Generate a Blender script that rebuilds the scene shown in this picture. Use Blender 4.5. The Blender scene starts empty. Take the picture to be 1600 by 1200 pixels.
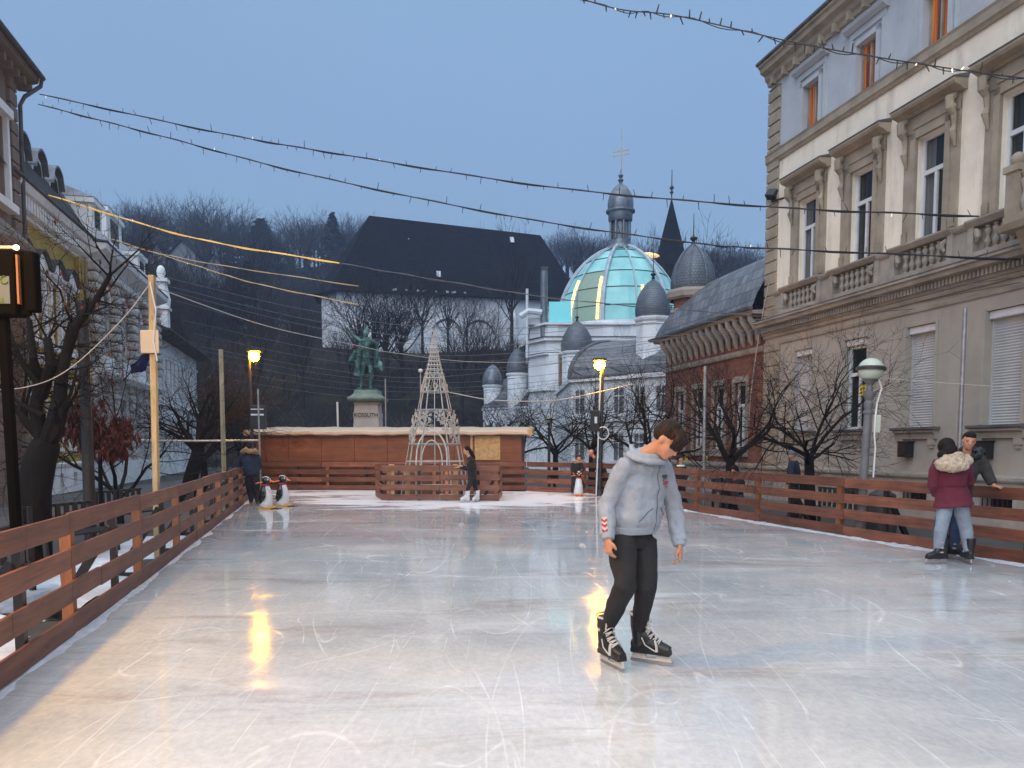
import bpy, bmesh, math, random
from mathutils import Vector, Matrix, noise
V = Vector
R = math.radians
PI = math.pi
sc = bpy.context.scene
COL = sc.collection

# ------------------------------------------------------------------ camera
FPX, CX, CY, HY, EYE = 1200.0, 800.0, 782.0, 697.0, 1.55
PH = math.atan((CY - HY) / FPX)
cam = bpy.data.cameras.new('camera')
camo = bpy.data.objects.new('camera', cam); COL.objects.link(camo)
cam.sensor_width = 36.0; cam.lens = 36.0 * FPX / 1600.0
cam.shift_y = (CY - 600.0) / 1600.0
cam.clip_start = 0.05; cam.clip_end = 3000
camo.location = (0, 0, EYE); camo.rotation_euler = (PI / 2 - PH, 0, 0)
sc.camera = camo

# ------------------------------------------------------------------ world
world = bpy.data.worlds.new('World'); sc.world = world; world.use_nodes = True
wn = world.node_tree.nodes; wl = world.node_tree.links
bg = wn['Background']
tc = wn.new('ShaderNodeTexCoord'); sep = wn.new('ShaderNodeSeparateXYZ')
wl.new(tc.outputs['Generated'], sep.inputs[0])
cr = wn.new('ShaderNodeValToRGB')
for e in list(cr.color_ramp.elements)[1:]: cr.color_ramp.elements.remove(e)
stops = [(0.0, (0.18, 0.27, 0.375)), (0.18, (0.215, 0.33, 0.465)), (0.36, (0.205, 0.32, 0.495)),
         (0.50, (0.21, 0.33, 0.50)), (0.75, (0.70, 0.84, 1.02)), (1.0, (1.1, 1.22, 1.36))]
cr.color_ramp.elements[0].position = 0; cr.color_ramp.elements[0].color = (*stops[0][1], 1)
for p, c in stops[1:]:
    e = cr.color_ramp.elements.new(p); e.color = (*c, 1)
wl.new(sep.outputs['Z'], cr.inputs[0])
nz = wn.new('ShaderNodeTexNoise'); nz.inputs['Scale'].default_value = 1.6; nz.inputs['Detail'].default_value = 3
wl.new(tc.outputs['Generated'], nz.inputs['Vector'])
mr = wn.new('ShaderNodeMapRange'); mr.inputs[3].default_value = 0.92; mr.inputs[4].default_value = 1.08
wl.new(nz.outputs['Fac'], mr.inputs[0])
mx = wn.new('ShaderNodeVectorMath'); mx.operation = 'SCALE'
wl.new(cr.outputs[0], mx.inputs[0]); wl.new(mr.outputs[0], mx.inputs['Scale'])
sky = wn.new('ShaderNodeTexSky'); sky.sky_type = 'NISHITA'; sky.sun_disc = False
sky.sun_elevation = R(2.0); sky.sun_rotation = R(200); sky.dust_density = 0.5; sky.ozone_density = 4
sk2 = wn.new('ShaderNodeVectorMath'); sk2.operation = 'SCALE'; sk2.inputs['Scale'].default_value = 0.015
wl.new(sky.outputs[0], sk2.inputs[0])
ad = wn.new('ShaderNodeVectorMath'); ad.operation = 'ADD'
wl.new(mx.outputs[0], ad.inputs[0]); wl.new(sk2.outputs[0], ad.inputs[1])
wl.new(ad.outputs[0], bg.inputs['Color'])
bg.inputs['Strength'].default_value = 1.0

# soft dusk sun behind thick cloud
sl = bpy.data.lights.new('sun', 'SUN'); sl.energy = 1.5; sl.angle = R(60); sl.color = (.93, 0.96, 1.0)
so = bpy.data.objects.new('sun', sl); COL.objects.link(so); so.rotation_euler = (R(52), 0, R(-22))
sc.view_settings.view_transform = 'Standard'; sc.view_settings.look = 'None'
sc.view_settings.exposure = 0.35; sc.view_settings.gamma = 1.0
sc.render.engine = 'CYCLES'
sc.cycles.volume_bounces = 0; sc.cycles.max_bounces = 6; sc.cycles.transparent_max_bounces = 8
sc.cycles.sample_clamp_indirect = 4.0

# ------------------------------------------------------------------ measuring helpers (pixel of photo -> place in the scene)
_c, _s = math.cos(PH), math.sin(PH)
def ray(px, py):
    x = (px - CX) / FPX; u = -(py - CY) / FPX
    return (x, _c + _s * u, -_s + _c * u)
def P(px, py, D):
    r = ray(px, py); k = D / r[1]; return V((r[0] * k, D, EYE + r[2] * k))
def G(px, py, z=0):
    r = ray(px, py); k = (z - EYE) / r[2]; return V((r[0] * k, r[1] * k, z))

# ------------------------------------------------------------------ mesh builder
class MB:
    def __init__(s): s.v = []; s.f = []; s.m = []
    def add(s, vs, fs, m=0):
        o = len(s.v); s.v += [tuple(v) for v in vs]
        for f in fs: s.f.append([i + o for i in f]); s.m.append(m)
        return s
    def quad(s, a, b, c, d, m=0): return s.add([a, b, c, d], [(0, 1, 2, 3)], m)
    def box(s, x0, x1, y0, y1, z0, z1, m=0, M=None):
        vs = [V((x, y, z)) for x in (x0, x1) for y in (y0, y1) for z in (z0, z1)]
        if M: vs = [M @ v for v in vs]
        return s.add(vs, [(0, 1, 3, 2), (4, 6, 7, 5), (0, 4, 5, 1), (2, 3, 7, 6), (0, 2, 6, 4), (1, 5, 7, 3)], m)
    def bar(s, a, b, w, h, m=0, up=(0, 0, 1)):
        a, b = V(a), V(b); d = (b - a).normalized(); u = V(up)
        sd = d.cross(u)
        if sd.length < 1e-4: sd = d.cross(V((1, 0, 0)))
        sd.normalize(); u = sd.cross(d)
        vs = []
        for p in (a, b):
            for i, j in ((-1, -1), (1, -1), (1, 1), (-1, 1)):
                vs.append(p + sd * (i * w / 2) + u * (j * h / 2))
        return s.add(vs, [(3, 2, 1, 0), (4, 5, 6, 7), (0, 1, 5, 4), (1, 2, 6, 5), (2, 3, 7, 6), (3, 0, 4, 7)], m)
    def tube(s, pts, rad, n=8, m=0, cap=True, ref=None):
        pts = [V(p) for p in pts]; N = len(pts)
        if not isinstance(rad, list): rad = [rad] * N
        t = [(pts[min(i + 1, N - 1)] - pts[max(i - 1, 0)]).normalized() for i in range(N)]
        a = V(ref) if ref else (V((0, 0, 1)) if abs(t[0].z) < 0.9 else V((1, 0, 0)))
        vs = []; u = a
        for i in range(N):
            u = u - t[i] * u.dot(t[i])
            if u.length < 1e-5: u = t[i].orthogonal()
            u.normalize(); w = t[i].cross(u)
            r = rad[i]; ra, rb = r if isinstance(r, (tuple, list)) else (r, r)
            for k in range(n):
                an = 2 * PI * k / n
                vs.append(pts[i] + u * (math.cos(an) * ra) + w * (math.sin(an) * rb))
        fs = [(i * n + k, i * n + (k + 1) % n, (i + 1) * n + (k + 1) % n, (i + 1) * n + k) for i in range(N - 1) for k in range(n)]
        if cap: fs += [tuple(range(n - 1, -1, -1)), tuple((N - 1) * n + k for k in range(n))]
        return s.add(vs, fs, m)
    def lathe(s, prof, n=24, c=(0, 0, 0), m=0, a0=0, a1=2 * PI, sx=1, sy=1, M=None):
        c = V(c); full = abs(a1 - a0) > 2 * PI - 1e-3; k = n if full else n + 1
        vs = []
        for r, z in prof:
            for i in range(k):
                a = a0 + (a1 - a0) * i / n
                p = V((r * math.cos(a) * sx, r * math.sin(a) * sy, z))
                vs.append((M @ p if M else p) + c)
        fs = []
        for j in range(len(prof) - 1):
            for i in range(n):
                i2 = (i + 1) % k
                fs.append((j * k + i, j * k + i2, (j + 1) * k + i2, (j + 1) * k + i))
        return s.add(vs, fs, m)
    def ell(s, c, r, n=16, m=0, M=None):
        prof = [(math.sin(PI * i / n), -math.cos(PI * i / n)) for i in range(n + 1)]
        prof[0] = (0.02, prof[0][1]); prof[-1] = (0.02, prof[-1][1])
        k = len(s.v); S = Matrix.Diagonal((r[0], r[1], r[2])) if not isinstance(r, (int, float)) else Matrix.Diagonal((r, r, r))
        MM = (M.to_3x3() @ S) if M else S
        s.lathe(prof, max(8, n + n // 2), c, m, M=MM)
        o = len(s.v); nn = max(8, n + n // 2)
        s.f.append([k + i for i in range(nn - 1, -1, -1)]); s.m.append(m)
        s.f.append([o - nn + i for i in range(nn)]); s.m.append(m)
        return s
    def ext(s, prof, x0, x1, m=0, cap=True):
        """profile in (y,z) swept along x"""
        n = len(prof); vs = [(x0, y, z) for y, z in prof] + [(x1, y, z) for y, z in prof]
        fs = [(i, (i + 1) % n, n + (i + 1) % n, n + i) for i in range(n)]
        if cap: fs += [tuple(range(n - 1, -1, -1)), tuple(range(n, 2 * n))]
        return s.add(vs, fs, m)
    def exty(s, prof, y0, y1, m=0):
        """outline in (x,z) swept along y"""
        n = len(prof); vs = [(x, y0, z) for x, z in prof] + [(x, y1, z) for x, z in prof]
        fs = [(i, (i + 1) % n, n + (i + 1) % n, n + i) for i in range(n)] + [tuple(range(n - 1, -1, -1)), tuple(range(n, 2 * n))]
        return s.add(vs, fs, m)
    def extz(s, prof, z0, z1, m=0):
        n = len(prof); vs = [(x, y, z0) for x, y in prof] + [(x, y, z1) for x, y in prof]
        fs = [(i, (i + 1) % n, n + (i + 1) % n, n + i) for i in range(n)] + [tuple(range(n - 1, -1, -1)), tuple(range(n, 2 * n))]
        return s.add(vs, fs, m)
    def join(s, o, M=None, m=0):
        k = len(s.v); s.v += [tuple(M @ V(v)) if M else v for v in o.v]
        s.f += [[i + k for i in f] for f in o.f]; s.m += [i + m for i in o.m]; return s
    def mesh(s, name, mats, smooth=False, ang=None):
        me = bpy.data.meshes.new(name); me.from_pydata(s.v, [], s.f)
        for mt in (mats if isinstance(mats, (list, tuple)) else [mats]): me.materials.append(mt)
        if any(s.m): me.polygons.foreach_set('material_index', s.m)
        if smooth: me.polygons.foreach_set('use_smooth', [True] * len(s.f))
        me.update()
        bm = bmesh.new(); bm.from_mesh(me); bmesh.ops.recalc_face_normals(bm, faces=bm.faces)
        if smooth:
            for e in bm.edges:
                if len(e.link_faces) == 2 and e.calc_face_angle(0) > R(ang or 40): e.smooth = False
        bm.to_mesh(me); bm.free(); return me
    def obj(s, name, mats, parent=None, smooth=False, loc=None, rot=None, ang=None, bevel=0, raw=False):
        if raw:
            me = bpy.data.meshes.new(name); me.from_pydata(s.v, [], s.f)
            for mt in (mats if isinstance(mats, (list, tuple)) else [mats]): me.materials.append(mt)
            if any(s.m): me.polygons.foreach_set('material_index', s.m)
            me.update()
        else: me = s.mesh(name, mats, smooth, ang)
        return link(name, me, parent, loc, rot, bevel)

def link(name, me, parent=None, loc=None, rot=None, bevel=0):
    o = bpy.data.objects.new(name, me); COL.objects.link(o)
    if parent: o.parent = parent
    if loc is not None: o.location = loc
    if rot is not None: o.rotation_euler = rot
    if bevel:
        b = o.modifiers.new('bevel', 'BEVEL'); b.width = bevel; b.segments = 2; b.limit_method = 'ANGLE'; b.angle_limit = R(40)
    return o
def tag(o, label=None, cat=None, group=None, kind=None):
    if label: o['label'] = label
    if cat: o['category'] = cat
    if group: o['group'] = group
    if kind: o['kind'] = kind
    return o
def thing(name, label, cat, loc=(0, 0, 0), rotz=0, group=None, kind=None):
    o = link(name, None, None, loc, (0, 0, rotz)); return tag(o, label, cat, group, kind)
def dup(root, loc=None, rotz=None, label=None, group=None):
    r = root.copy(); COL.objects.link(r)
    if loc is not None: r.location = loc
    if rotz is not None: r.rotation_euler = (0, 0, rotz)
    if label: r['label'] = label
    if group: r['group'] = group
    for ch in KIDS(root):
        c = ch.copy(); COL.objects.link(c); c.parent = r
        for g in KIDS(ch):
            d = g.copy(); COL.objects.link(d); d.parent = c
    return r
def KIDS(o): return [x for x in o.children]

# ------------------------------------------------------------------ materials
def _nt(name):
    m = bpy.data.materials.new(name); m.use_nodes = True
    nt = m.node_tree; b = nt.nodes['Principled BSDF']; return m, nt, b
def _n(nt, t, **kw):
    n = nt.nodes.new(t)
    for k, v in kw.items():
        if k in n.inputs: n.inputs[k].default_value = v
        else: setattr(n, k, v)
    return n
def _map(nt, scale=(1, 1, 1), rot=(0, 0, 0), kind='Object'):
    tc = nt.nodes.new('ShaderNodeTexCoord'); mp = nt.nodes.new('ShaderNodeMapping')
    mp.inputs['Scale'].default_value = scale; mp.inputs['Rotation'].default_value = rot
    nt.links.new(tc.outputs[kind], mp.inputs[0]); return mp
def _ramp(nt, fac, stops):
    r = nt.nodes.new('ShaderNodeValToRGB'); el = r.color_ramp.elements
    el[0].position, el[0].color = stops[0][0], (*stops[0][1], 1)
    el[1].position, el[1].color = stops[-1][0], (*stops[-1][1], 1)
    for p, c in stops[1:-1]:
        e = el.new(p); e.color = (*c, 1)
    nt.links.new(fac, r.inputs[0]); return r
def mul(c, k): return tuple(min(1, x * k) for x in c)
def mat(name, col, rough=0.8, var=0.18, s=2.0, bump=0.0, bs=30.0, metal=0.0, col2=None, st=(1, 1, 1), spec=0.5, coat=0.0, det=6):
    m, nt, b = _nt(name); L = nt.links
    mp = _map(nt, st)
    n1 = _n(nt, 'ShaderNodeTexNoise', Scale=s, Detail=det, Roughness=0.62); L.new(mp.outputs[0], n1.inputs['Vector'])
    lo, hi = mul(col, 1 - var), (col2 or mul(col, 1 + var))
    r = _ramp(nt, n1.outputs['Fac'], [(0.3, lo), (0.5, col), (0.7, hi)])
    L.new(r.outputs[0], b.inputs['Base Color'])
    b.inputs['Roughness'].default_value = rough; b.inputs['Metallic'].default_value = metal
    b.inputs['Specular IOR Level'].default_value = spec; b.inputs['Coat Weight'].default_value = coat
    if bump:
        n2 = _n(nt, 'ShaderNodeTexNoise', Scale=bs, Detail=4.0); L.new(mp.outputs[0], n2.inputs['Vector'])
        bp = _n(nt, 'ShaderNodeBump', Strength=bump, Distance=0.02); L.new(n2.outputs['Fac'], bp.inputs['Height'])
        L.new(bp.outputs[0], b.inputs['Normal'])
    return m
def plaster(name, col, dirt=(0.12, 0.10, 0.08), amt=0.55, rough=0.85):
    """painted plaster with rain streaks and patches (facade local x,z)"""
    m, nt, b = _nt(name); L = nt.links
    n1 = _n(nt, 'ShaderNodeTexNoise', Scale=0.9, Detail=7.0, Roughness=0.65); L.new(_map(nt, (1, 1, 1)).outputs[0], n1.inputs['Vector'])
    base = _ramp(nt, n1.outputs['Fac'], [(0.3, mul(col, 0.84)), (0.55, col), (0.75, mul(col, 1.1))])
    n2 = _n(nt, 'ShaderNodeTexNoise', Scale=1.0, Detail=8.0, Roughness=0.7); L.new(_map(nt, (2.2, 2.2, 0.35)).outputs[0], n2.inputs['Vector'])
    msk = _ramp(nt, n2.outputs['Fac'], [(0.52, (0, 0, 0)), (0.8, (amt, amt, amt))])
    mx = _n(nt, 'ShaderNodeMix', data_type='RGBA'); L.new(msk.outputs[0], mx.inputs[0])
    L.new(base.outputs[0], mx.inputs[6]); mx.inputs[7].default_value = (*dirt, 1)
    L.new(mx.outputs[2], b.inputs['Base Color']); b.inputs['Roughness'].default_value = rough
    n3 = _n(nt, 'ShaderNodeTexNoise', Scale=26.0, Detail=5.0); L.new(_map(nt).outputs[0], n3.inputs['Vector'])
    bp = _n(nt, 'ShaderNodeBump', Strength=0.25, Distance=0.01); L.new(n3.outputs['Fac'], bp.inputs['Height']); L.new(bp.outputs[0], b.inputs['Normal'])
    return m
def brick(name, c1, c2, mortar, w=0.27, h=0.085, rough=0.85, ms=0.012, off=0.5, axes='xz', bump=0.5, metal=0.0):
    m, nt, b = _nt(name); L = nt.links
    tc = nt.nodes.new('ShaderNodeTexCoord'); sp = nt.nodes.new('ShaderNodeSeparateXYZ'); cb = nt.nodes.new('ShaderNodeCombineXYZ')
    L.new(tc.outputs['Object'], sp.inputs[0])
    if axes == 'xz':
        ad = _n(nt, 'ShaderNodeMath', operation='ADD'); L.new(sp.outputs['X'], ad.inputs[0]); L.new(sp.outputs['Y'], ad.inputs[1])
        L.new(ad.outputs[0], cb.inputs[0])
    elif axes == 'rz':      # round things: angle and height
        at = _n(nt, 'ShaderNodeMath', operation='ARCTAN2'); L.new(sp.outputs['Y'], at.inputs[0]); L.new(sp.outputs['X'], at.inputs[1])
        L.new(at.outputs[0], cb.inputs[0])
    else: L.new(sp.outputs['X'], cb.inputs[0])
    L.new(sp.outputs['Z'], cb.inputs[1])
    bt = _n(nt, 'ShaderNodeTexBrick', Scale=1.0, offset=off)
    bt.inputs['Color1'].default_value = (*c1, 1); bt.inputs['Color2'].default_value = (*c2, 1); bt.inputs['Mortar'].default_value = (*mortar, 1)
    bt.inputs['Brick Width'].default_value = w; bt.inputs['Row Height'].default_value = h; bt.inputs['Mortar Size'].default_value = ms
    L.new(cb.outputs[0], bt.inputs['Vector'])
    n1 = _n(nt, 'ShaderNodeTexNoise', Scale=1.1, Detail=8.0, Roughness=0.7); L.new(tc.outputs['Object'], n1.inputs['Vector'])
    r = _ramp(nt, n1.outputs['Fac'], [(0.3, (0.6, 0.6, 0.6)), (0.7, (1.15, 1.15, 1.15))])
    mx = _n(nt, 'ShaderNodeMix', data_type='RGBA', blend_type='MULTIPLY'); mx.inputs[0].default_value = 1
    L.new(bt.outputs['Color'], mx.inputs[6]); L.new(r.outputs[0], mx.inputs[7]); L.new(mx.outputs[2], b.inputs['Base Color'])
    b.inputs['Roughness'].default_value = rough; b.inputs['Metallic'].default_value = metal
    bp = _n(nt, 'ShaderNodeBump', Strength=bump, Distance=0.02, invert=True); L.new(bt.outputs['Fac'], bp.inputs['Height']); L.new(bp.outputs[0], b.inputs['Normal'])
    return m
def wood(name, col, dark=None, rough=0.6, s=1.0, axis=0):
    m, nt, b = _nt(name); L = nt.links
    st = [14 * s, 14 * s, 14 * s]; st[axis] = 0.8 * s
    n1 = _n(nt, 'ShaderNodeTexNoise', Scale=1.3, Detail=8.0, Roughness=0.7, Distortion=0.6); L.new(_map(nt, st).outputs[0], n1.inputs['Vector'])
    dk = dark or mul(col, 0.5)
    r = _ramp(nt, n1.outputs['Fac'], [(0.28, dk), (0.5, col), (0.72, mul(col, 1.35))])
    st2 = [3, 3, 3]; st2[axis] = 0.9
    v = _n(nt, 'ShaderNodeTexVoronoi', Scale=1.6); L.new(_map(nt, [q * 1.5 for q in st2]).outputs[0], v.inputs['Vector'])
    k = _ramp(nt, v.outputs['Distance'], [(0.03, (0.25, 0.2, 0.18)), (0.12, (1, 1, 1))])
    mx = _n(nt, 'ShaderNodeMix', data_type='RGBA', blend_type='MULTIPLY'); mx.inputs[0].default_value = 0.8
    L.new(r.outputs[0], mx.inputs[6]); L.new(k.outputs[0], mx.inputs[7])
    n4 = _n(nt, 'ShaderNodeTexNoise', Scale=2.3, Detail=4.0); L.new(_map(nt).outputs[0], n4.inputs['Vector'])
    k2 = _ramp(nt, n4.outputs['Fac'], [(0.3, (0.7, 0.7, 0.7)), (0.7, (1.15, 1.15, 1.15))])
    m2 = _n(nt, 'ShaderNodeMix', data_type='RGBA', blend_type='MULTIPLY'); m2.inputs[0].default_value = 1
    L.new(mx.outputs[2], m2.inputs[6]); L.new(k2.outputs[0], m2.inputs[7])
    oi = nt.nodes.new('ShaderNodeObjectInfo'); k3 = _ramp(nt, oi.outputs['Random'], [(0, (.72, .70, .70)), (.5, (1, 1, 1)), (1, (1.22, 1.2, 1.16))])
    m3 = _n(nt, 'ShaderNodeMix', data_type='RGBA', blend_type='MULTIPLY'); m3.inputs[0].default_value = 1
    L.new(m2.outputs[2], m3.inputs[6]); L.new(k3.outputs[0], m3.inputs[7]); L.new(m3.outputs[2], b.inputs['Base Color'])
    sc_n = _n(nt, 'ShaderNodeMath', operation='MULTIPLY'); sc_n.inputs[1].default_value = 37.0; L.new(oi.outputs['Random'], sc_n.inputs[0])
    for nd in nt.nodes:
        if nd.type == 'MAPPING': L.new(sc_n.outputs[0], nd.inputs['Location'])
    b.inputs['Roughness'].default_value = rough
    bp = _n(nt, 'ShaderNodeBump', Strength=0.4, Distance=0.01); L.new(n1.outputs['Fac'], bp.inputs['Height']); L.new(bp.outputs[0], b.inputs['Normal'])
    return m
def emit(name, col, st, base=None):
    m, nt, b = _nt(name); b.inputs['Base Color'].default_value = (*(base or col), 1)
    b.inputs['Emission Color'].default_value = (*col, 1); b.inputs['Emission Strength'].default_value = st
    n = _n(nt, 'ShaderNodeTexNoise', Scale=3.0); r = _ramp(nt, n.outputs['Fac'], [(0.2, mul(col, .8)), (0.8, col)])
    nt.links.new(_map(nt).outputs[0], n.inputs['Vector']); nt.links.new(r.outputs[0], b.inputs['Emission Color'])
    return m

M = {}
M['glass'] = mat('window_glass', (0.025, 0.03, 0.035), rough=0.06, var=0.5, s=0.6); M['glass'].node_tree.nodes['Principled BSDF'].inputs['Alpha'].default_value = .55
M['white'] = mat('white_paint', (0.62, 0.64, 0.67), rough=0.45, var=0.1, s=4, bump=0.1)
M['black'] = mat('black_plastic', (0.012, 0.012, 0.014), rough=0.4, var=0.3, s=5)
M['iron'] = mat('dark_iron', (0.03, 0.03, 0.032), rough=0.5, var=0.4, s=6, bump=0.1)
M['steel'] = mat('galvanised_steel', (0.30, 0.31, 0.33), rough=0.45, var=0.25, s=6, metal=0.6)
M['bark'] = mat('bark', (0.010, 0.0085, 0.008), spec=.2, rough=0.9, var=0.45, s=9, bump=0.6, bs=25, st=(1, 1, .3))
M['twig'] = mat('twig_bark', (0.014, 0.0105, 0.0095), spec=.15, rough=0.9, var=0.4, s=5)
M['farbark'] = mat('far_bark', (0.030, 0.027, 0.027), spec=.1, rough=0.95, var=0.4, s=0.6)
M['fence'] = wood('stained_fence_wood', (0.18, 0.066, 0.038), (0.07, 0.024, 0.015), rough=0.5)
M['fpost'] = wood('orange_post_wood', (0.38, 0.15, 0.06), rough=0.55, axis=2)
M['rawwood'] = wood('raw_pine', (0.55, 0.40, 0.20), rough=0.7, axis=2)
M['snow'] = mat('old_snow', (0.52, 0.57, 0.64), rough=0.55, var=0.2, s=7, bump=0.8, bs=18)
M['slate'] = brick('slate_roof', (0.020, 0.022, 0.028), (0.032, 0.033, 0.04), (0.012, 0.012, 0.015), w=0.6, h=0.4, ms=0.02, rough=0.75)
M['zinc'] = mat('weathered_zinc', (0.16, 0.18, 0.21), rough=0.45, var=0.35, s=2.2, bump=0.2, bs=8, metal=0.5)
M['dark'] = mat('dark_opening', (0.008, 0.008, 0.010), rough=0.8, var=0.2)
M['asph'] = mat('pavement_setts', (0.05, 0.047, 0.044), rough=0.75, var=0.35, s=1.2, bump=0.4, bs=14)
# ------------------------------------------------------------------ ice, ground, hill
def ice_mat():
    m, nt, b = _nt('rink_ice'); L = nt.links
    mp = _map(nt)
    def noi(sc_, det=6.0, st=(1, 1, 1), rot=(0, 0, 0), dist=0.0, rg=0.6):
        n = _n(nt, 'ShaderNodeTexNoise', Scale=sc_, Detail=det, Distortion=dist, Roughness=rg)
        L.new(_map(nt, st, rot).outputs[0], n.inputs['Vector']); return n.outputs['Fac']
    def math_(op, a, c=None, **k):
        n = _n(nt, 'ShaderNodeMath', operation=op)
        for i, q in enumerate((a, c)):
            if q is None: continue
            if isinstance(q, (int, float)): n.inputs[i].default_value = q
            else: L.new(q, n.inputs[i])
        return n.outputs[0]
    base = _ramp(nt, noi(0.35, 7), [(0.3, (0.36, 0.40, 0.44)), (0.5, (0.53, 0.555, 0.565)), (0.7, (0.69, 0.69, 0.675))])
    # brown smears of dirt dragged by skates
    sm = _ramp(nt, noi(0.6, 9, (0.55, 2.2, 1), (0, 0, 0.15), 0.7, 0.7), [(0.54, (0, 0, 0)), (0.70, (.8, .8, .8))])
    mx = _n(nt, 'ShaderNodeMix', data_type='RGBA'); L.new(sm.outputs[0], mx.inputs[0]); L.new(base.outputs[0], mx.inputs[6])
    mx.inputs[7].default_value = (0.34, 0.29, 0.24, 1)
    # skate scratches: thin contour lines of warped noises
    scr = None
    # (scale, stretch, turn, width, how many contours, strength)
    for (s_, st, rz, w, kk, amp) in ((0.30, (1, 1, 1), 0.0, 0.02, 9, 1), (0.5, (1, .2, 1), 0.5, 0.03, 16, .8), (0.5, (1, .16, 1), 1.35, 0.03, 16, .8), (0.5, (1, .2, 1), 2.3, 0.03, 16, .8), (0.9, (1, .15, 1), 2.8, 0.04, 18, .7), (0.8, (1, .14, 1), 1.8, 0.04, 18, .7), (1.6, (1, .12, 1), 0.95, 0.06, 16, .6), (1.6, (1, .12, 1), 2.55, 0.06, 16, .6)):
        f = noi(s_, 0.0, st, (0, 0, rz), 0.0)
        a = math_('ABSOLUTE', math_('SINE', math_('MULTIPLY', f, float(kk))))
        g = _n(nt, 'ShaderNodeMapRange', clamp=True); g.inputs[1].default_value = 0; g.inputs[2].default_value = w; g.inputs[3].default_value = amp; g.inputs[4].default_value = 0
        L.new(a, g.inputs[0])
        brk = _ramp(nt, noi(s_ * 1.5 + .8, 4, (1, .5, 1), (0, 0, rz)), [(0.44, (0, 0, 0)), (0.64, (1, 1, 1))])
        k = math_('MULTIPLY', g.outputs[0], brk.outputs[0])
        scr = k if scr is None else math_('MAXIMUM', scr, k)
    m2 = _n(nt, 'ShaderNodeMix', data_type='RGBA'); L.new(math_('MULTIPLY', scr, 0.75), m2.inputs[0]); L.new(mx.outputs[2], m2.inputs[6])
    m2.inputs[7].default_value = (0.88, 0.9, 0.92, 1)
    fine = _ramp(nt, noi(22, 6, (1, .6, 1), (0, 0, .4), 0.3, 0.75), [(0.35, (.90, .90, .90)), (0.62, (1.07, 1.07, 1.07))])
    mf = _n(nt, 'ShaderNodeMix', data_type='RGBA', blend_type='MULTIPLY'); mf.inputs[0].default_value = 1; L.new(m2.outputs[2], mf.inputs[6]); L.new(fine.outputs[0], mf.inputs[7]); m2 = mf
    # scraped snow round the enclosure and along the boards
    sp = nt.nodes.new('ShaderNodeSeparateXYZ'); L.new(mp.outputs[0], sp.inputs[0])
    dx = math_('SUBTRACT', sp.outputs['X'], -1.6); dy = math_('SUBTRACT', sp.outputs['Y'], 22.5)
    dd = math_('SQRT', math_('ADD', math_('MULTIPLY', math_('MULTIPLY', dx, dx), 0.30), math_('MULTIPLY', math_('MULTIPLY', dy, dy), 0.50)))
    far = _n(nt, 'ShaderNodeMapRange', clamp=True); far.inputs[1].default_value = 1.2; far.inputs[2].default_value = 4.2; far.inputs[3].default_value = 0.95; far.inputs[4].default_value = -0.05
    L.new(dd, far.inputs[0])
    yy = _n(nt, 'ShaderNodeMapRange', clamp=True); yy.inputs[1].default_value = 21.0; yy.inputs[2].default_value = 25.0; yy.inputs[3].default_value = 0.0; yy.inputs[4].default_value = 0.75
    L.new(sp.outputs['Y'], yy.inputs[0])
    area = math_('MAXIMUM', far.outputs[0], yy.outputs[0])
    sn = math_('ADD', area, math_('MULTIPLY', math_('SUBTRACT', noi(1.0, 8, (0.5, 1.4, 1), (0, 0, 0), 0.5, 0.7), 0.5), 2.4))
    snm = _ramp(nt, sn, [(0.45, (0, 0, 0)), (0.75, (1, 1, 1))])
    thin = _ramp(nt, noi(0.8, 9, (0.5, 1.6, 1), (0, 0, .2), 0.4, 0.72), [(0.54, (0, 0, 0)), (0.72, (0.5, 0.5, 0.5))])
    snall = math_('MAXIMUM', snm.outputs[0], thin.outputs[0])
    m3 = _n(nt, 'ShaderNodeMix', data_type='RGBA'); L.new(snall, m3.inputs[0]); L.new(m2.outputs[2], m3.inputs[6])
    m3.inputs[7].default_value = (0.80, 0.83, 0.86, 1)
    L.new(m3.outputs[2], b.inputs['Base Color'])
    rr = _ramp(nt, noi(1.1, 7), [(0.3, (0.04,) * 3), (0.55, (0.085,) * 3), (0.75, (0.24,) * 3)])
    r2 = math_('ADD', math_('ADD', rr.outputs[0], math_('MULTIPLY', snall, 0.4)), math_('MULTIPLY', scr, 0.25))
    L.new(r2, b.inputs['Roughness']); b.inputs['IOR'].default_value = 1.36; b.inputs['Coat Weight'].default_value = .3; b.inputs['Coat IOR'].default_value = 1.33; b.inputs['Coat Roughness'].default_value = .05
    h = math_('ADD', math_('MULTIPLY', noi(5, 5, (0.6, 1.4, 1)), 0.35), math_('ADD', math_('MULTIPLY', scr, 0.12), math_('MULTIPLY', snall, math_('MULTIPLY', noi(20, 5), 1.2))))
    bp = _n(nt, 'ShaderNodeBump', Strength=0.085, Distance=0.012); L.new(h, bp.inputs['Height']); L.new(bp.outputs[0], b.inputs['Normal'])
    return m
M['ice'] = ice_mat()

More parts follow.
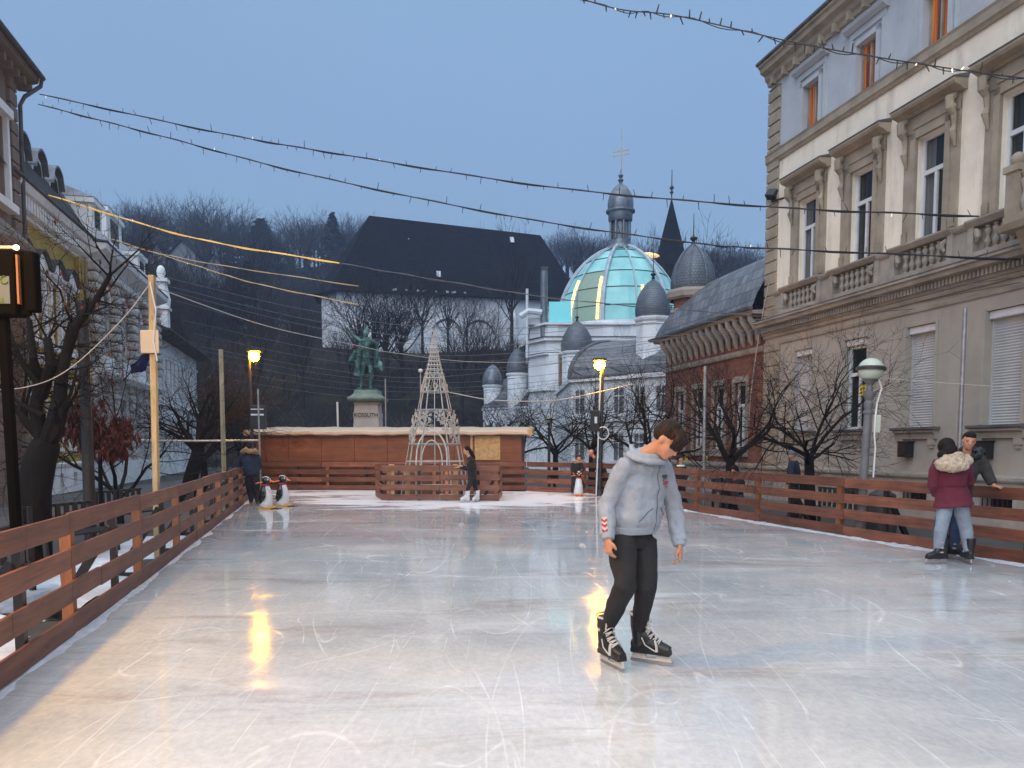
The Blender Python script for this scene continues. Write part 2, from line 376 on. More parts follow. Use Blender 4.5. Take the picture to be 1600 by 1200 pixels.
# rink outline (inner foot of the boards)
LF = [V((-1.95, -1.0, 0)), V((-2.55, 2.0, 0)), V((-3.22, 4.75, 0)), V((-3.86, 7.45, 0)), V((-6.95, 19.7, 0)), V((-8.2, 24.4, 0)), V((-9.1, 27.4, 0))]
RF = [V((9.9, -1.0, 0)), V((8.45, 4.0, 0)), V((6.72, 9.9, 0)), V((6.17, 11.4, 0)), V((5.4, 14.2, 0)), V((4.12, 18.6, 0)), V((3.05, 23.8, 0)), V((2.2, 25.5, 0)), V((0.5, 26.3, 0))]
def along(poly, step):
    out = [poly[0].copy()]; tot = 0; seg = []
    for a, b in zip(poly, poly[1:]): seg.append((a, b, (b - a).length)); tot += (b - a).length
    n = max(1, round(tot / step)); st = tot / n
    for i in range(1, n + 1):
        d = st * i
        for a, b, l in seg:
            if d <= l + 1e-6: out.append(a.lerp(b, min(1, d / l))); break
            d -= l
        else: out.append(poly[-1].copy())
    return out
mb = MB(); poly = [V((-1.5, -4, 0))] + LF + list(reversed(RF)) + [V((10.8, -4, 0))]
xs = [(p.x, p.y, 0.0) for p in poly]
mb.add(xs, [tuple(range(len(xs) - 1, -1, -1))])
ice = mb.obj('ice', M['ice']); tag(ice, 'wet scratched ice of the skating rink', 'ice', kind='structure')
mb = MB(); mb.quad((-400, -120, -.17), (400, -120, -.17), (400, 420, -.17), (-400, 420, -.17))
tag(mb.obj('ground', M['asph']), 'dark paved square around the rink', 'ground', kind='structure')

# bumpy snow ridge along the boards
def ridge(name, poly, w, h, label, side):
    rn = random.Random(5); mb = MB(); pts = along(poly, 0.09); n = 6; vs = []
    for i, p in enumerate(pts):
        t = (pts[min(i + 1, len(pts) - 1)] - pts[max(i - 1, 0)]).normalized(); nr = V((t.y, -t.x, 0)) * side
        ww = w * (0.6 + 0.9 * noise.noise(p * 1.3 + V((7, 0, 0))) + rn.uniform(0, .25)); ww = max(0.05, ww)
        for k in range(n + 1):
            q = k / n; hh = h * (1 - q) * (0.5 + 0.9 * abs(noise.noise(p * 5 + V((k * 1.3, 0, 0)))) + rn.uniform(-.2, .3))
            hh = max(0.001, hh) if k < n else -0.004
            vs.append(p + nr * (q * ww - .05) + V((0, 0, hh)))
    fs = [(i * (n + 1) + k, (i + 1) * (n + 1) + k, (i + 1) * (n + 1) + k + 1, i * (n + 1) + k + 1) for i in range(len(pts) - 1) for k in range(n)]
    mb.add(vs, fs); o = mb.obj(name, M['snow'], smooth=True, ang=60); tag(o, label, 'snow', kind='stuff')
ridge('snow_ridge', LF, 0.13, 0.04, 'rough ridge of scraped snow along the left rink boards', 1)
ridge('snow_ridge', RF, 0.20, 0.04, 'rough ridge of scraped snow along the right rink boards', -1)

# hill behind the square
def HZ(x, y):
    def sm(a, b, t): t = max(0, min(1, (t - a) / (b - a))); return t * t * (3 - 2 * t)
    z = -0.3 + 14.0 * sm(62, 104, y) + 30 * sm(122, 205, y)
    z += sm(120, 200, y) * (5.5 * sm(0, -90, x) - 4 * sm(20, 70, x))
    z += 6 * sm(70, 110, y) * sm(-25, -60, x) * (1 - sm(104, 150, y))
    z += (noise.noise(V((x / 17, y / 17, 0))) * 2.2 + noise.noise(V((x / 5, y / 5, 3))) * .5) * sm(66, 90, y)
    if y > 205: z -= (y - 205) * 0.12
    return z
mb = MB(); NX, NY = 120, 90; vs = []
for j in range(NY + 1):
    for i in range(NX + 1):
        x = -190 + 380 * i / NX; y = 55 + 220 * j / NY; vs.append((x, y, HZ(x, y)))
mb.add(vs, [(j * (NX + 1) + i, j * (NX + 1) + i + 1, (j + 1) * (NX + 1) + i + 1, (j + 1) * (NX + 1) + i) for j in range(NY) for i in range(NX)])
M['hill'] = mat('leaf_litter_slope', (0.016, 0.014, 0.013), spec=.1, rough=0.95, var=0.5, s=0.25, bump=1.0, bs=1.2, col2=(0.035, 0.04, 0.025))
tag(mb.obj('hill', M['hill'], smooth=True, ang=80), 'dark wooded hillside rising behind the square', 'hill', kind='structure')

# ------------------------------------------------------------------ wall with openings, window, mouldings (facade local: x along, +y to the street, z up)
def wall(mb, x0, x1, z0, z1, holes, y=0.0, dep=0.35, m=0, mr=None):
    X = sorted({x0, x1, *[h[0] for h in holes], *[h[1] for h in holes]}); Z = sorted({z0, z1, *[h[2] for h in holes], *[h[3] for h in holes]})
    X = [q for q in X if x0 - 1e-6 <= q <= x1 + 1e-6]; Z = [q for q in Z if z0 - 1e-6 <= q <= z1 + 1e-6]
    for a, b in zip(X, X[1:]):
        for c, d in zip(Z, Z[1:]):
            cx, cz = (a + b) / 2, (c + d) / 2
            if any(h[0] < cx < h[1] and h[2] < cz < h[3] for h in holes): continue
            mb.quad((a, y, c), (b, y, c), (b, y, d), (a, y, d), m)
    k = m if mr is None else mr
    for (a, b, c, d) in [h[:4] for h in holes]:
        mb.quad((a, y, c), (a, y - dep, c), (a, y - dep, d), (a, y, d), k); mb.quad((b, y, c), (b, y, d), (b, y - dep, d), (b, y - dep, c), k)
        mb.quad((a, y, c), (b, y, c), (b, y - dep, c), (a, y - dep, c), k); mb.quad((a, y, d), (a, y - dep, d), (b, y - dep, d), (b, y, d), k)
def window(parent, x0, x1, z0, z1, y, split=0.68, fm='white', gm='glass', mull=1, fw=0.07, arch=False, back=None):
    """frame with transom and mullions; pane behind it as its own sub-part"""
    mb = MB(); t = fw; d = 0.07
    mb.box(x0, x0 + t, y - d, y, z0, z1); mb.box(x1 - t, x1, y - d, y, z0, z1)
    mb.box(x0 + t, x1 - t, y - d, y, z0, z0 + t); mb.box(x0 + t, x1 - t, y - d, y, z1 - t, z1)
    zs = z0 + (z1 - z0) * split
    if split: mb.box(x0 + t, x1 - t, y - d + .005, y + .012, zs - t * .6, zs + t * .6)
    top = (zs - t * .6) if split else z1 - t
    for k in range(mull):
        xm = x0 + (x1 - x0) * (k + 1) / (mull + 1); mb.box(xm - t * .5, xm + t * .5, y - d + .01, y + .008, z0 + t, top)
    f = mb.obj('window', M[fm], parent)
    g = MB(); g.quad((x0 + .01, y - .045, z0 + .01), (x1 - .01, y - .045, z0 + .01), (x1 - .01, y - .045, z1 - .01), (x0 + .01, y - .045, z1 - .01))
    g.obj('pane', M[gm], f)
    return f
def cornice(h, d, z, y=0):
    """classical stepped profile, top at z+h"""
    return [(y - .02, z), (y + d * .15, z), (y + d * .22, z + h * .18), (y + d * .4, z + h * .3), (y + d * .45, z + h * .5), (y + d * .8, z + h * .62), (y + d * .85, z + h * .82), (y + d, z + h * .88), (y + d, z + h), (y - .02, z + h)]
ROT = -12.876225966528782
class Fac:
    """facade frame of a street side; local x grows towards the camera on the left side and away from it on the right"""
# ------------------------------------------------------------------ RIGHT: cream town house
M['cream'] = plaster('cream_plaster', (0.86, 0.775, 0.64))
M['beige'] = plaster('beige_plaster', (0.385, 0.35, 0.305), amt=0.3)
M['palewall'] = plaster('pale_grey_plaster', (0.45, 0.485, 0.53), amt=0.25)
M['stone'] = mat('ochre_stone', (0.32, 0.27, 0.205), rough=0.85, var=0.3, s=1.5, bump=0.4, bs=22)
M['stone2'] = mat('grey_stone', (0.31, 0.28, 0.24), rough=0.85, var=0.3, s=1.5, bump=0.4, bs=22)
M['ledge'] = mat('lead_ledge', (0.09, 0.09, 0.095), rough=0.7, var=0.4, s=3)
M['shutter'] = mat('roller_shutter', (0.46, 0.46, 0.46), rough=0.5, var=0.08, s=2)
def curt():
    m, nt, b = _nt('lit_orange_curtain'); n = _n(nt, 'ShaderNodeTexNoise', Scale=1.0, Detail=2.0); nt.links.new(_map(nt, (9, 9, .25)).outputs[0], n.inputs['Vector'])
    r = _ramp(nt, n.outputs['Fac'], [(.38, (.05, .015, .006)), (.5, (.42, .09, .01)), (.66, (.85, .28, .03))]); nt.links.new(r.outputs[0], b.inputs['Emission Color']); b.inputs['Emission Strength'].default_value = .42
    b.inputs['Base Color'].default_value = (.05, .02, .01, 1); b.inputs['Roughness'].default_value = .08; return m
M['litcurt'] = curt()
RB = thing('town_house', 'three storey cream town house with stone window hoods and roller shutters on the right', 'building', (8.3, 25.5, 0), R(102.876))
U0, U1 = -19.5, 0.0
gw = [(-2.17 - 2.39 * k) for k in range(8)]
fw_ = [(-2.25 - 2.42 * k) for k in range(8)]
gh = [(c - .48, c + .48, 2.0, 4.46) for c in gw]
fh = [(c - .46, c + .46, 6.45, 8.92) for c in fw_]
th = [(c - .39, c + .39, 10.88, 12.2) for c in fw_]
bh = [(c - .45, c + .45, 0.16, 0.58) for c in gw]
w = MB()
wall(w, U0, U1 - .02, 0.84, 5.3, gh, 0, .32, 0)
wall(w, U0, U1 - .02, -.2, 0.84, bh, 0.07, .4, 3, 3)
wall(w, U0, U1 - .02, 5.3, 10.6, fh, 0, .26, 1)
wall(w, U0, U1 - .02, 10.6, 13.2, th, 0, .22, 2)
w.quad((U1 - .02, 0, -.2), (U1 - .02, -9, -.2), (U1 - .02, -9, 13.2), (U1 - .02, 0, 13.2), 1)
w.quad((U0, 0, -.2), (U0, -9, -.2), (U0, -9, 13.2), (U0, 0, 13.2), 1)
w.quad((U0, -9, -.2), (U1 - .02, -9, -.2), (U1 - .02, -9, 13.2), (U0, -9, 13.2), 1)
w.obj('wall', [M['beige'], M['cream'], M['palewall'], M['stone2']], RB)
inn = MB(); inn.quad((U0, -.5, -.2), (U1 - .05, -.5, -.2), (U1 - .05, -.5, 13), (U0, -.5, 13)); inn.obj('dark_interior', M['dark'], RB)
# plinth ledge, string courses, cornices
b = MB(); b.ext([(-.01, .78), (.11, .78), (.13, .82), (.13, .88), (.0, .93)], U0, U1 + .02)
b.ext([(0, 4.78), (.04, 4.78), (.05, 4.83), (.05, 4.87), (0, 4.87)], U0, U1)
b.ext([(0, 5.02), (.06, 5.02), (.08, 5.07), (.08, 5.12), (0, 5.12)], U0, U1)
b.obj('plinth_ledge', M['stone2'], RB)
b = MB(); b.ext([(0, 5.12), (.1, 5.13), (.12, 5.2), (.14, 5.33), (.34, 5.38), (.36, 5.47), (.42, 5.5), (.42, 5.56), (0, 5.58)], U0, U1 + .05, 0)
x = U0
while x < U1 - .05:
    b.box(x, x + .055, .12, .22, 5.2, 5.335, 0); x += .11
b.ext([(0, 5.575), (.43, 5.562), (.43, 5.585), (0, 5.62)], U0, U1 + .06, 1)
b.obj('belt_cornice', [M['stone2'], M['ledge']], RB)
b = MB(); b.ext([(0, 10.52), (.05, 10.52), (.08, 10.58), (.12, 10.62), (.12, 10.8), (.15, 10.86), (0, 10.87)], U0, U1 + .03); b.obj('upper_string_course', M['stone'], RB)
b = MB(); b.ext(cornice(.62, .44, 13.02), U0, U1 + .06, 0)
x = U1 - .3
while x > U0: b.box(x - .12, x, .0, .22, 12.96, 13.2, 0); x -= .62
b.ext([(-.2, 13.66), (.46, 13.63), (.5, 13.66), (.5, 13.72), (-.2, 13.75)], U0, U1 + .1, 1)
b.obj('eaves_cornice', [M['stone'], M['ledge']], RB)
b = MB(); b.add([(U0, .42, 13.7), (U1 + .08, .42, 13.7), (U1 - 3, -4, 15.2), (U0, -4, 15.2), (U1 + .08, -9, 13.7)], [(0, 1, 2, 3), (1, 4, 2)]); b.obj('roof', M['slate'], RB)
# parapet under first floor windows: pedestals, balusters, coping
b = MB(); bal = []
def baluster(mb, x, y, z0, h, r=.05):
    pr = [(r * .9, 0), (r * .9, .04), (r * .5, .08), (r * 1.15, .26), (r * 1.2, .34), (r * .55, .52), (r * .5, .56), (r * .55, .6), (r * 1.15, .76), (r * 1.1, .84), (r * .5, .92), (r * .9, .96), (r * .9, 1)]
    mb.lathe([(a, z0 + q * h) for a, q in pr], 10, (x, y, 0))
for k, c in enumerate(fw_):
    b.box(c - 1.0, c - .84, .02, .26, 5.6, 6.32); b.box(c + .84, c + 1.0, .02, .26, 5.6, 6.32)
    b.box(c - .84, c + .84, .04, .24, 5.6, 5.74); b.box(c - .84, c + .84, .021, .10, 5.74, 6.24)
    b.box(c + 1.0, c + 1.42, .02, .2, 5.6, 6.26)
    for s_ in (-1, 1):
        b.tube([(c + s_ * .80, .22, 6.2), (c + s_ * .72, .26, 6.14), (c + s_ * .70, .26, 6.04), (c + s_ * .76, .23, 5.95)], [.05, .07, .06, .03], 7)
    for q in range(6): bal.append((c - .52 + q * .21, .17, 5.745))
b.obj('parapet', M['stone2'], RB); 
bm_ = MB(); baluster(bm_, 0, 0, 0, .49, .062); bme = bm_.mesh('baluster', [M['stone2']], True)
for p in bal: link('baluster', bme, RB, p)
b = MB()
for k, c in enumerate(fw_):
    b.ext([(0, 6.26), (.22, 6.26), (.27, 6.31), (.29, 6.36), (.29, 6.4), (.0, 6.46)], c + 1.0, c + 1.42)
    b.ext([(0, 6.28), (.27, 6.28), (.32, 6.33), (.36, 6.38), (.36, 6.42), (.0, 6.49)], c - 1.0, c + 1.0)
b.obj('coping', M['stone2'], RB)
# first floor window surrounds with hoods
for k, c in enumerate(fw_):
    s_ = MB()
    for q in (-1, 1):
        s_.box(c + q * .46, c + q * .62, .0, .09, 6.5, 9.08); s_.box(c + q * .62, c + q * .86, .0, .05, 6.5, 9.3)
        s_.box(c + q * .66, c + q * .82, .05, .11, 6.52, 6.75)
        # scrolled console
        pts = [(c + q * .76, .10, 9.42), (c + q * .76, .26, 9.32), (c + q * .76, .24, 9.12), (c + q * .76, .13, 8.98), (c + q * .76, .11, 8.75), (c + q * .76, .16, 8.62), (c + q * .76, .12, 8.5), (c + q * .76, .07, 8.3)]
        s_.tube(pts, [.07, .10, .10, .07, .05, .075, .06, .025], 8)
        s_.ell((c + q * .76, .2, 9.14), (.1, .1, .1), 8); s_.ell((c + q * .76, .14, 8.63), (.075, .07, .07), 7)
    s_.box(c - .62, c + .62, 0, .09, 8.92, 9.08); s_.box(c - .86, c + .86, .0, .07, 9.08, 9.45)
    s_.box(c - .55, c + .55, .07, .1, 9.15, 9.38)
    s_.ext([(0, 9.45), (.12, 9.45), (.18, 9.5), (.34, 9.56), (.38, 9.62), (.38, 9.68), (0, 9.7)], c - 1.0, c + 1.0)
    s_.ext([(0, 9.70), (.40, 9.68), (.40, 9.70), (0, 9.80)], c - 1.02, c + 1.02, 1)
    s_.obj('window_surround', [M['stone'], M['ledge']], RB)
    f = window(RB, c - .46, c + .46, 6.45, 8.92, -.13, split=.66, mull=1, fw=.085)
    if k in (0, 1, 2, 3):
        cu = MB(); n = 14
        for (xa, xb) in ((c - .40, c - .14), (c + .14, c + .40)):
            vs = [(xa + (xb - xa) * i / n, -.24 + .02 * math.sin(i * 1.9), z) for i in range(n + 1) for z in (6.5, 8.86)]
            cu.add(vs, [(2 * i, 2 * i + 2, 2 * i + 3, 2 * i + 1) for i in range(n)])
        cu.obj('net_curtain', M['ledge'] if k % 2 else M['shutter'], f)
# top floor
for c in fw_:
    s_ = MB()
    for q in (-1, 1):
        s_.box(c + q * .39, c + q * .52, 0, .07, 10.9, 12.33); s_.box(c + q * .56, c + q * .7, 0, .04, 10.9, 12.45)
    s_.box(c - .52, c + .52, 0, .07, 12.2, 12.33); s_.box(c - .7, c + .7, 0, .05, 12.45, 12.62)
    s_.ext([(0, 12.62), (.1, 12.62), (.2, 12.7), (.24, 12.78), (0, 12.82)], c - .8, c + .8)
    s_.obj('window_surround', M['palewall'], RB)
    f = window(RB, c - .39, c + .39, 10.88, 12.2, -.12, split=0, mull=1, fm='stone2', fw=.05, gm='litcurt')
# ground floor windows
def shutter_mb(c, z0, z1, y):
    s_ = MB(); z = z1
    while z > z0 + .01:
        z2 = max(z0, z - .062); s_.add([(c - .44, y, z), (c + .44, y, z), (c + .44, y + .014, (z + z2) / 2), (c - .44, y + .014, (z + z2) / 2), (c + .44, y, z2), (c - .44, y, z2)], [(0, 1, 2, 3), (3, 2, 4, 5)]); z = z2
    s_.box(c - .478, c - .44, y - .01, y + .04, z0, z1 + .02); s_.box(c + .44, c + .478, y - .01, y + .04, z0, z1 + .02)
    return s_
for k, c in enumerate(gw):
    s_ = MB(); s_.box(c - .475, c + .475, -.24, -.06, 4.28, 4.455); s_.obj('shutter_box', M['white'], RB, bevel=.02)
    if k == 1:
        f = window(RB, c - .475, c + .475, 2.0, 4.28, -.17, split=.66, mull=1, fw=.08)
    else:
        shutter_mb(c, 2.0, 4.28, -.2).obj('roller_shutter', M['shutter'], RB)
    s_ = MB(); s_.ext([(-.3, 1.96), (.2, 1.93), (.22, 1.95), (.22, 2.0), (-.3, 2.015)], c - .72, c + .72, 1)
    s_.ext([(0, 1.72), (.08, 1.72), (.10, 1.84), (.17, 1.88), (.18, 1.94), (0, 1.94)], c - .66, c + .66)
    for q in (-1, 1): s_.box(c + q * .5 - .09, c + q * .5 + .09, 0, .08, 1.58, 1.72); s_.box(c + q * .5 - .05, c + q * .5 + .05, 0, .06, 1.5, 1.58)
    s_.obj('window_sill', [M['stone2'], M['ledge']], RB)
    fr = MB()
    for q in (-1, 1): fr.box(c + q * .485, c + q * .56, .0, .03, 2.02, 4.5)
    fr.obj('window_architrave', M['beige'], RB)
    g = MB()
    for q in range(7): g.box(c - .42 + q * .13, c - .40 + q * .13, .0, .02, .17, .57)
    g.box(c - .45, c + .45, -.3, -.29, .16, .58); g.obj('basement_grille', M['dark'], RB)
# yellow printed sheet in the open window
yl = MB(); c = gw[1]; yl.box(c - .33, c - .06, -.19, -.187, 2.92, 3.2)
M['yellow'] = mat('yellow_paper', (0.75, 0.58, 0.02), rough=0.6, var=0.08)
def poster(parent, M0, w_, h_, fig):
    yl_ = MB(); yl_.box(-w_ / 2, w_ / 2, 0, .004, -h_ / 2, h_ / 2)
    o = yl_.obj('notice', M['yellow'], parent); o.matrix_local = M0
    d = MB()
    for (a, b_, c_, e) in fig: d.box(a, b_, .006, .008, c_, e)
    k = d.obj('notice_marks', M['black'], o); return o
poster(RB, Matrix.Translation((c - .2, -.135, 3.06)), .3, .28, [(-.11, -.08, -.08, .08), (-.03, 0, -.09, .07), (-.05, .03, .03, .06), (.06, .11, -.1, -.07), (.06, .08, -.1, .06), (.1, .12, -.02, .06)])
# rusticated corner strip
q_ = MB(); z = .93; i = 0
while z < 4.75:
    q_.box(-.92, -.03, 0, .06, z + .015, min(4.77, z + .44)); z += .455
z = 5.65
while z < 12.9:
    q_.box(-.62, .03, -.03, .07, z + .02, min(12.9, z + .33)); z += .36
q_.obj('quoins', M['stone'], RB, bevel=.02)
q_ = MB(); z = .93
while z < 4.75:
    q_.box(-15.6, -14.9, 0, .06, z + .015, min(4.77, z + .44)); z += .455
# balcony
b = MB(); b.box(-13.2, -10.1, .3, .93, 5.86, 6.02); b.ext([(.3, 5.7), (.96, 5.74), (.99, 5.8), (1.01, 5.86), (.3, 5.86)], -13.25, -10.03)
for x in (-10.4, -12.8): b.add([(x - .14, .2, 5.75), (x + .14, .2, 5.75), (x - .14, .8, 5.75), (x + .14, .8, 5.75), (x - .14, .2, 4.95), (x + .14, .2, 4.95), (x - .14, .45, 5.1), (x + .14, .45, 5.1)], [(0, 1, 3, 2), (4, 6, 7, 5), (2, 3, 7, 6), (0, 2, 6, 4), (1, 5, 7, 3)])
for x in (-10.25, -13.05):
    b.box(x - .14, x + .14, .65, .91, 6.02, 6.85); b.box(x - .18, x + .18, .61, .95, 6.85, 6.98); b.ell((x, .78, 7.1), (.13, .13, .14), 10)
b.box(-12.91, -10.39, .71, .85, 6.78, 6.9)
for i in range(12): link('baluster', bme, RB, (-12.85 + i * .22, .78, 6.02)).scale = (1.1, 1.1, 1.55)
b.obj('balcony', M['stone'], RB, smooth=True, ang=35)
# wall lanterns
def wbox(x):
    t = MB(); t.box(x - .16, x + .16, .02, .22, 1.28, 1.64); t.box(x - .18, x + .18, .0, .24, 1.64, 1.67); t.box(x - .12, x + .12, .22, .235, 1.32, 1.6)
    return t
for x in (gw[2] + .24, gw[3] + .28, gw[4] + .28): wbox(x).obj('wall_box', M['black'], RB, bevel=.012)
# floodlight on the corner
fl = thing('floodlight', 'small black floodlight on an arm at the corner of the cream town house', 'floodlight', tuple(P(1206, 303, 25.0)), R(102.9))
t = MB(); t.box(-.17, .17, -.14, .1, -.14, .14, M=Matrix.Rotation(R(35), 4, 'X') @ Matrix.Rotation(R(25), 4, 'Z')); t.obj('lamp_head', M['black'], fl, bevel=.03)
t = MB(); t.tube([(0, 0, -.12), (.0, 0, -.24), (-.75, -.3, -.24)], .03, 6); t.obj('arm', M['black'], fl)
# dead flower stalks on parapet
for (px, py) in ((1288, 420), (1385, 385)):
    pass

# ------------------------------------------------------------------ RIGHT: red brick house with zinc mansard and corner turret
M['rbrick'] = brick('red_brick', (0.27, 0.095, 0.06), (0.20, 0.07, 0.045), (0.16, 0.11, 0.085), ms=.008)
M['zshing'] = brick('zinc_shingles', (0.11, 0.118, 0.13), (0.22, 0.23, 0.25), (0.05, 0.05, 0.055), w=.34, h=.42, ms=.014, rough=.5, bump=.7, metal=.3)
M['zscale'] = brick('zinc_scales', (0.14, 0.165, 0.20), (0.165, 0.19, 0.225), (0.09, 0.105, 0.125), w=.17, h=.12, ms=.016, rough=.5, axes='rz', bump=.8, metal=.3)
BB = thing('brick_house', 'low red brick house with a grey scaled mansard roof beside the cream town house', 'building', (8.3, 25.5, 0), R(102.876))
wc = [1.55, 3.1, 4.75, 6.4]
hs = [(c - .4, c + .4, 1.45, 3.75) for c in wc]
w = MB(); wall(w, .02, 7.9, .85, 4.75, hs, -.05, .25); wall(w, .02, 7.9, -.2, .85, [(c - .35, c + .35, .2, .55) for c in wc], 0.0, .3, 1)
w.quad((7.9, -.05, -.2), (7.9, -9, -.2), (7.9, -9, 6.1), (7.9, -.05, 6.1)); w.quad((.02, -.05, 4.75), (7.9, -.05, 4.75), (7.9, -.05, 6.1), (.02, -.05, 6.1)); w.quad((.02, -.05, -.2), (.02, -9, -.2), (.02, -9, 6.1), (.02, -.05, 6.1))
w.obj('wall', [M['rbrick'], M['stone2']], BB)
i_ = MB(); i_.quad((.1, -.45, 0), (7.8, -.45, 0), (7.8, -.45, 5), (.1, -.45, 5)); i_.obj('dark_interior', M['dark'], BB)
t = MB(); t.ext([(-.05, .8), (.06, .8), (.09, .88), (.07, .95), (-.05, .97)], 0.03, 7.95)
t.ext([(-.05, 4.66), (.03, 4.66), (.07, 4.72), (.08, 4.84), (-.05, 4.86)], .03, 7.95)
x = .3
while x < 7.8:      # scrolled brackets carrying the eaves
    t.tube([(x, .0, 4.95), (x, .06, 5.1), (x, .1, 5.35), (x, .22, 5.55), (x, .38, 5.72), (x, .42, 5.9)], [.05, .09, .10, .12, .10, .08], 7, ref=(1, 0, 0)); x += .5
t.ext([(-.05, 5.88), (.46, 5.88), (.52, 5.98), (-.05, 6.02)], .03, 8.0)
for c in wc:
    t.box(c - .55, c + .55, -.05, .05, 1.18, 1.43); t.box(c - .5, c + .5, -.05, .03, 3.77, 3.98)
    for q in (-1, 1): t.box(c + q * .42, c + q * .52, -.05, .02, 1.43, 3.77)
t.obj('stone_trim', M['stone2'], BB, smooth=True)
for c in wc: window(BB, c - .4, c + .4, 1.45, 3.75, -.15, split=.66, mull=1, fw=.09)
for c in (2.3, 3.9, 5.6): poster(BB, Matrix.Translation((c, .03, 1.05)), .2, .26, [(-.05, .05, -.08, -.05), (-.03, .03, -.02, .07)])
rf = MB(); prof = [(.55, 6.02), (.36, 6.5), (.0, 7.1), (-.5, 7.7), (-1.15, 8.2), (-1.9, 8.55), (-2.6, 8.7)]
vs = []
for k, (y, z) in enumerate(prof):
    xe = 7.85 - (.55 - y) * .85
    for i in range(13): vs.append((-.05 + (xe + .05) * i / 12, y, z))
rf.add(vs, [(k * 13 + i, k * 13 + i + 1, (k + 1) * 13 + i + 1, (k + 1) * 13 + i) for k in range(6) for i in range(12)])
L_ = len(prof); vs2 = []
for k, (y, z) in enumerate(prof):
    xe = 7.85 - (.55 - y) * .85; vs2 += [(xe, y, z), (xe, -6, z)]
rf.add(vs2, [(2 * k, 2 * k + 1, 2 * k + 3, 2 * k + 2) for k in range(L_ - 1)])
rf.quad((-.05, -2.6, 8.7), (5.4, -2.6, 8.7), (5.4, -7, 8.7), (-.05, -7, 8.7))
roof = rf.obj('roof', M['zshing'], BB, smooth=True)
t = MB(); t.ext([(.50, 5.98), (.66, 6.0), (.68, 6.08), (.5, 6.06)], -.05, 8.15); t.obj('gutter', M['zinc'], roof)
t = MB(); t.box(-.3, 1.3, -3.4, -2.4, 8.5, 9.3); t.box(-.35, 1.35, -3.45, -2.35, 9.3, 9.38); t.obj('roof_parapet', M['ledge'], roof)

def turret(parent_label, cat, c, r, z0, zb, zt, wallm, domem, n=8, ribs=8, fin=1.0, name='corner_turret', parent=None, prof=None):
    """round or polygonal body with a pointed onion dome and finial"""
    rt = thing(name, parent_label, cat, (c[0], c[1], 0)) if parent is None else link(name, None, parent, (c[0], c[1], 0))
    b = MB(); b.lathe([(r * .97, z0), (r * .97, zb - .45), (r * 1.02, zb - .4), (r * .97, zb - .28), (r * 1.08, zb - .18), (r * 1.12, zb - .08), (r * 1.12, zb), (0.01, zb + .02)], n)
    b.obj('turret_wall' , wallm, rt)
    h = zt - zb; p = prof or [(1.0, 0), (1.04, .08), (1.05, .2), (1.0, .36), (.88, .54), (.66, .73), (.38, .88), (.14, .96), (.05, 1.0)]
    d = MB(); d.lathe([(a * r, zb + .01 + q * h) for a, q in p], 32 if ribs else n); dm = d.obj('dome_roof', domem, rt, smooth=True, ang=50)
    if ribs:
        d = MB()
        for i in range(ribs):
            an = 2 * PI * i / ribs + .2
            d.tube([((a * r + .02) * math.cos(an), (a * r + .02) * math.sin(an), zb + .01 + q * h) for a, q in p], .035, 5)
        d.obj('dome_rib', M['zinc'], dm)
    d = MB(); d.lathe([(.05 * r + .03, zt), (.12, zt + .05), (.05, zt + .12), (.14, zt + .2), (.15, zt + .26), (.04, zt + .34), (.025, zt + .45), (.012, zt + .5 + fin)], 10); d.obj('finial', M['iron'], dm, smooth=True)
    return rt
tb = P(1075, 465, 33.2)
tt = turret('', '', (7.2, -.9), .84, 4.0, 8.0, 9.95, [M['rbrick']], M['zscale'], n=8, ribs=8, fin=.75, parent=BB, name='corner_turret')
o = MB(); o.lathe([(.9, 7.05), (.97, 7.1), (.97, 7.2), (.9, 7.25)], 8); o.lathe([(.98, 7.62), (1.1, 7.7), (1.15, 7.9), (1.1, 8.02), (.9, 8.03)], 8); o.obj('stone_band', M['stone2'], tt)
for an in (80, 125, 35): o = MB(); o.tube([(.83 * math.cos(R(an)), .83 * math.sin(R(an)), 6.75), (.88 * math.cos(R(an)), .88 * math.sin(R(an)), 6.75)], .16, 14); o.obj('round_window', M['stone2'], tt)

# ------------------------------------------------------------------ BACK RIGHT: white bath house with the glass dome
M['bwhite'] = plaster('white_render', (0.74, 0.77, 0.80), dirt=(.25, .25, .25), amt=.4)
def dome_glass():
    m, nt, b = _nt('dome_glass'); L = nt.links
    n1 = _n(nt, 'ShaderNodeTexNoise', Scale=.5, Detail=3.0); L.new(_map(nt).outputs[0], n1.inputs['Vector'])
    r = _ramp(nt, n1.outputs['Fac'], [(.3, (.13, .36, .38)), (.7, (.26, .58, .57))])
    L.new(r.outputs[0], b.inputs['Base Color']); L.new(r.outputs[0], b.inputs['Emission Color']); b.inputs['Emission Strength'].default_value = .2  # sky reflection and inner light put into the teal base and emission
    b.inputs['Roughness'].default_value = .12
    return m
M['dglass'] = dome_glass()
M['lit'] = emit('lit_lamp_strip', (1.0, 0.70, 0.22), 1.8)
M['litroom'] = emit('lit_room_glass', (0.30, 0.33, 0.22), .42, (.1, .2, .18))
M['board'] = wood('boarded_window', (0.24, 0.15, 0.09), rough=.8, axis=2)
DB = thing('bath_house', 'white bath house crowned by a turquoise glass dome with lantern and cross', 'building', (0, 0, 0))
dc = V((8.55, 62, 0)); dr = 4.95; dz = 10.6; dh = 6.6
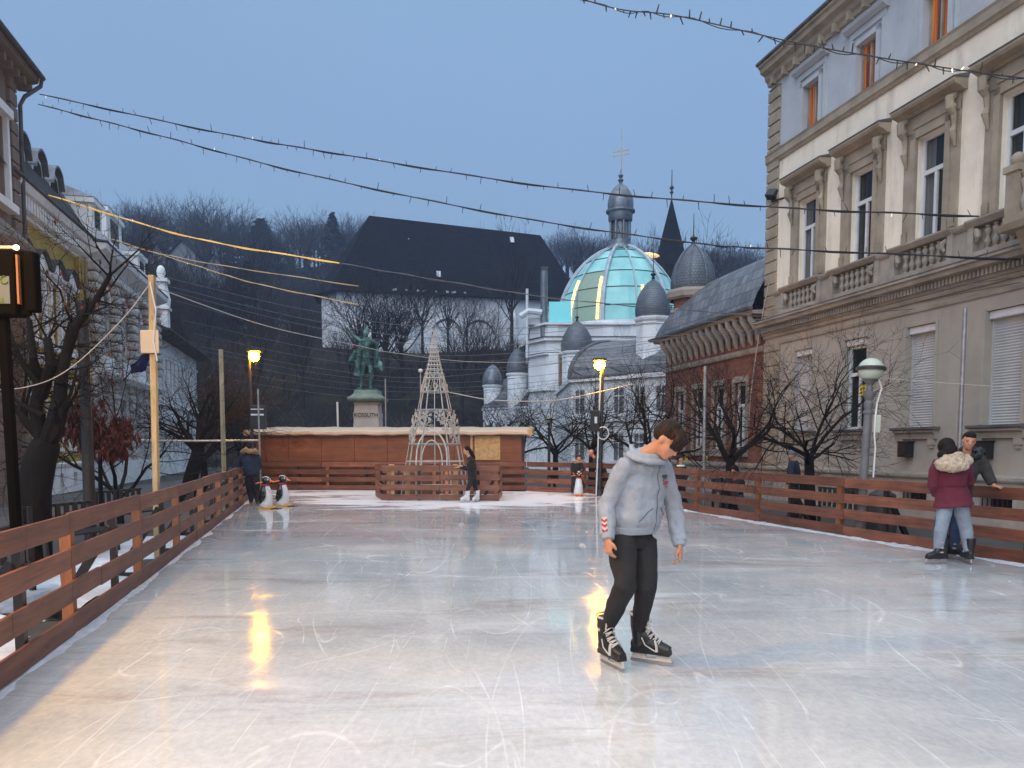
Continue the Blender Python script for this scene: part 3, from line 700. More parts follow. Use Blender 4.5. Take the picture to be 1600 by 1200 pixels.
# drum and stepped blocks
w = MB()
def block(mb, pts, z0, z1, m=0): mb.extz(pts, z0, z1, m)
mainp = [(1.3, 58.5), (2.5, 56.6), (13.0, 56.6), (14.5, 58.5), (14.5, 70), (1.3, 70)]
block(w, mainp, -.2, 9.2)
def sc_(pts, k, c=(7.9, 62)): return [(c[0] + (x - c[0]) * k[0], c[1] + (y - c[1]) * k[1]) for x, y in pts]
block(w, sc_(mainp, (1.03, 1.04)), 9.2, 9.45); block(w, sc_(mainp, (.99, .98)), 9.45, 10.35); block(w, sc_(mainp, (1.02, 1.03)), 10.35, 10.5)
block(w, sc_(mainp, (1.03, 1.04)), 8.2, 8.32); block(w, sc_(mainp, (1.03, 1.04)), 5.6, 5.8)
for x in (3.0, 5.0, 7.0, 9, 11.2, 12.8): w.box(x - .35, x + .35, 56.35, 56.65, 5.8, 8.2); w.box(x - .4, x + .4, 56.6, 57.2, 9.46, 10.34)
w.lathe([(dr + .45, 10.4), (dr + .5, 10.75), (dr + .2, 10.8)], 48, dc)
w.obj('wall', M['bwhite'], DB)
for x in (4.0, 8, 10.1): t = MB(); t.box(x - .55, x + .55, 56.5, 56.61, 6.0, 8.0); t.obj('boarded_window', M['board'], DB)

t = MB(); block(t, sc_(mainp, (1.045, 1.055)), 9.452, 9.5); block(t, sc_(mainp, (1.035, 1.045)), 8.322, 8.36); t.obj('lead_flashing', M['ledge'], DB)
# dome: panes between ribs
NS = 12; rows = [0, .13, .27, .42, .58, .74, .88, .965]
def dpt(an, q, off=0.0):
    a = q * PI / 2; rr = (dr + off) * math.cos(a) ** 1.18; return V((dc.x + rr * math.cos(an), dc.y + rr * math.sin(an), dz + (dh + off) * math.sin(a) ** 1.0))
dome = link('glass_dome', None, DB)
g = MB(); g2 = MB(); lt = MB()
for i in range(NS):
    a0 = 2 * PI * i / NS + .13; a1 = 2 * PI * (i + 1) / NS + .13
    for j in range(len(rows) - 1):
        for h_ in range(4):
            aa, ab = a0 + (a1 - a0) * h_ / 4, a0 + (a1 - a0) * (h_ + 1) / 4
            mid = (a0 + a1) / 2 % (2 * PI)
            tgt = g2 if (j < 3 and R(212) < mid < R(262)) else g
            tgt.quad(dpt(aa, rows[j]), dpt(ab, rows[j]), dpt(ab, rows[j + 1]), dpt(aa, rows[j + 1]))
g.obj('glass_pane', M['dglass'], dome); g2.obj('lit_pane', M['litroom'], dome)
for an in (R(213), R(243), R(284)): lt = MB(); lt.tube([dpt(an, q, .03) for q in (.03, .15, .28, .36 if an < R(280) else .2)], .11, 6); lt.obj('light_strip', M['lit'], dome)
rb = MB()
for i in range(NS):
    an = 2 * PI * i / NS + .13
    big = i % 2 == 0
    rb.tube([dpt(an, q / 12, .06) for q in range(0, 12)], (.17, .26) if big else .06, 6)
M['palezinc'] = mat('pale_dome_rib', (.40, .44, .50), rough=.5, var=.25, s=2); rb.obj('dome_rib', M['palezinc'], dome, smooth=True)
hp = MB()
for q in rows[:-1]: hp.tube([dpt(2 * PI * k / 48, q, .02) for k in range(49)], .035, 4, cap=False)
hp.obj('dome_ring', M['iron'], dome)
lz = dz + dh
ln = MB(); ln.lathe([(1.15, lz - .2), (1.0, lz), (.98, lz + .15), (.82, lz + .2), (.80, lz + .55)], 24, dc); ln.lathe([(.72, lz + .55), (.70, lz + 1.9)], 8, dc)
for k in range(8):
    an = 2 * PI * k / 8 + .2; ln.tube([(dc.x + .78 * math.cos(an), dc.y + .78 * math.sin(an), lz + .55), (dc.x + .78 * math.cos(an), dc.y + .78 * math.sin(an), lz + 1.95)], .1, 8)
ln.lathe([(.85, lz + 1.95), (.95, lz + 2.1), (.95, lz + 2.6), (1.15, lz + 2.72), (1.15, lz + 2.85), (.98, lz + 2.9), (1.02, lz + 3.2), (1.0, lz + 3.6), (.85, lz + 4.1), (.55, lz + 4.6), (.2, lz + 4.9), (.12, lz + 5.0), (.22, lz + 5.2), (.1, lz + 5.35), (.2, lz + 5.55), (.06, lz + 5.75), (.05, lz + 6.1)], 24, dc)
lant = ln.obj('lantern', M['zinc'], dome, smooth=True)
cr_ = MB(); z = lz + 6.1; x, y = dc.x, dc.y
cr_.tube([(x, y, z - .1), (x, y, z + 3.0)], [.07, .03], 8); cr_.bar((x - .62, y, z + .95), (x + .62, y, z + 1.15), .06, .1); cr_.bar((x - .62, y, z + 1.25), (x + .62, y, z + 1.45), .06, .1)
cr_.bar((x - .62, y, z + .95), (x - .62, y, z + 1.3), .06, .06); cr_.bar((x + .62, y, z + 1.1), (x + .62, y, z + 1.5), .06, .06)
M['brass'] = mat('pale_gilt', (.45, .43, .36), rough=.4, metal=.4); cr_.obj('cross', M['brass'], dome)
# front wing with curved zinc roof
w = MB(); wg = [(3.4, 44.6), (9.4, 39.5), (12.6, 43), (12.6, 56), (3.2, 56)]
block(w, wg, -.2, 5.2)
cw = (8, 50)
block(w, sc_(wg, (1.03, 1.03), cw), 5.2, 5.42); block(w, sc_(wg, (1.02, 1.02), cw), 2.9, 3.05)
w.obj('wing_wall', M['bwhite'], DB)
def facing_windows(parent, a, b_, n, z0, z1, ww, m='glass'):
    a, b_ = V((*a, 0)), V((*b_, 0)); d = (b_ - a).normalized(); nr = V((d.y, -d.x, 0))
    for k in range(n):
        c = a.lerp(b_, (k + .5) / n); g = MB(); q = MB()
        for (w2, off, zz0, zz1, tgt) in ((ww, .02, z0, z1, q), (ww - .12, .05, z0 + .08, z1 - .08, g)):
            p = [c - d * w2 / 2 + nr * off, c + d * w2 / 2 + nr * off]
            tgt.add([p[0] + V((0, 0, zz0)), p[1] + V((0, 0, zz0)), p[1] + V((0, 0, zz1)), p[0] + V((0, 0, zz1)),
                     p[0] - nr * .1 + V((0, 0, zz0)), p[1] - nr * .1 + V((0, 0, zz0)), p[1] - nr * .1 + V((0, 0, zz1)), p[0] - nr * .1 + V((0, 0, zz1))],
                    [(0, 1, 2, 3), (0, 4, 5, 1), (1, 5, 6, 2), (2, 6, 7, 3), (3, 7, 4, 0)])
        s = V((0, 0, .1)); q.bar(c - d * (ww / 2 + .1) + nr * .08 + V((0, 0, z0 - .06)), c + d * (ww / 2 + .1) + nr * .08 + V((0, 0, z0 - .06)), .16, .1)
        q.bar(c + nr * .07 + V((0, 0, z0)), c + nr * .07 + V((0, 0, z1)), .06, .05); q.bar(c - d * (ww / 2 - .02) + nr * .07 + V((0, 0, z0 + (z1 - z0) * .66)), c + d * (ww / 2 - .02) + nr * .07 + V((0, 0, z0 + (z1 - z0) * .66)), .05, .06)
        f = q.obj('window', M['white'], parent); g.obj('pane', M[m], f)
facing_windows(DB, wg[0], wg[1], 6, .7, 2.3, .7); facing_windows(DB, wg[0], wg[1], 6, 3.3, 4.8, .7)
r_ = MB(); vs = []
fr_ = [V((3.3, 44.5, 5.42)), V((9.4, 39.4, 5.42))]; bk_ = [V((6.6, 49, 8.0)), V((10.4, 46, 8.0))]
for k in range(9):
    q = k / 8; a = q * PI / 2
    for j in range(9):
        s = j / 8; f = fr_[0].lerp(fr_[1], s); b_ = bk_[0].lerp(bk_[1], s)
        vs.append((f.x + (b_.x - f.x) * (1 - math.cos(a)), f.y + (b_.y - f.y) * (1 - math.cos(a)), f.z + (b_.z - f.z) * math.sin(a)))
r_.add(vs, [(k * 9 + j, k * 9 + j + 1, (k + 1) * 9 + j + 1, (k + 1) * 9 + j) for k in range(8) for j in range(8)])
r_.add([vs[k * 9] for k in range(9)] + [(3.2, 56, 5.42), (6.6, 56, 8.0)], [(8, 10, 9, 0, 1, 2, 3, 4, 5, 6, 7)])
r_.quad(vs[72], vs[80], (11, 56, 8.0), (6.6, 56, 8.0))
r_.obj('wing_roof', M['zshing'], DB, smooth=True, ang=50)
r_ = MB(); r_.tube([vs[k * 9] for k in range(9)], .14, 6); r_.tube([vs[0], vs[8]], .12, 6); r_.obj('roof_edge', M['ledge'], DB)
# steel walkway railing beside the dome
r_ = MB()
for k in range(9):
    x = 9.6 + k * .45; r_.tube([(x, 55.8, 10.5), (x, 55.8, 11.6)], .03, 4)
for z in (11.0, 11.6): r_.tube([(9.6, 55.8, z), (13.2, 55.8, z)], .03, 4)
r_.obj('railing', M['iron'], DB)
# turrets of the bath house
turret('', '', (7.66, 42.4), .92, 2.0, 8.5, 10.6, M['bwhite'], M['zscale'], n=8, ribs=0, fin=1.6, parent=DB)
turret('', '', (4.7, 56.3), 1.1, 4.5, 8.35, 10.6, M['bwhite'], M['zscale'], n=8, ribs=0, fin=1.4, parent=DB)
turret('', '', (.45, 63.8), .85, 2.0, 7.5, 9.6, M['bwhite'], M['zscale'], n=16, ribs=0, fin=.4, parent=DB)
turret('', '', (-1.65, 66.5), .8, 2.0, 6.75, 8.5, M['bwhite'], M['zinc'], n=16, ribs=8, fin=1.0, parent=DB)
w = MB(); lw = [(-2.5, 66), (1.3, 62), (1.3, 69), (-2.5, 69)]; block(w, lw, -.2, 4.6); block(w, sc_(lw, (1.04, 1.05), (0, 66)), 4.6, 4.8); w.obj('wing_wall', M['bwhite'], DB)
facing_windows(DB, lw[0], lw[1], 4, 1.0, 3.4, .8)
w = MB(); w.add([(-2.6, 65.9, 4.8), (1.3, 61.8, 4.8), (1.3, 66, 7.8), (-.6, 67.5, 7.4), (-2.6, 69, 4.8)], [(0, 1, 2, 3), (0, 3, 4)]); w.obj('wing_roof', M['zshing'], DB)
w = MB(); w.tube([(2.35, 57.2, 9.5), (2.35, 57.2, 14.3)], .27, 12); w.tube([(2.35, 57.2, 14.3), (2.35, 57.2, 14.6)], [.2, .32], 12); w.obj('flue', M['zinc'], DB, smooth=True)
w = MB(); w.box(1.2, 3.3, 57.5, 59.5, 10.5, 11.0); w.tube([(1.1, 57.0, 8), (1.1, 57, 13)], .1, 8); w.tube([(.6, 57, 11), (1.2, 57, 11.4), (2.2, 57, 11.3)], .22, 8); w.obj('ventilation_duct', M['white'], DB)
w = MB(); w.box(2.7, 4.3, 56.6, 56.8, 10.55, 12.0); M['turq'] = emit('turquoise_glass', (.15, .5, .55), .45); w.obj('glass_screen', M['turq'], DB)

# ------------------------------------------------------------------ CHURCH ON THE HILL
CH = thing('hill_church', 'big white church with a vast dark shingled hip roof standing on the hillside', 'church', (-8.2, 113, -2.6), R(13)); CH.scale = (.95, .95, 1)
M['lime'] = plaster('limewash', (0.72, 0.74, 0.78), dirt=(.3, .3, .3), amt=.5)
M['shake'] = brick('dark_shingles', (0.006, 0.008, 0.013), (0.011, 0.014, 0.020), (0.003, 0.004, 0.006), w=1.1, h=.55, ms=.05, rough=.9, bump=.6); M['shake'].node_tree.nodes['Principled BSDF'].inputs['Specular IOR Level'].default_value = .12
apse = [(-17.6, -6), (17.2, -6), (17.2, 7), (-15, 7), (-19.5, 3), (-19.8, -2.5)]
w = MB(); w.extz(apse, 10, 25.3); w.obj('wall', M['lime'], CH)
ev = [(-18.6, -7), (18.2, -7), (18.2, 8), (-15.6, 8), (-20.6, 3.6), (-20.9, -3)]
w = MB(); rl, rr_ = (-12.8, 0, 36.4), (13.4, 0, 35.2)
w.add([(x, y, 24.6) for x, y in ev] + [rl, rr_], [(0, 1, 7, 6), (1, 2, 7), (2, 3, 6, 7), (3, 4, 6), (4, 5, 6), (5, 0, 6), (5, 4, 3, 2, 1, 0)])
rf = w.obj('roof', M['shake'], CH)
for (x, q) in ((-7.4, .80), (8.6, .85), (-3.2, .30), (12.4, .25)):
    s = MB(); y = -7 + 7 * q; z = 24.6 + 11.3 * q; s.bar((x - .3, y - .1, z - .2), (x + .3, y - .1, z - .2), .1, 1.0, up=(0, .52, .85)); s.obj('roof_light', M['white'], rf)
s = MB()
for k in range(8): s.bar((-10 + k * 1.4 + (k % 3) * .5, -6.85, 25.0), (-9.4 + k * 1.4, -6.8, 25.1), .3, .25)
s.obj('snow_patch', M['snow'], rf)
# blind arches in relief
w = MB()
def arch(mb, cx, z, r, h, y, th=.14, a0=0, a1=180, n=16):
    pts = [(cx + r * math.cos(R(a0 + (a1 - a0) * i / n)), y, z + h * math.sin(R(a0 + (a1 - a0) * i / n))) for i in range(n + 1)]
    mb.tube(pts, th, 6)
for cx in (-2.4, 2.4): arch(w, cx + .2, 19.2, 2.2, 2.3, -6.05, a0=10, a1=178)
arch(w, 4.2, 14.6, 2.2, 2.4, -6.05); arch(w, -3.8, 14.6, 1.6, 2.4, -6.05)
w.tube([(.2, -6.05, 19.2), (.2, -6.05, 17.8)], .14, 6); w.obj('blind_arch', M['ledge'], CH)
w = MB()
for x in (-12, -7.6, 7.2, 16.6): w = MB(); w.box(x - .6, x + .6, -7.2, -6, 10, 22.0); w.add([(x - .6, -7.2, 22), (x + .6, -7.2, 22), (x + .6, -6, 23.6), (x - .6, -6, 23.6)], [(0, 1, 2, 3)]); w.obj('buttress', M['lime'], CH)
pc = link('porch', None, CH)
w = MB(); w.box(8.0, 16.2, -10.5, -6.05, 10, 17.0); w.exty([(8, 17), (16.2, 17), (13.2, 20.6), (10.4, 20.6)], -10.45, -6.05); w.obj('porch_wall', M['lime'], pc)
w = MB(); w.add([(7.4, -11, 16.7), (12.0, -11, 21.4), (12, -6, 21.4), (7.4, -6, 16.7), (16.8, -11, 16.7), (16.8, -6, 16.7)], [(0, 1, 2, 3), (1, 4, 5, 2)]); w.add([(7.4, -11.02, 16.6), (8.4, -11.02, 16.6), (10.6, -11.02, 20.2), (9.9, -11.02, 20.2)], [(0, 1, 2, 3)]); w.obj('porch_roof', M['shake'], pc)
w = MB(); w.exty([(11.6, 10), (13.9, 10), (13.9, 15.6), (13.4, 16.8), (12.75, 17.3), (12.1, 16.8), (11.6, 15.6)], -10.62, -10.5)
for x in (10.3, 15.2): w.exty([(x - .65, 15.2), (x - .3, 14.7), (x, 14.3), (x + .3, 14.7), (x + .65, 15.2), (x + .3, 15.7), (x, 16.1), (x - .3, 15.7)], -10.6, -10.5)
w.obj('pointed_door', M['dark'], pc)
# dark spire behind the dome
SP = thing('church_spire', 'dark pointed spire with a thin finial behind the glass dome', 'spire', (22.3, 110, 0), R(20))
w = MB(); w.box(-2.2, 2.2, -2.2, 2.2, 18, 26.5); w.obj('tower', M['shake'], SP)
w = MB(); w.lathe([(2.75, 26.0), (1.95, 28.6), (.75, 33.2), (.06, 36.0)], 8); sr = w.obj('spire_roof', M['shake'], SP)
w = MB(); w.lathe([(.06, 35.9), (.1, 36.6), (.28, 36.9), (.1, 37.2), (.35, 37.5), (.08, 37.9), (.05, 40.0)], 8); w.obj('finial', M['iron'], sr)
w = MB(); w.box(-5.5, 5.5, -1, 3, 20, 27.4)
M['glow'] = emit('warm_glow', (1.0, .62, .25), 1.0)
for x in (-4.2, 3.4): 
    gl = MB(); gl.ell((x, -1.5, 27.6), (1.5, .4, .35), 8); gl.obj('glow_ellipsoid', M['glow'], SP)  # emissive ellipsoids on either side of the spire
# ------------------------------------------------------------------ LEFT ROW (local x grows towards the camera, +y to the street)
LO = V((-15.666 - .36, 26.165 - .085, 0)); LR = R(283.328)
def lx(x, y, z=0):
    c, s = math.cos(LR), math.sin(LR); return V((LO.x + c * x - s * y, LO.y + s * x + c * y, z))
M['ybrick'] = brick('yellow_brick', (0.62, 0.45, 0.09), (0.48, 0.34, 0.07), (0.34, 0.26, 0.09), ms=.012)
M['trim'] = plaster('grey_white_trim', (0.84, 0.85, 0.86), dirt=(.3, .3, .3), amt=.35)
M['brownst'] = plaster('brown_stone_front', (0.22, 0.165, 0.135), dirt=(.06, .05, .045), amt=.5)
M['rust'] = mat('grey_rusticated_stone', (0.52, 0.50, 0.475), rough=.85, var=.3, s=1.4, bump=.5, bs=16)
M['redroof'] = brick('red_tile_roof', (0.30, 0.045, 0.035), (0.24, 0.04, 0.03), (.1, .02, .02), w=.5, h=.5, ms=.03, axes='x')
def shell(parent, x0, x1, z1, mats, holes=(), y=0, dep=9, z0=-.3, rev=.25, m=0):
    w = MB(); wall(w, x0, x1, z0, z1, list(holes), y, rev, m)
    for x in (x0, x1): w.quad((x, y, z0), (x, y - dep, z0), (x, y - dep, z1), (x, y, z1), m)
    w.quad((x0, y - dep, z0), (x1, y - dep, z0), (x1, y - dep, z1), (x0, y - dep, z1), m)
    o = w.obj('wall', mats, parent)
    d = MB(); d.quad((x0 + .05, y - .42, z0), (x1 - .05, y - .42, z0), (x1 - .05, y - .42, z1), (x0 + .05, y - .42, z1)); d.obj('dark_interior', M['dark'], parent)
    return o
# --- yellow brick house
YB = thing('brick_house', 'yellow brick house with white pedimented windows and arched roof dormers on the left', 'building', tuple(LO), LR)
yc = [1.1 - 1.52 * k for k in range(4)]
gh = [(c - .36, c + .36, 1.5, 3.85) for c in yc]; uh = [(c - .38, c + .38, 5.1, 7.22) for c in yc]
w = MB(); wall(w, -5.4, 2.0, .85, 8.95, gh + uh, 0, .22); wall(w, -5.4, 2.0, -.3, .85, [(c - .2, c + .2, .02, .55) for c in yc], .08, .3, 1)
for x in (-5.4,): w.quad((x, 0, -.3), (x, -9, -.3), (x, -9, 9.7), (x, 0, 9.7))
w.box(-5.4, -4.6, .0, .16, .85, 8.95)
w.obj('wall', [M['ybrick'], M['trim']], YB)
d = MB(); d.quad((-5.3, -.4, 0), (2, -.4, 0), (2, -.4, 9), (-5.3, -.4, 9)); d.obj('dark_interior', M['dark'], YB)
t = MB(); t.ext([(0, .8), (.12, .8), (.14, .9), (0, .95)], -5.45, 2); t.ext([(0, 4.35), (.08, 4.35), (.14, 4.45), (.2, 4.5), (.2, 4.6), (0, 4.7)], -5.45, 2)
t.ext([(0, 5.0), (.1, 5.02), (.1, 5.14), (0, 5.2)], -5.4, 2)
t.ext([(0, 8.9), (.12, 8.92), (.14, 9.0), (0, 9.05)], -5.45, 2); t.ext([(0, 9.05), (.03, 9.05), (.03, 9.5), (0, 9.5)], -5.45, 2); t.ext([(0, 9.5), (.42, 9.56), (.5, 9.72), (.5, 9.8), (0, 9.82)], -5.5, 2)
x = -5.35
while x < 2: t.box(x, x + .12, .03, .34, 9.08, 9.5); x += .25
t.obj('stone_trim', M['trim'], YB)
for c in yc:
    s = MB()
    for q in (-1, 1): s.box(c + q * .38, c + q * .5, 0, .06, 1.45, 3.95)
    s.box(c - .45, c + .45, 0, .1, 1.36, 1.48); s.box(c - .5, c + .5, 0, .1, 3.88, 4.02); s.obj('window_surround', M['trim'], YB); s = MB()
    for q in (-1, 1): s.box(c + q * .38, c + q * .56, .0, .14, 5.3, 7.7)
    s.box(c - .62, c + .62, 0, .18, 7.62, 7.82); s.ext([(0, 7.82), (.26, 7.84), (.3, 7.94), (0, 7.96)], c - .7, c + .7)
    s.exty([(c - .66, 7.96), (c + .66, 7.96), (c + .45, 8.22), (c + .2, 8.4), (c, 8.47), (c - .2, 8.4), (c - .45, 8.22)], .0, .2)
    s.box(c - .46, c + .46, 0, .12, 5.3, 5.46)
    s.obj('window_surround', M['trim'], YB, loc=(0, 0, -.38))
    s = MB(); pr = [(c - .74, 7.97), (c - .5, 8.27), (c - .22, 8.47), (c, 8.55), (c + .22, 8.47), (c + .5, 8.27), (c + .74, 7.97)]
    for a, b in zip(pr, pr[1:]): s.add([(a[0], -.0, a[1]), (b[0], 0, b[1]), (b[0], .34, b[1]), (a[0], .34, a[1]), (a[0], 0, a[1] + .04), (b[0], 0, b[1] + .04), (b[0], .34, b[1] + .04), (a[0], .34, a[1] + .04)], [(0, 1, 2, 3), (4, 7, 6, 5), (3, 2, 6, 7), (0, 4, 5, 1)])
    s.obj('hood_lead', M['ledge'], YB, loc=(0, 0, -.38))
    window(YB, c - .38, c + .38, 5.1, 7.22, -.1, mull=1); window(YB, c - .36, c + .36, 1.5, 3.85, -.1, mull=1)
r_ = MB(); r_.add([(-5.5, .45, 9.82), (3.2, .45, 9.82), (3.2, -1.5, 13.3), (-5.5, -1.5, 13.1), (-5.5, -9, 13.1), (3.2, -9, 13.3), (-5.5, -9, 9.8)], [(0, 1, 2, 3), (3, 2, 5, 4), (0, 3, 4, 6)]); rf = r_.obj('roof', M['slate'], YB)
for x in (1.3, -.3, -1.9, -3.6):
    dr_ = link('dormer', None, YB, (x, -.4, 10.2)); b = MB()
    ar = [(-.5, 0), (.5, 0), (.5, 1.1), (.38, 1.45), (0, 1.62), (-.38, 1.45), (-.5, 1.1)]
    b.exty(ar, -1.4, .1); b.exty([(-.36, .15), (.36, .15), (.36, 1.05), (.25, 1.3), (0, 1.4), (-.25, 1.3), (-.36, 1.05)], .1, .13, 1)
    b.obj('dormer_wall', [M['trim'], M['dark']], dr_)
    b = MB(); ar2 = [(-.58, 1.0), (-.45, 1.48), (-.2, 1.66), (0, 1.7), (.2, 1.66), (.45, 1.48), (.58, 1.0)]
    for a, c2 in zip(ar2, ar2[1:]): b.add([(a[0], -1.4, a[1] + .02), (c2[0], -1.4, c2[1] + .02), (c2[0], .3, c2[1] + .02), (a[0], .3, a[1] + .02), (a[0], .3, a[1] + .1), (c2[0], .3, c2[1] + .1), (c2[0], -1.4, c2[1] + .1), (a[0], -1.4, a[1] + .1)], [(0, 1, 2, 3), (3, 2, 5, 4), (4, 5, 6, 7)])
    b.obj('dormer_roof', M['zinc'], dr_)
g = MB(); g.tube([(-5.6, .52, 9.86), (2.6, .52, 9.86)], .07, 6); g.obj('gutter', M['ledge'], YB)
# --- nearest brown house with deep eaves
NB = thing('stone_house', 'dark brown stone house with deep overhanging eaves at the left edge', 'building', tuple(LO), LR)
nh = [(3.0, 3.9, 8.7, 11.2), (4.0, 4.9, 8.7, 11.2), (5.6, 6.6, 8.7, 11.2), (2.7, 3.6, .9, 3.9), (5.4, 7.2, -.2, 4.1), (3.1, 4.3, 5.0, 7.2)]
shell(NB, 2.0, 12, 13.0, M['brownst'], nh, y=.35)
for h in nh[:4]: window(NB, h[0], h[1], h[2], h[3], .25, mull=1, fw=.1)
window(NB, 3.1, 4.3, 5.0, 7.2, .25, mull=1, fw=.1)
t = MB(); t.box(2.75, 6.9, .36, .62, 11.2, 11.45); t.box(2.75, 6.9, .36, .66, 8.45, 8.68)
for x in (2.85, 3.95, 5.25, 6.75): t.box(x - .07, x + .07, .36, .5, 8.7, 11.2)
t.obj('window_surround', M['trim'], NB)
t = MB(); z = -.2
while z < 12.4: t.box(1.96, 2.5, .34, .47, z + .02, z + .4); z += .43
for x in (2.62, 4.7):
    z = -.2
    while z < 4.2: t.box(x - .0, x + .5 if x > 4 else x + .05, .34, .47, z + .02, z + .4); z += .43
t.obj('quoins', M['brownst'], NB, bevel=.03)
t = MB(); arch(t, 3.2, 3.9, .75, .6, .42, th=.12); arch(t, 6.3, 3.8, 1.2, .9, .42, th=.16)
t.ext([(.34, 4.5), (.7, 4.6), (.8, 4.8), (.34, 4.9)], 2, 12); t.obj('arch_moulding', M['brownst'], NB)
# curved oriel under the first floor windows
t = MB(); n = 14
def oriel(z, r, k=0): return [(4.0 + r * math.cos(PI * i / n) * 1.5, .35 + r * math.sin(PI * i / n) * .8, z) for i in range(n + 1)]
pr = [(5.0 - .6, .25), (4.9, .75), (5.2, .95), (6.9, .95), (7.1, 1.15), (7.3, 1.2), (7.5, 1.0), (8.0, .35)]
vs = [p for z, r in pr for p in oriel(z, r)]
t.add(vs, [(j * (n + 1) + i, j * (n + 1) + i + 1, (j + 1) * (n + 1) + i + 1, (j + 1) * (n + 1) + i) for j in range(len(pr) - 1) for i in range(n)])
t.obj('oriel', M['brownst'], NB)
t = MB(); t.ext([(.3, 12.75), (.85, 12.9), (.9, 13.05), (.3, 13.15)], 1.3, 12, 0)
x = 1.5
while x < 12: t.box(x, x + .14, .35, .75, 12.55, 12.76, 0); x += .5
t.obj('eaves', M['brownst'], NB)
t = MB(); t.add([(1.25, .95, 13.1), (12, .95, 13.1), (12, -4, 17.5), (3.2, -4, 17.5), (1.25, -9, 13.1)], [(0, 1, 2, 3), (0, 3, 4)]); t.obj('roof', M['slate'], NB)
t = MB(); t.tube([(1.3, 1.0, 13.08), (12, 1.0, 13.08)], .08, 8); t.tube([(1.4, 1.0, 13.05), (1.4, .95, 12.8), (1.75, .6, 12.3), (1.85, .5, 12.0), (1.85, .45, 4.6)], .06, 8); t.obj('gutter', M['ledge'], NB)
# --- ornate grey stone house
OB = thing('stone_house', 'ornate grey stone house with rusticated piers and attic blocks on the left', 'building', tuple(LO), LR)
oc = [-7.3, -10.2, -13.1, -16.0]
oh = [(c - .6, c + .6, 5.4, 8.2) for c in oc] + [(c - .5, c + .5, 1.4, 3.7) for c in oc]
shell(OB, -17.3, -5.42, 9.3, [M['rust']], oh, y=.25, m=0, z0=.85)
t = MB(); t.box(-17.3, -5.42, -3, .34, -.3, .85); t.obj('plinth', M['trim'], OB)
t = MB(); t.box(-17.3, -5.42, .24, .28, 1.0, 4.0)
pz = [-5.75, -8.75, -11.65, -14.55, -17.0]
for x in pz:
    b = MB(); z = 5.3
    while z < 8.6: b.box(x - .48, x + .48, .22, .62, z + .04, z + .38); z += .41
    z = 1
    while z < 4.2: b.box(x - .42, x + .42, .22, .4, z + .03, z + .4); z += .43
    b.obj('rusticated_pier', M['rust'], OB, bevel=.09)
t = MB(); t.ext([(.2, 4.35), (.6, 4.4), (.75, 4.6), (.75, 4.72), (.2, 4.8)], -17.4, -5.4); t.ext([(.2, 8.7), (.6, 8.72), (.66, 8.9), (.3, 8.92), (.3, 9.25), (.2, 9.25)], -17.4, -5.4)
t.ext([(.2, 9.25), (.5, 9.3), (.95, 9.5), (1.0, 9.7), (.2, 9.75)], -17.5, -5.35)
for c in oc: t.box(c - .75, c + .75, .25, .5, 4.8, 5.35); arch(t, c, 7.7, .72, .6, .34, th=.1)
t.obj('stone_trim', M['trim'], OB)
t = MB(); t.ext([(.2, 9.75), (1.02, 9.74), (1.02, 9.79), (.2, 9.9)], -17.5, -5.3); t.obj('lead_flashing', M['ledge'], OB)
for c in oc: window(OB, c - .6, c + .6, 5.4, 8.2, .12, mull=1, fw=.09); window(OB, c - .5, c + .5, 1.4, 3.7, .12, mull=1, fw=.08)
def attic(x, w_, h_, y0=-1.6, y1=.3, lead=True):
    a = link('attic_block', None, OB, (x, 0, 0)); t = MB(); t.box(-w_, w_, y0, y1, 9.75, 9.75 + h_); t.box(-w_ - .1, w_ + .1, y0 - .1, y1 + .12, 9.75 + h_, 9.95 + h_)
    t.box(-w_ - .05, w_ + .05, y0, y1 + .06, 10.0, 10.15); t.obj('attic_wall', M['trim'], a)
    t = MB(); t.box(-w_ * .5, w_ * .5, y1, y1 + .03, 10.2, 9.6 + h_); t.obj('window', M['glass'], a)
    t = MB(); t.add([(-w_ - .12, y1 + .14, 9.96 + h_), (w_ + .12, y1 + .14, 9.96 + h_), (w_ * .7, y0 * .5, 10.5 + h_), (-w_ * .7, y0 * .5, 10.5 + h_), (-w_ - .12, y0 - .1, 9.96 + h_), (w_ + .12, y0 - .1, 9.96 + h_)], [(0, 1, 2, 3), (1, 5, 2), (0, 3, 4), (3, 2, 5, 4)]); t.obj('attic_roof', M['zinc'], a)
attic(-6.8, .7, 1.7); attic(-10.3, 1.3, 2.2, -2.2, .1); attic(-14.6, .8, 1.4)
t = MB(); t.box(-17.2, -5.5, .35, .6, 9.9, 10.3)
t.obj('parapet', M['trim'], OB)
t = MB(); t.add([(-17.3, -.2, 9.9), (-5.5, -.2, 9.9), (-5.5, -4, 12.4), (-17.3, -4, 12.4), (-17.3, -9, 9.8)], [(0, 1, 2, 3), (0, 3, 4)]); t.obj('roof', M['slate'], OB)
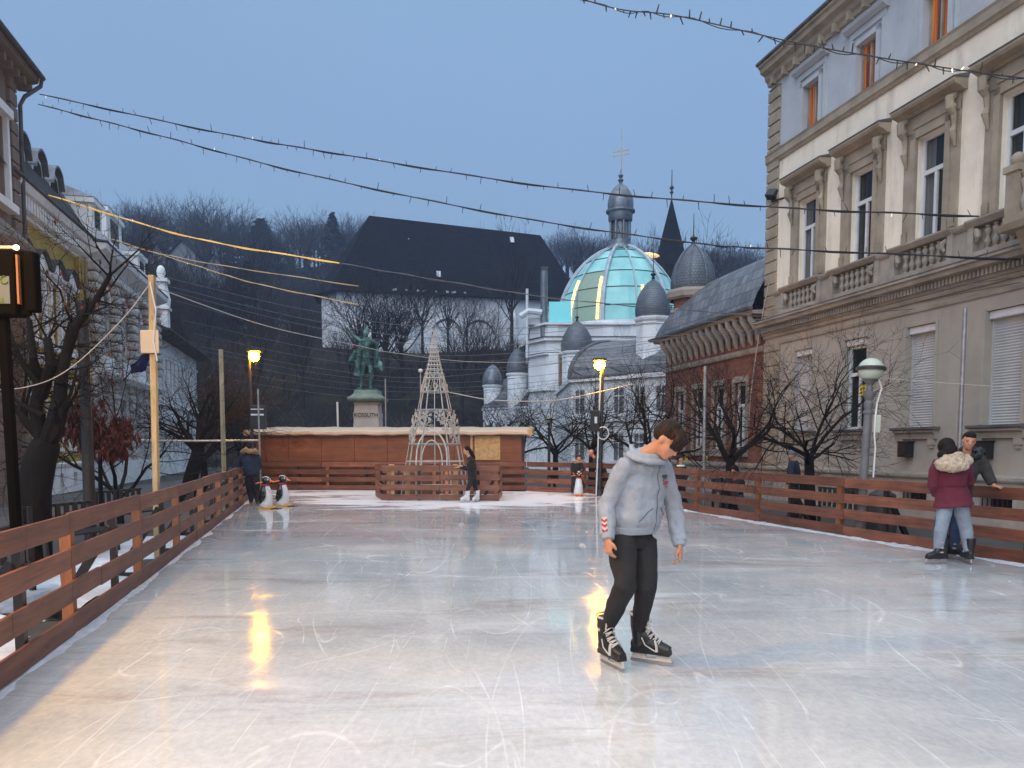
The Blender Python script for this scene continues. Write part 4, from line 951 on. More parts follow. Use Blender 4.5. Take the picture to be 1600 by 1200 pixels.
# --- far white house with red tiled roof
FB = thing('tiled_house', 'far pale house with a red tiled gable at the end of the left row', 'building', tuple(LO), LR)
fc = [-18.4 - 1.25 * k for k in range(11)]
fh2 = [(c - .32, c + .32, 4.6, 6.7) for c in fc] + [(c - .36, c + .36, 1.2, 3.2) for c in fc]
shell(FB, -32.6, -17.35, 7.9, [M['trim']], fh2, y=0)
for h in fh2: window(FB, h[0], h[1], h[2], h[3], -.1, mull=1)
t = MB(); t.ext([(0, 3.9), (.2, 3.95), (.2, 4.1), (0, 4.15)], -32.6, -17.4); t.ext([(0, 7.0), (.12, 7.0), (.12, 7.15), (0, 7.2)], -32.6, -17.4)
for c in fc:
    for q in (-1, 1): t.tube([(c + q * .5, .1, 4.4), (c + q * .5, .1, 6.7)], .1, 6)
    t.box(c - .45, c + .45, 0, .2, 6.72, 6.9)
t.obj('stone_trim', M['trim'], FB)
t = MB(); t.ext([(-.2, 7.9), (.9, 8.0), (.95, 8.12), (-.2, 8.4)], -33.0, -17.4); t.obj('eaves', M['ledge'], FB)
t = MB(); t.tube([(-33, 1.0, 8.05), (-17.4, 1.0, 8.05)], .08, 6); t.tube([(-32.9, .95, 8.0), (-33.3, 1.2, 7.6), (-33.2, .9, 6.8), (-32.7, .12, 6.3)], .07, 6); t.obj('gutter', M['ledge'], FB)
t = MB(); t.add([(-33, .85, 8.15), (-17.4, .85, 8.15), (-17.4, -4.5, 10.4), (-30, -4.5, 10.4), (-33, -9, 8.15)], [(0, 1, 2, 3), (0, 3, 4)]); t.obj('roof', M['slate'], FB)
t = MB(); t.add([(-19.8, .1, 8.2), (-17.4, .1, 8.2), (-17.4, -3.0, 12.0), (-19.0, -3, 12.0), (-20, -6, 8.2)], [(0, 1, 2, 3), (0, 3, 4)]); t.obj('tiled_gable', M['redroof'], FB)
t = MB(); t.box(-21.1, -20.3, -.3, .4, 8.2, 9.6); t.box(-21.2, -20.2, -.4, .5, 9.6, 9.75); t.box(-21, -20.4, -.2, .3, 9.75, 11.2); t.box(-21.15, -20.25, -.35, .45, 11.2, 11.4); t.ell((-20.7, .05, 11.8), (.25, .25, .4), 8); t.lathe([(.45, 9.75), (.5, 10.2), (.35, 10.9), (.3, 11.2)], 8, (-20.7, .05, 0)); t.obj('corner_pinnacle', M['trim'], FB)

# ------------------------------------------------------------------ small hillside houses
M['housew'] = plaster('hill_house_wall', (0.16, 0.17, 0.19), amt=.4)
for i, (px, py, D, w_, lab) in enumerate(((245, 414, 150, 2.0, 'small pale house high on the dark hillside, leftmost of the hill houses'), (285, 408, 152, 2.6, 'pale house high on the hillside right of the leftmost hill house'),
                                 (335, 432, 140, 1.8, 'small pale house lower on the hillside among bare trees'), (400, 512, 120, 5, 'long low grey house half hidden by trees on the lower hillside'))):
    p = P(px, py, D); zz = HZ(p.x, p.y)
    h = thing('hill_house', lab, 'house', (p.x, p.y, p.z - 3.2), R(8 * i - 10))
    b = MB(); b.box(-w_, w_, 0, 7, -4, 4.6); b.exty([(-w_, 4.6), (w_, 4.6), (0, 7)], 0.05, 6.9); b.obj('wall', M['housew'], h)
    b = MB(); b.add([(-w_ - .4, -.4, 4.3), (0, -.4, 7.2), (0, 7.4, 7.2), (-w_ - .4, 7.4, 4.3), (w_ + .4, -.4, 4.3), (w_ + .4, 7.4, 4.3)], [(0, 1, 2, 3), (1, 4, 5, 2)]); b.obj('roof', M['shake'], h)
    for k in range(int(w_)):
        x = -w_ + 2 * w_ * (k + .5) / int(w_); b = MB(); b.box(x - .45, x + .45, -.06, .02, 1.2, 3.0); b.obj('window', M['glass'], h)

# ------------------------------------------------------------------ bare trees
def grow(mb, p, d, L, r, lvl, rn, o, m=0):
    """one limb as a curved tube; then its side limbs"""
    nseg = max(2, min(6, int(L / o.get('seg', .25)))) if lvl < o['lv'] else 2
    pts = [p.copy()]; rad = [r]; dd = d.normalized(); wob = o['wob']
    r1 = r * (o['tap'] if lvl < o['lv'] else .25)
    for i in range(nseg):
        dd = (dd + V((rn.gauss(0, wob), rn.gauss(0, wob), rn.gauss(0, wob) + (o['up'] if lvl else 0) - (o.get('droop', 0) * (lvl >= 2))))).normalized()
        pts.append(pts[-1] + dd * (L / nseg)); rad.append(r + (r1 - r) * (i + 1) / nseg)
    n = 8 if lvl == 0 else (5 if lvl == 1 else 3)
    if o.get('lo'): n = 5 if lvl == 0 else 3
    mb.tube(pts, rad, n, m if lvl < 2 else m, cap=False)
    if lvl >= o['lv']: return
    k = o['n'][min(lvl, len(o['n']) - 1)]
    k = max(1, int(k + rn.uniform(-.8, .8)))
    for j in range(k):
        t = o.get('t0', .35) + (1 - o.get('t0', .35)) * (j + rn.random()) / k if lvl else o.get('tr', .8) + (1 - o.get('tr', .8)) * rn.random()
        if j == 0 and lvl: t = 1.0
        q = t * nseg; i = min(int(q), nseg - 1); pp = pts[i].lerp(pts[i + 1], q - i); ax = (pts[i + 1] - pts[i]).normalized()
        sp = R(rn.uniform(*o['sp'][min(lvl, len(o['sp']) - 1)])) * (.35 if t == 1.0 and lvl else 1)
        az = 2 * PI * (j + rn.uniform(-.3, .3)) / k + lvl
        u = ax.orthogonal().normalized(); w_ = ax.cross(u)
        nd = ax * math.cos(sp) + (u * math.cos(az) + w_ * math.sin(az)) * math.sin(sp)
        grow(mb, pp, nd, L * rn.uniform(*o['len'][min(lvl, len(o['len']) - 1)]), max(o.get('rmin', .003), r * (1 - t * (1 - o['tap'])) * o['rr'] * rn.uniform(.8, 1.05)), lvl + 1, rn, o, m)
def bare_tree(name, label, cat, loc, H, r, seed, group=None, o=None, leaves=None, trunkpts=None, kind=None):
    rn = random.Random(seed)
    o = dict(dict(lv=5, n=[4, 4, 4, 4, 3], sp=[(30, 60), (25, 55), (25, 60), (25, 65)], len=[(.9, 1.3), (.6, .85), (.55, .8), (.5, .8)], wob=.13, up=.05, tap=.65, rr=.62, rmin=.004), **(o or {}))
    t = thing(name, label, cat, loc, 0, group)
    pts = trunkpts or [V((0, 0, -.3)), V((0.03, 0, H * .15)), V((.0, .03, H * .3))]
    pts = [V(p) for p in pts]
    tr = MB(); rad = [r * (1.25 - .35 * i / (len(pts) - 1)) for i in range(len(pts))]; tr.tube(pts, rad, 12, 0)
    c = MB(); top = pts[-1]; base_d = (pts[-1] - pts[-2]).normalized(); k = o['n'][0]
    for j in range(k):
        az = 2 * PI * (j + rn.uniform(-.2, .2)) / k + o.get('az', 0); sp = R(rn.uniform(*o['sp'][0]))
        d = V((math.cos(az) * math.sin(sp), math.sin(az) * math.sin(sp), math.cos(sp)))
        st = top - base_d * rn.uniform(.02, .35) * H * .2
        grow(c, st, d, (H - top.z) * o.get('l0', .42) * rn.uniform(.8, 1.15), r * o.get('r0', .5) * rn.uniform(.8, 1.1), 1, rn, o, 0)
    tr.obj('trunk', M['bark'], t, smooth=True, ang=80)
    c.obj('crown', M['twig'], t, raw=True)
    if leaves:
        lm, cnt, cx, cr_, sz = leaves; lf = MB()
        vv = [V(v) for v in c.v]
        for i in range(cnt):
            p = vv[rn.randrange(len(vv))]
            if p.z < cx: continue
            a = V((rn.gauss(0, 1), rn.gauss(0, 1), rn.gauss(0, 1))).normalized() * sz * .3; b = V((0, 0, -sz * rn.uniform(.8, 1.8))) + V((rn.gauss(0, .4), rn.gauss(0, .4), 0)) * sz
            lf.add([p, p + b * .4 + a, p + b, p + b * .5 - a], [(0, 1, 2, 3)])
        lf.obj('dry_leaves', lm, t, raw=True)
    return t

# hillside wood: shared far-tree shapes
def far_tree_mesh(seed, kind):
    rn = random.Random(seed); mb = MB()
    if kind == 'bare':
        H = 10; mb.tube([V((0, 0, -1.5)), V((0, 0, 3.0)), V((.1, 0, 5.5))], [.26, .2, .13], 5, 0, cap=False)
        o = dict(lv=4, n=[7, 4, 4, 3], sp=[(20, 50), (20, 45), (20, 50), (20, 60)], len=[(.5, .7), (.55, .8), (.5, .8)], wob=.10, up=.09, tap=.5, rr=.6, rmin=.02, lo=1, seg=1.2)
        for j in range(15):
            az = j * 2.4 + rn.random(); sp = R(rn.uniform(12, 48)); z = rn.uniform(2.6, 5.4)
            grow(mb, V((0, 0, z)), V((math.cos(az) * math.sin(sp), math.sin(az) * math.sin(sp), math.cos(sp))), rn.uniform(2.6, 4.2), .10, 1, rn, o)
    else:
        mb.tube([V((0, 0, -1)), V((0, 0, 10))], [.2, .03], 5, cap=False)
        for i in range(620):
            z = 1 + 9.4 * rn.random() ** 1.2; rr = (10.8 - z) * .27 * rn.uniform(.35, 1.1); a = rn.uniform(0, 2 * PI); p = V((rr * math.cos(a), rr * math.sin(a), z - rr * .3))
            u = V((math.cos(a), math.sin(a), -.5)) * .6; w_ = V((-math.sin(a), math.cos(a), 0)) * .28
            mb.add([p - u - w_ * .4, p - w_, p + u, p + w_], [(0, 1, 2, 3)])
    return mb
FT = [far_tree_mesh(s, 'bare') for s in range(6)]; CT = [far_tree_mesh(40 + s, 'con') for s in range(2)]
M['conifer'] = mat('dark_conifer', (0.018, 0.028, 0.022), rough=.9, var=.4, s=.8)
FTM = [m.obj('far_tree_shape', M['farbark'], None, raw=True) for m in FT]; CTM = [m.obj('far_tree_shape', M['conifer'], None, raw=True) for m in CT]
ftd = [o.data for o in FTM]; ctd = [o.data for o in CTM]
for o in FTM + CTM: bpy.data.objects.remove(o)
rn = random.Random(11)
def clear_of_church(x, y): return not (-31 < x < 12 and 98 < y < 124) and not (18 < x < 28 and 104 < y < 116)
# skyline individuals
sky_l = [(222, 12), (240, 14), (262, 15), (288, 13), (318, 13), (345, 15.5), (372, 12), (430, 12), (452, 14), (476, 14), (497, 12), (545, 15), (566, 12), (600, 12), (700, 9.5), (725, 10), (790, 9), (835, 10), (868, 11), (885, 12.5), (905, 12.5), (925, 12), (950, 11), (1012, 11), (1088, 10), (1108, 11), (1135, 12), (1160, 11.5), (1185, 11)] + [(215 + 11.5 * q, 11.8 + 2.6 * math.sin(q * .9) + 1.2 * math.sin(q * 2.3)) for q in range(31)] + [(690 + 13 * q, 9.5) for q in range(10)] + [(868 + 10 * q, 11.5) for q in range(10)] + [(1072 + 11 * q, 10.5) for q in range(11)]
n_sk = 0
for i, (px, H) in enumerate(sky_l):
    D = 196 + rn.uniform(-14, 8); p = P(px, 400, D); z = HZ(p.x, p.y)
    o = link('bare_tree', ftd[i % 6], None, (p.x, p.y, z), (0, 0, rn.uniform(0, 6))); k = H / 10 * rn.uniform(.66, .84); o.scale = (k * 1.3, k * 1.3, k)
    side = 'left of the church' if px < 560 else ('behind the church roof' if px < 850 else 'right of the church beyond the dome')
    tag(o, 'bare tree against the sky on the ridge ' + side, 'tree', 'ridge trees ' + side)
for i, (px, H, lab) in enumerate(((408, 11.5, 'broad dark evergreen among the bare ridge trees left of the church'), (520, 12.5, 'narrow dark evergreen on the ridge close to the left end of the church roof'), (663, 8, 'small pointed evergreen tip showing over the church roof'))):
    p = P(px, 400, 190); o = link('evergreen_tree', ctd[i % 2], None, (p.x, p.y, HZ(p.x, p.y)), (0, 0, i)); k = H / 10; o.scale = (k * (2.3 if i == 0 else 1.3), k * (2.3 if i == 0 else 1.3), k); tag(o, lab, 'tree')
# individually standing trees over the slope
cnt = 0
while cnt < 150:
    y = rn.uniform(68, 190); x = rn.uniform(-.62 * y - 3, .42 * y) if rn.random() < .75 else rn.uniform(-.55 * y, -.2 * y)
    if not clear_of_church(x, y) or (x > 0 and y < 78): continue
    zt = HZ(x, y)
    con = rn.random() < .10
    if -31 < x < 12 and y < 100 and zt > 6: k = rn.uniform(.35, .55); con = False
    else: k = rn.uniform(.8, 1.25)
    o = link('evergreen_tree' if con else 'bare_tree', (ctd if con else ftd)[rn.randrange(2 if con else 6)], None, (x, y, zt), (0, 0, rn.uniform(0, 6))); o.scale = (k, k, k)
    tag(o, 'dark evergreen in the wood on the slope' if con else 'bare leafless tree in the wood on the slope', 'tree', 'evergreens in the hillside wood' if con else 'bare trees of the hillside wood'); cnt += 1
# the rest of the wood as one mass
wd = MB(); rn = random.Random(21)
lo = []
for s in range(4):
    m_ = MB(); r2 = random.Random(70 + s); m_.tube([V((0, 0, -1)), V((0, 0, 5))], [.2, .1], 3, cap=False)
    for j in range(80):
        az = r2.uniform(0, 6.28); z = r2.uniform(1.5, 6); rr = r2.uniform(.3, 2.6); b = V((rr * math.cos(az), rr * math.sin(az), z + r2.uniform(.5, 4))); a = V((b.x * .2, b.y * .2, z - .5)); m_.tube([a, a.lerp(b, .6) + V((0, 0, -.2)), b], [.06, .04, .015], 3, cap=False)
    lo.append(m_)
k = 0
while k < 330:
    y = rn.uniform(66, 205); x = rn.uniform(-.66 * y, .5 * y)
    if not clear_of_church(x, y) or (x > -2 and y < 80) or (-31 < x < 12 and y < 100): continue
    q = rn.uniform(.7, 1.2); wd.join(lo[rn.randrange(4)], Matrix.Translation((x, y, HZ(x, y))) @ Matrix.Rotation(rn.uniform(0, 6), 4, 'Z') @ Matrix.Diagonal((q, q, q, 1))); k += 1
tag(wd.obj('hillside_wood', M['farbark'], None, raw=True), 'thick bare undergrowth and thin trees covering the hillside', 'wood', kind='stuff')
# low scrub below the church
sc2 = MB(); rn = random.Random(9)
for i in range(2600):
    y = rn.uniform(60, 104); x = rn.uniform(-60, 20); z = HZ(x, y); h = rn.uniform(.8, 2.4); a = V((x, y, z - .1))
    for j in range(2): b = a + V((rn.gauss(0, .7), rn.gauss(0, .5), h * rn.uniform(.6, 1))); sc2.tube([a, b], [.05, .015], 3, cap=False)
M['scrub'] = mat('brown_scrub', (0.055, 0.038, 0.030), rough=.95, var=.5, s=.2)
tag(sc2.obj('scrub', M['scrub'], None, raw=True), 'brown winter scrub on the bank below the church', 'scrub', kind='stuff')
# big bare trees in front of the church wall
def far_big(px, py, D, H, lab, seed, wd=1.0):
    p = P(px, py, D); o = link('bare_tree', ftd[seed % 6], None, (p.x, p.y, p.z), (0, 0, seed)); k = H / 10; o.scale = (k * wd, k * wd, k); tag(o, lab, 'tree'); return o
far_big(800, 545, 100, 12.0, 'tall bare tree standing right before the church porch', 2, .9)
far_big(700, 545, 96, 7.0, 'low reddish bare tree before the arch of the church wall', 4, 1.1)
far_big(730, 548, 97, 5.5, 'low bare bush-like tree beside the blind arch of the church', 1, 1.2)
far_big(660, 548, 94, 8.0, 'bare tree behind the top of the metal light cone', 5, 1.0)
far_big(585, 600, 84, 8.6, 'tall bare tree seen above the bronze statue', 2, 1.5); far_big(628, 600, 83, 8.2, 'bare tree between the bronze statue and the light cone', 1, 1.4)
far_big(605, 600, 80, 9.0, 'large spreading bare tree behind the bronze statue', 3, 1.25)
far_big(560, 600, 78, 8.6, 'dense dark bare tree just left of the statue head', 0, 1.1)
# ------------------------------------------------------------------ rink boards
ORD = ['first', 'second', 'third', 'fourth', 'fifth', 'sixth', 'seventh', 'eighth', 'ninth', 'tenth', 'eleventh', 'twelfth', 'thirteenth', 'fourteenth', 'fifteenth']
def fence_panel(a, b, side, label, group, seed=0, legs=True):
    """four nailed boards on an upright, braced behind; side = +1 when the outside is to the left of a->b"""
    rn = random.Random(seed); d = (b - a); L = d.length; ang = math.atan2(d.y, d.x)
    t = thing('fence_panel', label, 'fence', tuple(a), ang, group)
    z = .022
    for k in range(4):
        j = rn.uniform(-.012, .012); q = MB(); sp = L * rn.choice([.34, .5, .62]) if rn.random() < .5 else None
        cuts = [0.004, L - .004] if not sp else [0.004, sp, L - .004]
        for x0, x1 in zip(cuts, cuts[1:]):
            dz = rn.uniform(-.006, .006); dy = rn.uniform(0, .006)
            q.box(x0 + .002, x1 - .002, side * dy, side * (.032 + dy), z + dz + j, z + .162 + dz + j)
        q.obj('board', M['fence'], t, bevel=.004); z += .273
    q = MB(); x = .14
    q.box(x, x + .10, side * .042, side * .13, 0, .95); q.obj('post', M['fpost'], t, bevel=.004)
    q = MB(); x = L * .62; q.box(x, x + .075, side * .042, side * .10, -.1, .93); q.bar((x + .03, side * .10, .75), (x + .03, side * .62, -.14), .06, .08); q.bar((x + .03, side * .04, -.12), (x + .03, side * .7, -.12), .06, .06)
    q.obj('brace', M['black'], t)
    return t
def run(poly, step, side, txt, group, sd):
    pts = along(poly, step)
    for i, (a, b) in enumerate(zip(pts, pts[1:])):
        fence_panel(a, b, side, 'brown wooden rink boards, %s panel from the near end of the %s' % (ORD[i], txt), group, sd + i)
run(LF, 2.4, 1, 'left side', 'rink boards', 10)
run(RF, 2.4, -1, 'right side', 'rink boards', 40)
bk = [V((-9.1, 27.2, 0)), V((0.5, 26.65, 0))]
pts = along(bk, 2.4)
for i, (a, b) in enumerate(zip(pts, pts[1:])): fence_panel(a, b, 1, 'rink boards standing against the long hut, %s panel from the left' % ORD[i], 'rink boards', 70 + i)
en = [('front left', V((-3.73, 21.9, 0)), V((-2.05, 21.77, 0))), ('front right', V((-2.05, 21.77, 0)), V((-.36, 21.64, 0))), ('left end', V((-4.23, 23.7, 0)), V((-3.73, 21.9, 0))), ('right end', V((-.36, 21.64, 0)), V((-.3, 24.0, 0))),
      ('back left', V((-2.3, 24.3, 0)), V((-4.23, 23.7, 0))), ('back right', V((-.3, 24.0, 0)), V((-2.3, 24.3, 0)))]
for i, (w_, a, b) in enumerate(en): fence_panel(a, b, 1, 'low board panel at the %s of the small pen around the light cone' % w_, 'pen boards', 90 + i)
q = thing('corner_post', 'pale raw timber post in the front of the pen', 'post', (-3.0, 21.98, 0)); m_ = MB(); m_.box(-.07, .07, 0, .1, 0, .98); m_.obj('post', M['rawwood'], q); 
for x, lab in ((-1.62, 'pale raw timber post behind the middle of the pen front'), (-3.45, 'pale raw timber post at the left of the pen front')):
    q = thing('corner_post', lab, 'post', (x, 21.98, 0)); m_ = MB(); m_.box(-.07, .07, 0, .1, 0, 1.03); m_.obj('post', M['rawwood'], q)

# ------------------------------------------------------------------ long wooden hut
M['ply'] = wood('stained_plywood', (0.175, 0.060, 0.023), (0.105, 0.034, 0.014), rough=.55, s=.5)
M['osb'] = mat('osb_board', (0.45, 0.30, 0.14), rough=.75, var=.3, s=14, bump=.3)
M['tarp'] = mat('cream_roof_sheet', (0.50, 0.40, 0.29), rough=.5, var=.1, s=1.5, bump=.2, bs=5)
H = thing('hut', 'long low wooden hut stained reddish brown with a cream rolled roof edge', 'hut', (-9.15, 27.5, 0), R(-2.9))
W_ = 9.5; b = MB(); n = 8
for k in range(n): b.box(W_ * k / n + .006, W_ * (k + 1) / n - .006, -.02 + .004 * (k % 2), .05, .0, 1.0); b.box(W_ * k / n + .006, W_ * (k + 1) / n - .006, -.015 + .004 * (k % 2), .05, 1.01, 1.97)
b.box(0, W_, .05, .1, 0, 1.97); b.box(0, .05, .1, 3, 0, 1.97); b.box(W_ - .05, W_, .1, 3, 0, 1.97); b.box(0, W_, 3, 3.05, 0, 1.97)
b.obj('wall', M['ply'], H)
b = MB(); b.box(7.85, 8.75, -.045, -.025, 1.06, 1.9); b.obj('light_panel', M['osb'], H)
b = MB(); b.box(7.70, 7.78, -.05, -.025, .9, 2.0); b.obj('batten', M['rawwood'], H)
b = MB(); vs = []; pr = [(-.22, 1.93), (-.30, 1.97), (-.30, 2.05), (-.2, 2.10), (.6, 2.2), (3.2, 2.3)]
for k, (y, z) in enumerate(pr):
    for i in range(41): vs.append((-.25 + (W_ + .5) * i / 40, y + .02 * math.sin(i * 1.7 + k), z + .012 * math.sin(i * .9) + .01 * math.sin(i * 2.3)))
b.add(vs, [(k * 41 + i, k * 41 + i + 1, (k + 1) * 41 + i + 1, (k + 1) * 41 + i) for k in range(5) for i in range(40)])
rfh = b.obj('roof', M['tarp'], H, smooth=True)
b = MB(); b.tube([(-.26, -.2, 2.02), (-.26, 3.1, 2.2)], .12, 8); b.tube([(W_ + .26, -.2, 2.0), (W_ + .26, 3.1, 2.2)], .12, 10); b.obj('rolled_edge', M['osb'], rfh, smooth=True)

# ------------------------------------------------------------------ wire cone of lights
M['rope'] = mat('frosted_rope_light', (0.46, 0.45, 0.42), rough=.5, var=.2, s=8, bump=.3)
M['tinsel'] = mat('grey_tinsel', (0.26, 0.26, 0.27), rough=.6, var=.5, s=30, bump=1.0, bs=60)
XT = thing('light_cone', 'tall metal wire Christmas cone hung with snowflake ropes inside the pen', 'decoration', (-2.30, 22.95, 0))
def cr2(z): 
    pr = [(0, 1.02), (1.1, .86), (1.6, .76), (2.6, .50), (3.15, .38), (3.6, .27), (4.1, .15), (4.75, .04)]
    for (a, ra), (b_, rb_) in zip(pr, pr[1:]):
        if a <= z <= b_: return ra + (rb_ - ra) * (z - a) / (b_ - a)
    return .03
def cp(an, z, k=1.0): r = cr2(z) * k; return V((r * math.cos(an), r * math.sin(an), z))
b = MB(); NR = 12
for i in range(NR):
    an = 2 * PI * i / NR + .1; b.tube([cp(an, z) for z in (0.02, .8, 1.6, 2.6, 3.15, 3.6, 4.1, 4.7)], .012, 5)
for z in (.35, 1.1): b.tube([cp(2 * PI * k / 36, z) for k in range(37)], .014, 4)
b.obj('wire_rib', M['rope'], XT)
b = MB()
for z in (1.60, 2.6): b.tube([cp(2 * PI * k / 40, z) for k in range(41)], .035, 7, cap=False)
b.obj('tinsel_ring', M['tinsel'], XT)
b = MB()
for k in range(8): z = 3.68 + k * .125; b.tube([cp(2 * PI * q / 24, z, 1.12) for q in range(25)], .016, 5)
for z0, z1, n in ((3.15, 3.62, 9), (3.55, 3.75, 8)):
    for i in range(n):
        a0 = 2 * PI * i / n; a1 = 2 * PI * (i + .5) / n; b.tube([cp(a0, z0, 1.08), cp(a1, z1, 1.1), cp(2 * PI * (i + 1) / n, z0, 1.08)], .012, 4)
    b.tube([cp(2 * PI * q / 30, z0, 1.08) for q in range(31)], .013, 4)
for i in range(9):
    an = 2 * PI * i / 9; c = cp(an, 3.3, 1.1); b.tube([c + V((.07 * math.cos(q * .9) * -math.sin(an), .07 * math.cos(q * .9) * math.cos(an), .07 * math.sin(q * .9))) for q in range(8)], .013, 4)
b.obj('light_ring', M['rope'], XT)
# branching frost ornaments
def frost(mb, an, z, s, seed):
    rn = random.Random(seed); rt = V((-math.sin(an), math.cos(an), 0)); up = V((0, 0, 1)); c = cp(an, z, 1.05)
    for k in range(6):
        th = k * PI / 3 + rn.uniform(-.1, .1) + .3; d = rt * math.cos(th) + up * math.sin(th); e = c + d * s; mb.tube([c, e], .013, 5)
        for q in (.45, .72):
            for sg in (-1, 1):
                t2 = th + sg * .75; d2 = rt * math.cos(t2) + up * math.sin(t2); mb.tube([c + d * s * q, c + d * s * q + d2 * s * .36], .011, 5)
b = MB()
for i, (ad, z, s_) in enumerate(((228, 2.32, .27), (196, 2.15, .30), (212, 1.85, .24), (180, 2.45, .2), (312, 2.30, .27), (342, 2.2, .30), (328, 1.88, .25), (2, 2.42, .2), (10, 1.9, .26), (165, 1.9, .24), (120, 2.2, .24), (60, 2.2, .24), (252, 2.42, .17), (290, 2.44, .17))):
    frost(b, R(ad), z, s_, i)
b.obj('frost_ornament', M['rope'], XT)
b = MB()
for (w_, h_, th_) in ((.44, 1.98, .04), (.30, 1.72, .03)):
    pts = [V((-w_, -1.02, .02)), V((-w_, -.97, h_ * .55))] + [V((-w_ * math.cos(PI * k / 10), -.9, h_ * .62 + (h_ * .38) * math.sin(PI * k / 10))) for k in range(11)] + [V((w_, -.97, h_ * .55)), V((w_, -1.02, .02))]
    b.tube(pts, th_ * .6, 6)
b.obj('doorway_arch', M['rope'], XT)
b = MB()
for i in range(5):
    an = i * 2 * PI / 5; b.tube([(0, 0, 4.66), (.10 * math.cos(an), .05 * math.sin(an), 4.8 + .03 * i), (.06 * math.cos(an + 1), .03, 4.95 + .03 * i)], .010, 4)
b.tube([(-.02, 0, 4.6), (.03, 0, 4.8), (-.05, 0, 4.95), (-.18, 0, 5.15), (-.14, 0, 5.18)], .012, 5); b.tube([(0, 0, 4.7), (.06, 0, 5.0), (.01, 0, 5.3)], .008, 4)
b.obj('star_top', M['rope'], XT)

# ------------------------------------------------------------------ lettering helper
def text_obj(name, s, size, material, parent, mw, ext=.004, bold=0.0, shear=0.0):
    cu = bpy.data.curves.new(name, 'FONT'); cu.body = s; cu.size = size; cu.extrude = ext; cu.offset = bold; cu.shear = shear; cu.align_x = 'CENTER'; cu.align_y = 'CENTER'
    to = bpy.data.objects.new(name, cu); COL.objects.link(to); dg = bpy.context.evaluated_depsgraph_get(); me = bpy.data.meshes.new_from_object(to.evaluated_get(dg)); bpy.data.objects.remove(to)
    me.materials.clear(); me.materials.append(material); o = link(name, me, parent); o.matrix_local = mw; return o

# ------------------------------------------------------------------ lamps
M['sodium'] = emit('lit_sodium_bulb', (1.0, 0.40, 0.003), 340)
M['sodium'].node_tree.nodes['Color Ramp'].color_ramp.elements[0].color = (1.0, .40, .003, 1)
def street_floodlamp(name_label, base, top, arm, energy, boxes=None, col=(0.05, 0.03, 0.025)):
    t = thing('lamp_post', name_label, 'lamp post', tuple(base))
    base, top, arm = V(base), V(top), V(arm)
    b = MB(); b.tube([V((0, 0, 0)), top - base], [.055, .045], 10); b.tube([V((0, 0, 0)), V((0, 0, .18))], [.12, .1], 10); b.obj('pole', M['iron'], t, smooth=True)
    hd = arm - base; b = MB(); b.tube([top - base - V((0, 0, .05)), hd + V((0, 0, .17))], .025, 6); b.box(hd.x - .20, hd.x + .20, hd.y - .12, hd.y + .16, hd.z + .12, hd.z + .2); b.obj('lamp_housing', M['iron'], t, bevel=.02)
    b = MB(); b.ell(hd, (.16, .14, .16), 8); lo_ = b.obj('lamp_glass', M['sodium'], t, smooth=True)
    if not energy: return t
    l = bpy.data.lights.new('lamp_light', 'POINT'); l.energy = energy; l.color = (1.0, 0.57, 0.13); l.shadow_soft_size = .12
    ll = bpy.data.objects.new('lamp_light', l); COL.objects.link(ll); ll.parent = t; ll.location = hd - V((0, 0, .3)); return t
ll_ = P(397, 556, 23); LLt = street_floodlamp('lit dark lamp post with a sodium floodlight beside the left end of the hut', (-7.72, 23.0, -.1), (-7.80, 23.0, 4.62), tuple(ll_), 0)
b = MB(); b.box(-.02, .42, -.22, -.02, 2.15, 2.85); b.obj('switch_box', M['black'], LLt, bevel=.015); b = MB(); b.box(.02, .40, -.235, -.222, 2.55, 2.60); b.box(.02, .40, -.235, -.222, 2.72, 2.75); b.obj('box_stripe', M['white'], LLt)
rl_ = P(937, 570, 23.8); RLt = street_floodlamp('lit thin lamp post with a sodium floodlight at the far right corner of the rink', (2.74, 23.95, 0), (2.80, 23.9, 4.2), tuple(rl_), 0)
b = MB(); b.box(-.32, -.04, -.2, -.04, 2.0, 2.65); b.obj('switch_box', M['black'], RLt, bevel=.015); b = MB(); b.box(-.2, -.12, -.212, -.202, 2.25, 2.45); b.obj('box_label', M['white'], RLt)
b = MB(); b.tube([(.02 + .17 * math.cos(q * PI / 10) + .06, -.1, 1.95 + .19 * math.sin(q * PI / 10)) for q in range(21)], .018, 5); b.obj('cable_coil', M['white'], RLt)
b = MB(); b.tube([(-.12, -.1, 0.02), (-.06, -.1, 2), (.0, -.1, 4.1)], .022, 6); b.obj('pale_conduit', M['white'], RLt)
# next lamp of the left row, just out of view; then one added behind the viewer to brighten near ice
street_floodlamp('lit dark lamp post with a sodium floodlight beside the near left rink boards', (-4.3, 4.0, -.1), (-4.3, 4.0, 4.6), (-4.0, 4.0, 4.35), 360)
street_floodlamp('lit dark lamp post with a sodium floodlight behind the near end of the rink', (1.0, -3.4, -.1), (1.0, -3.4, 4.4), (1.0, -3.0, 4.1), 360)

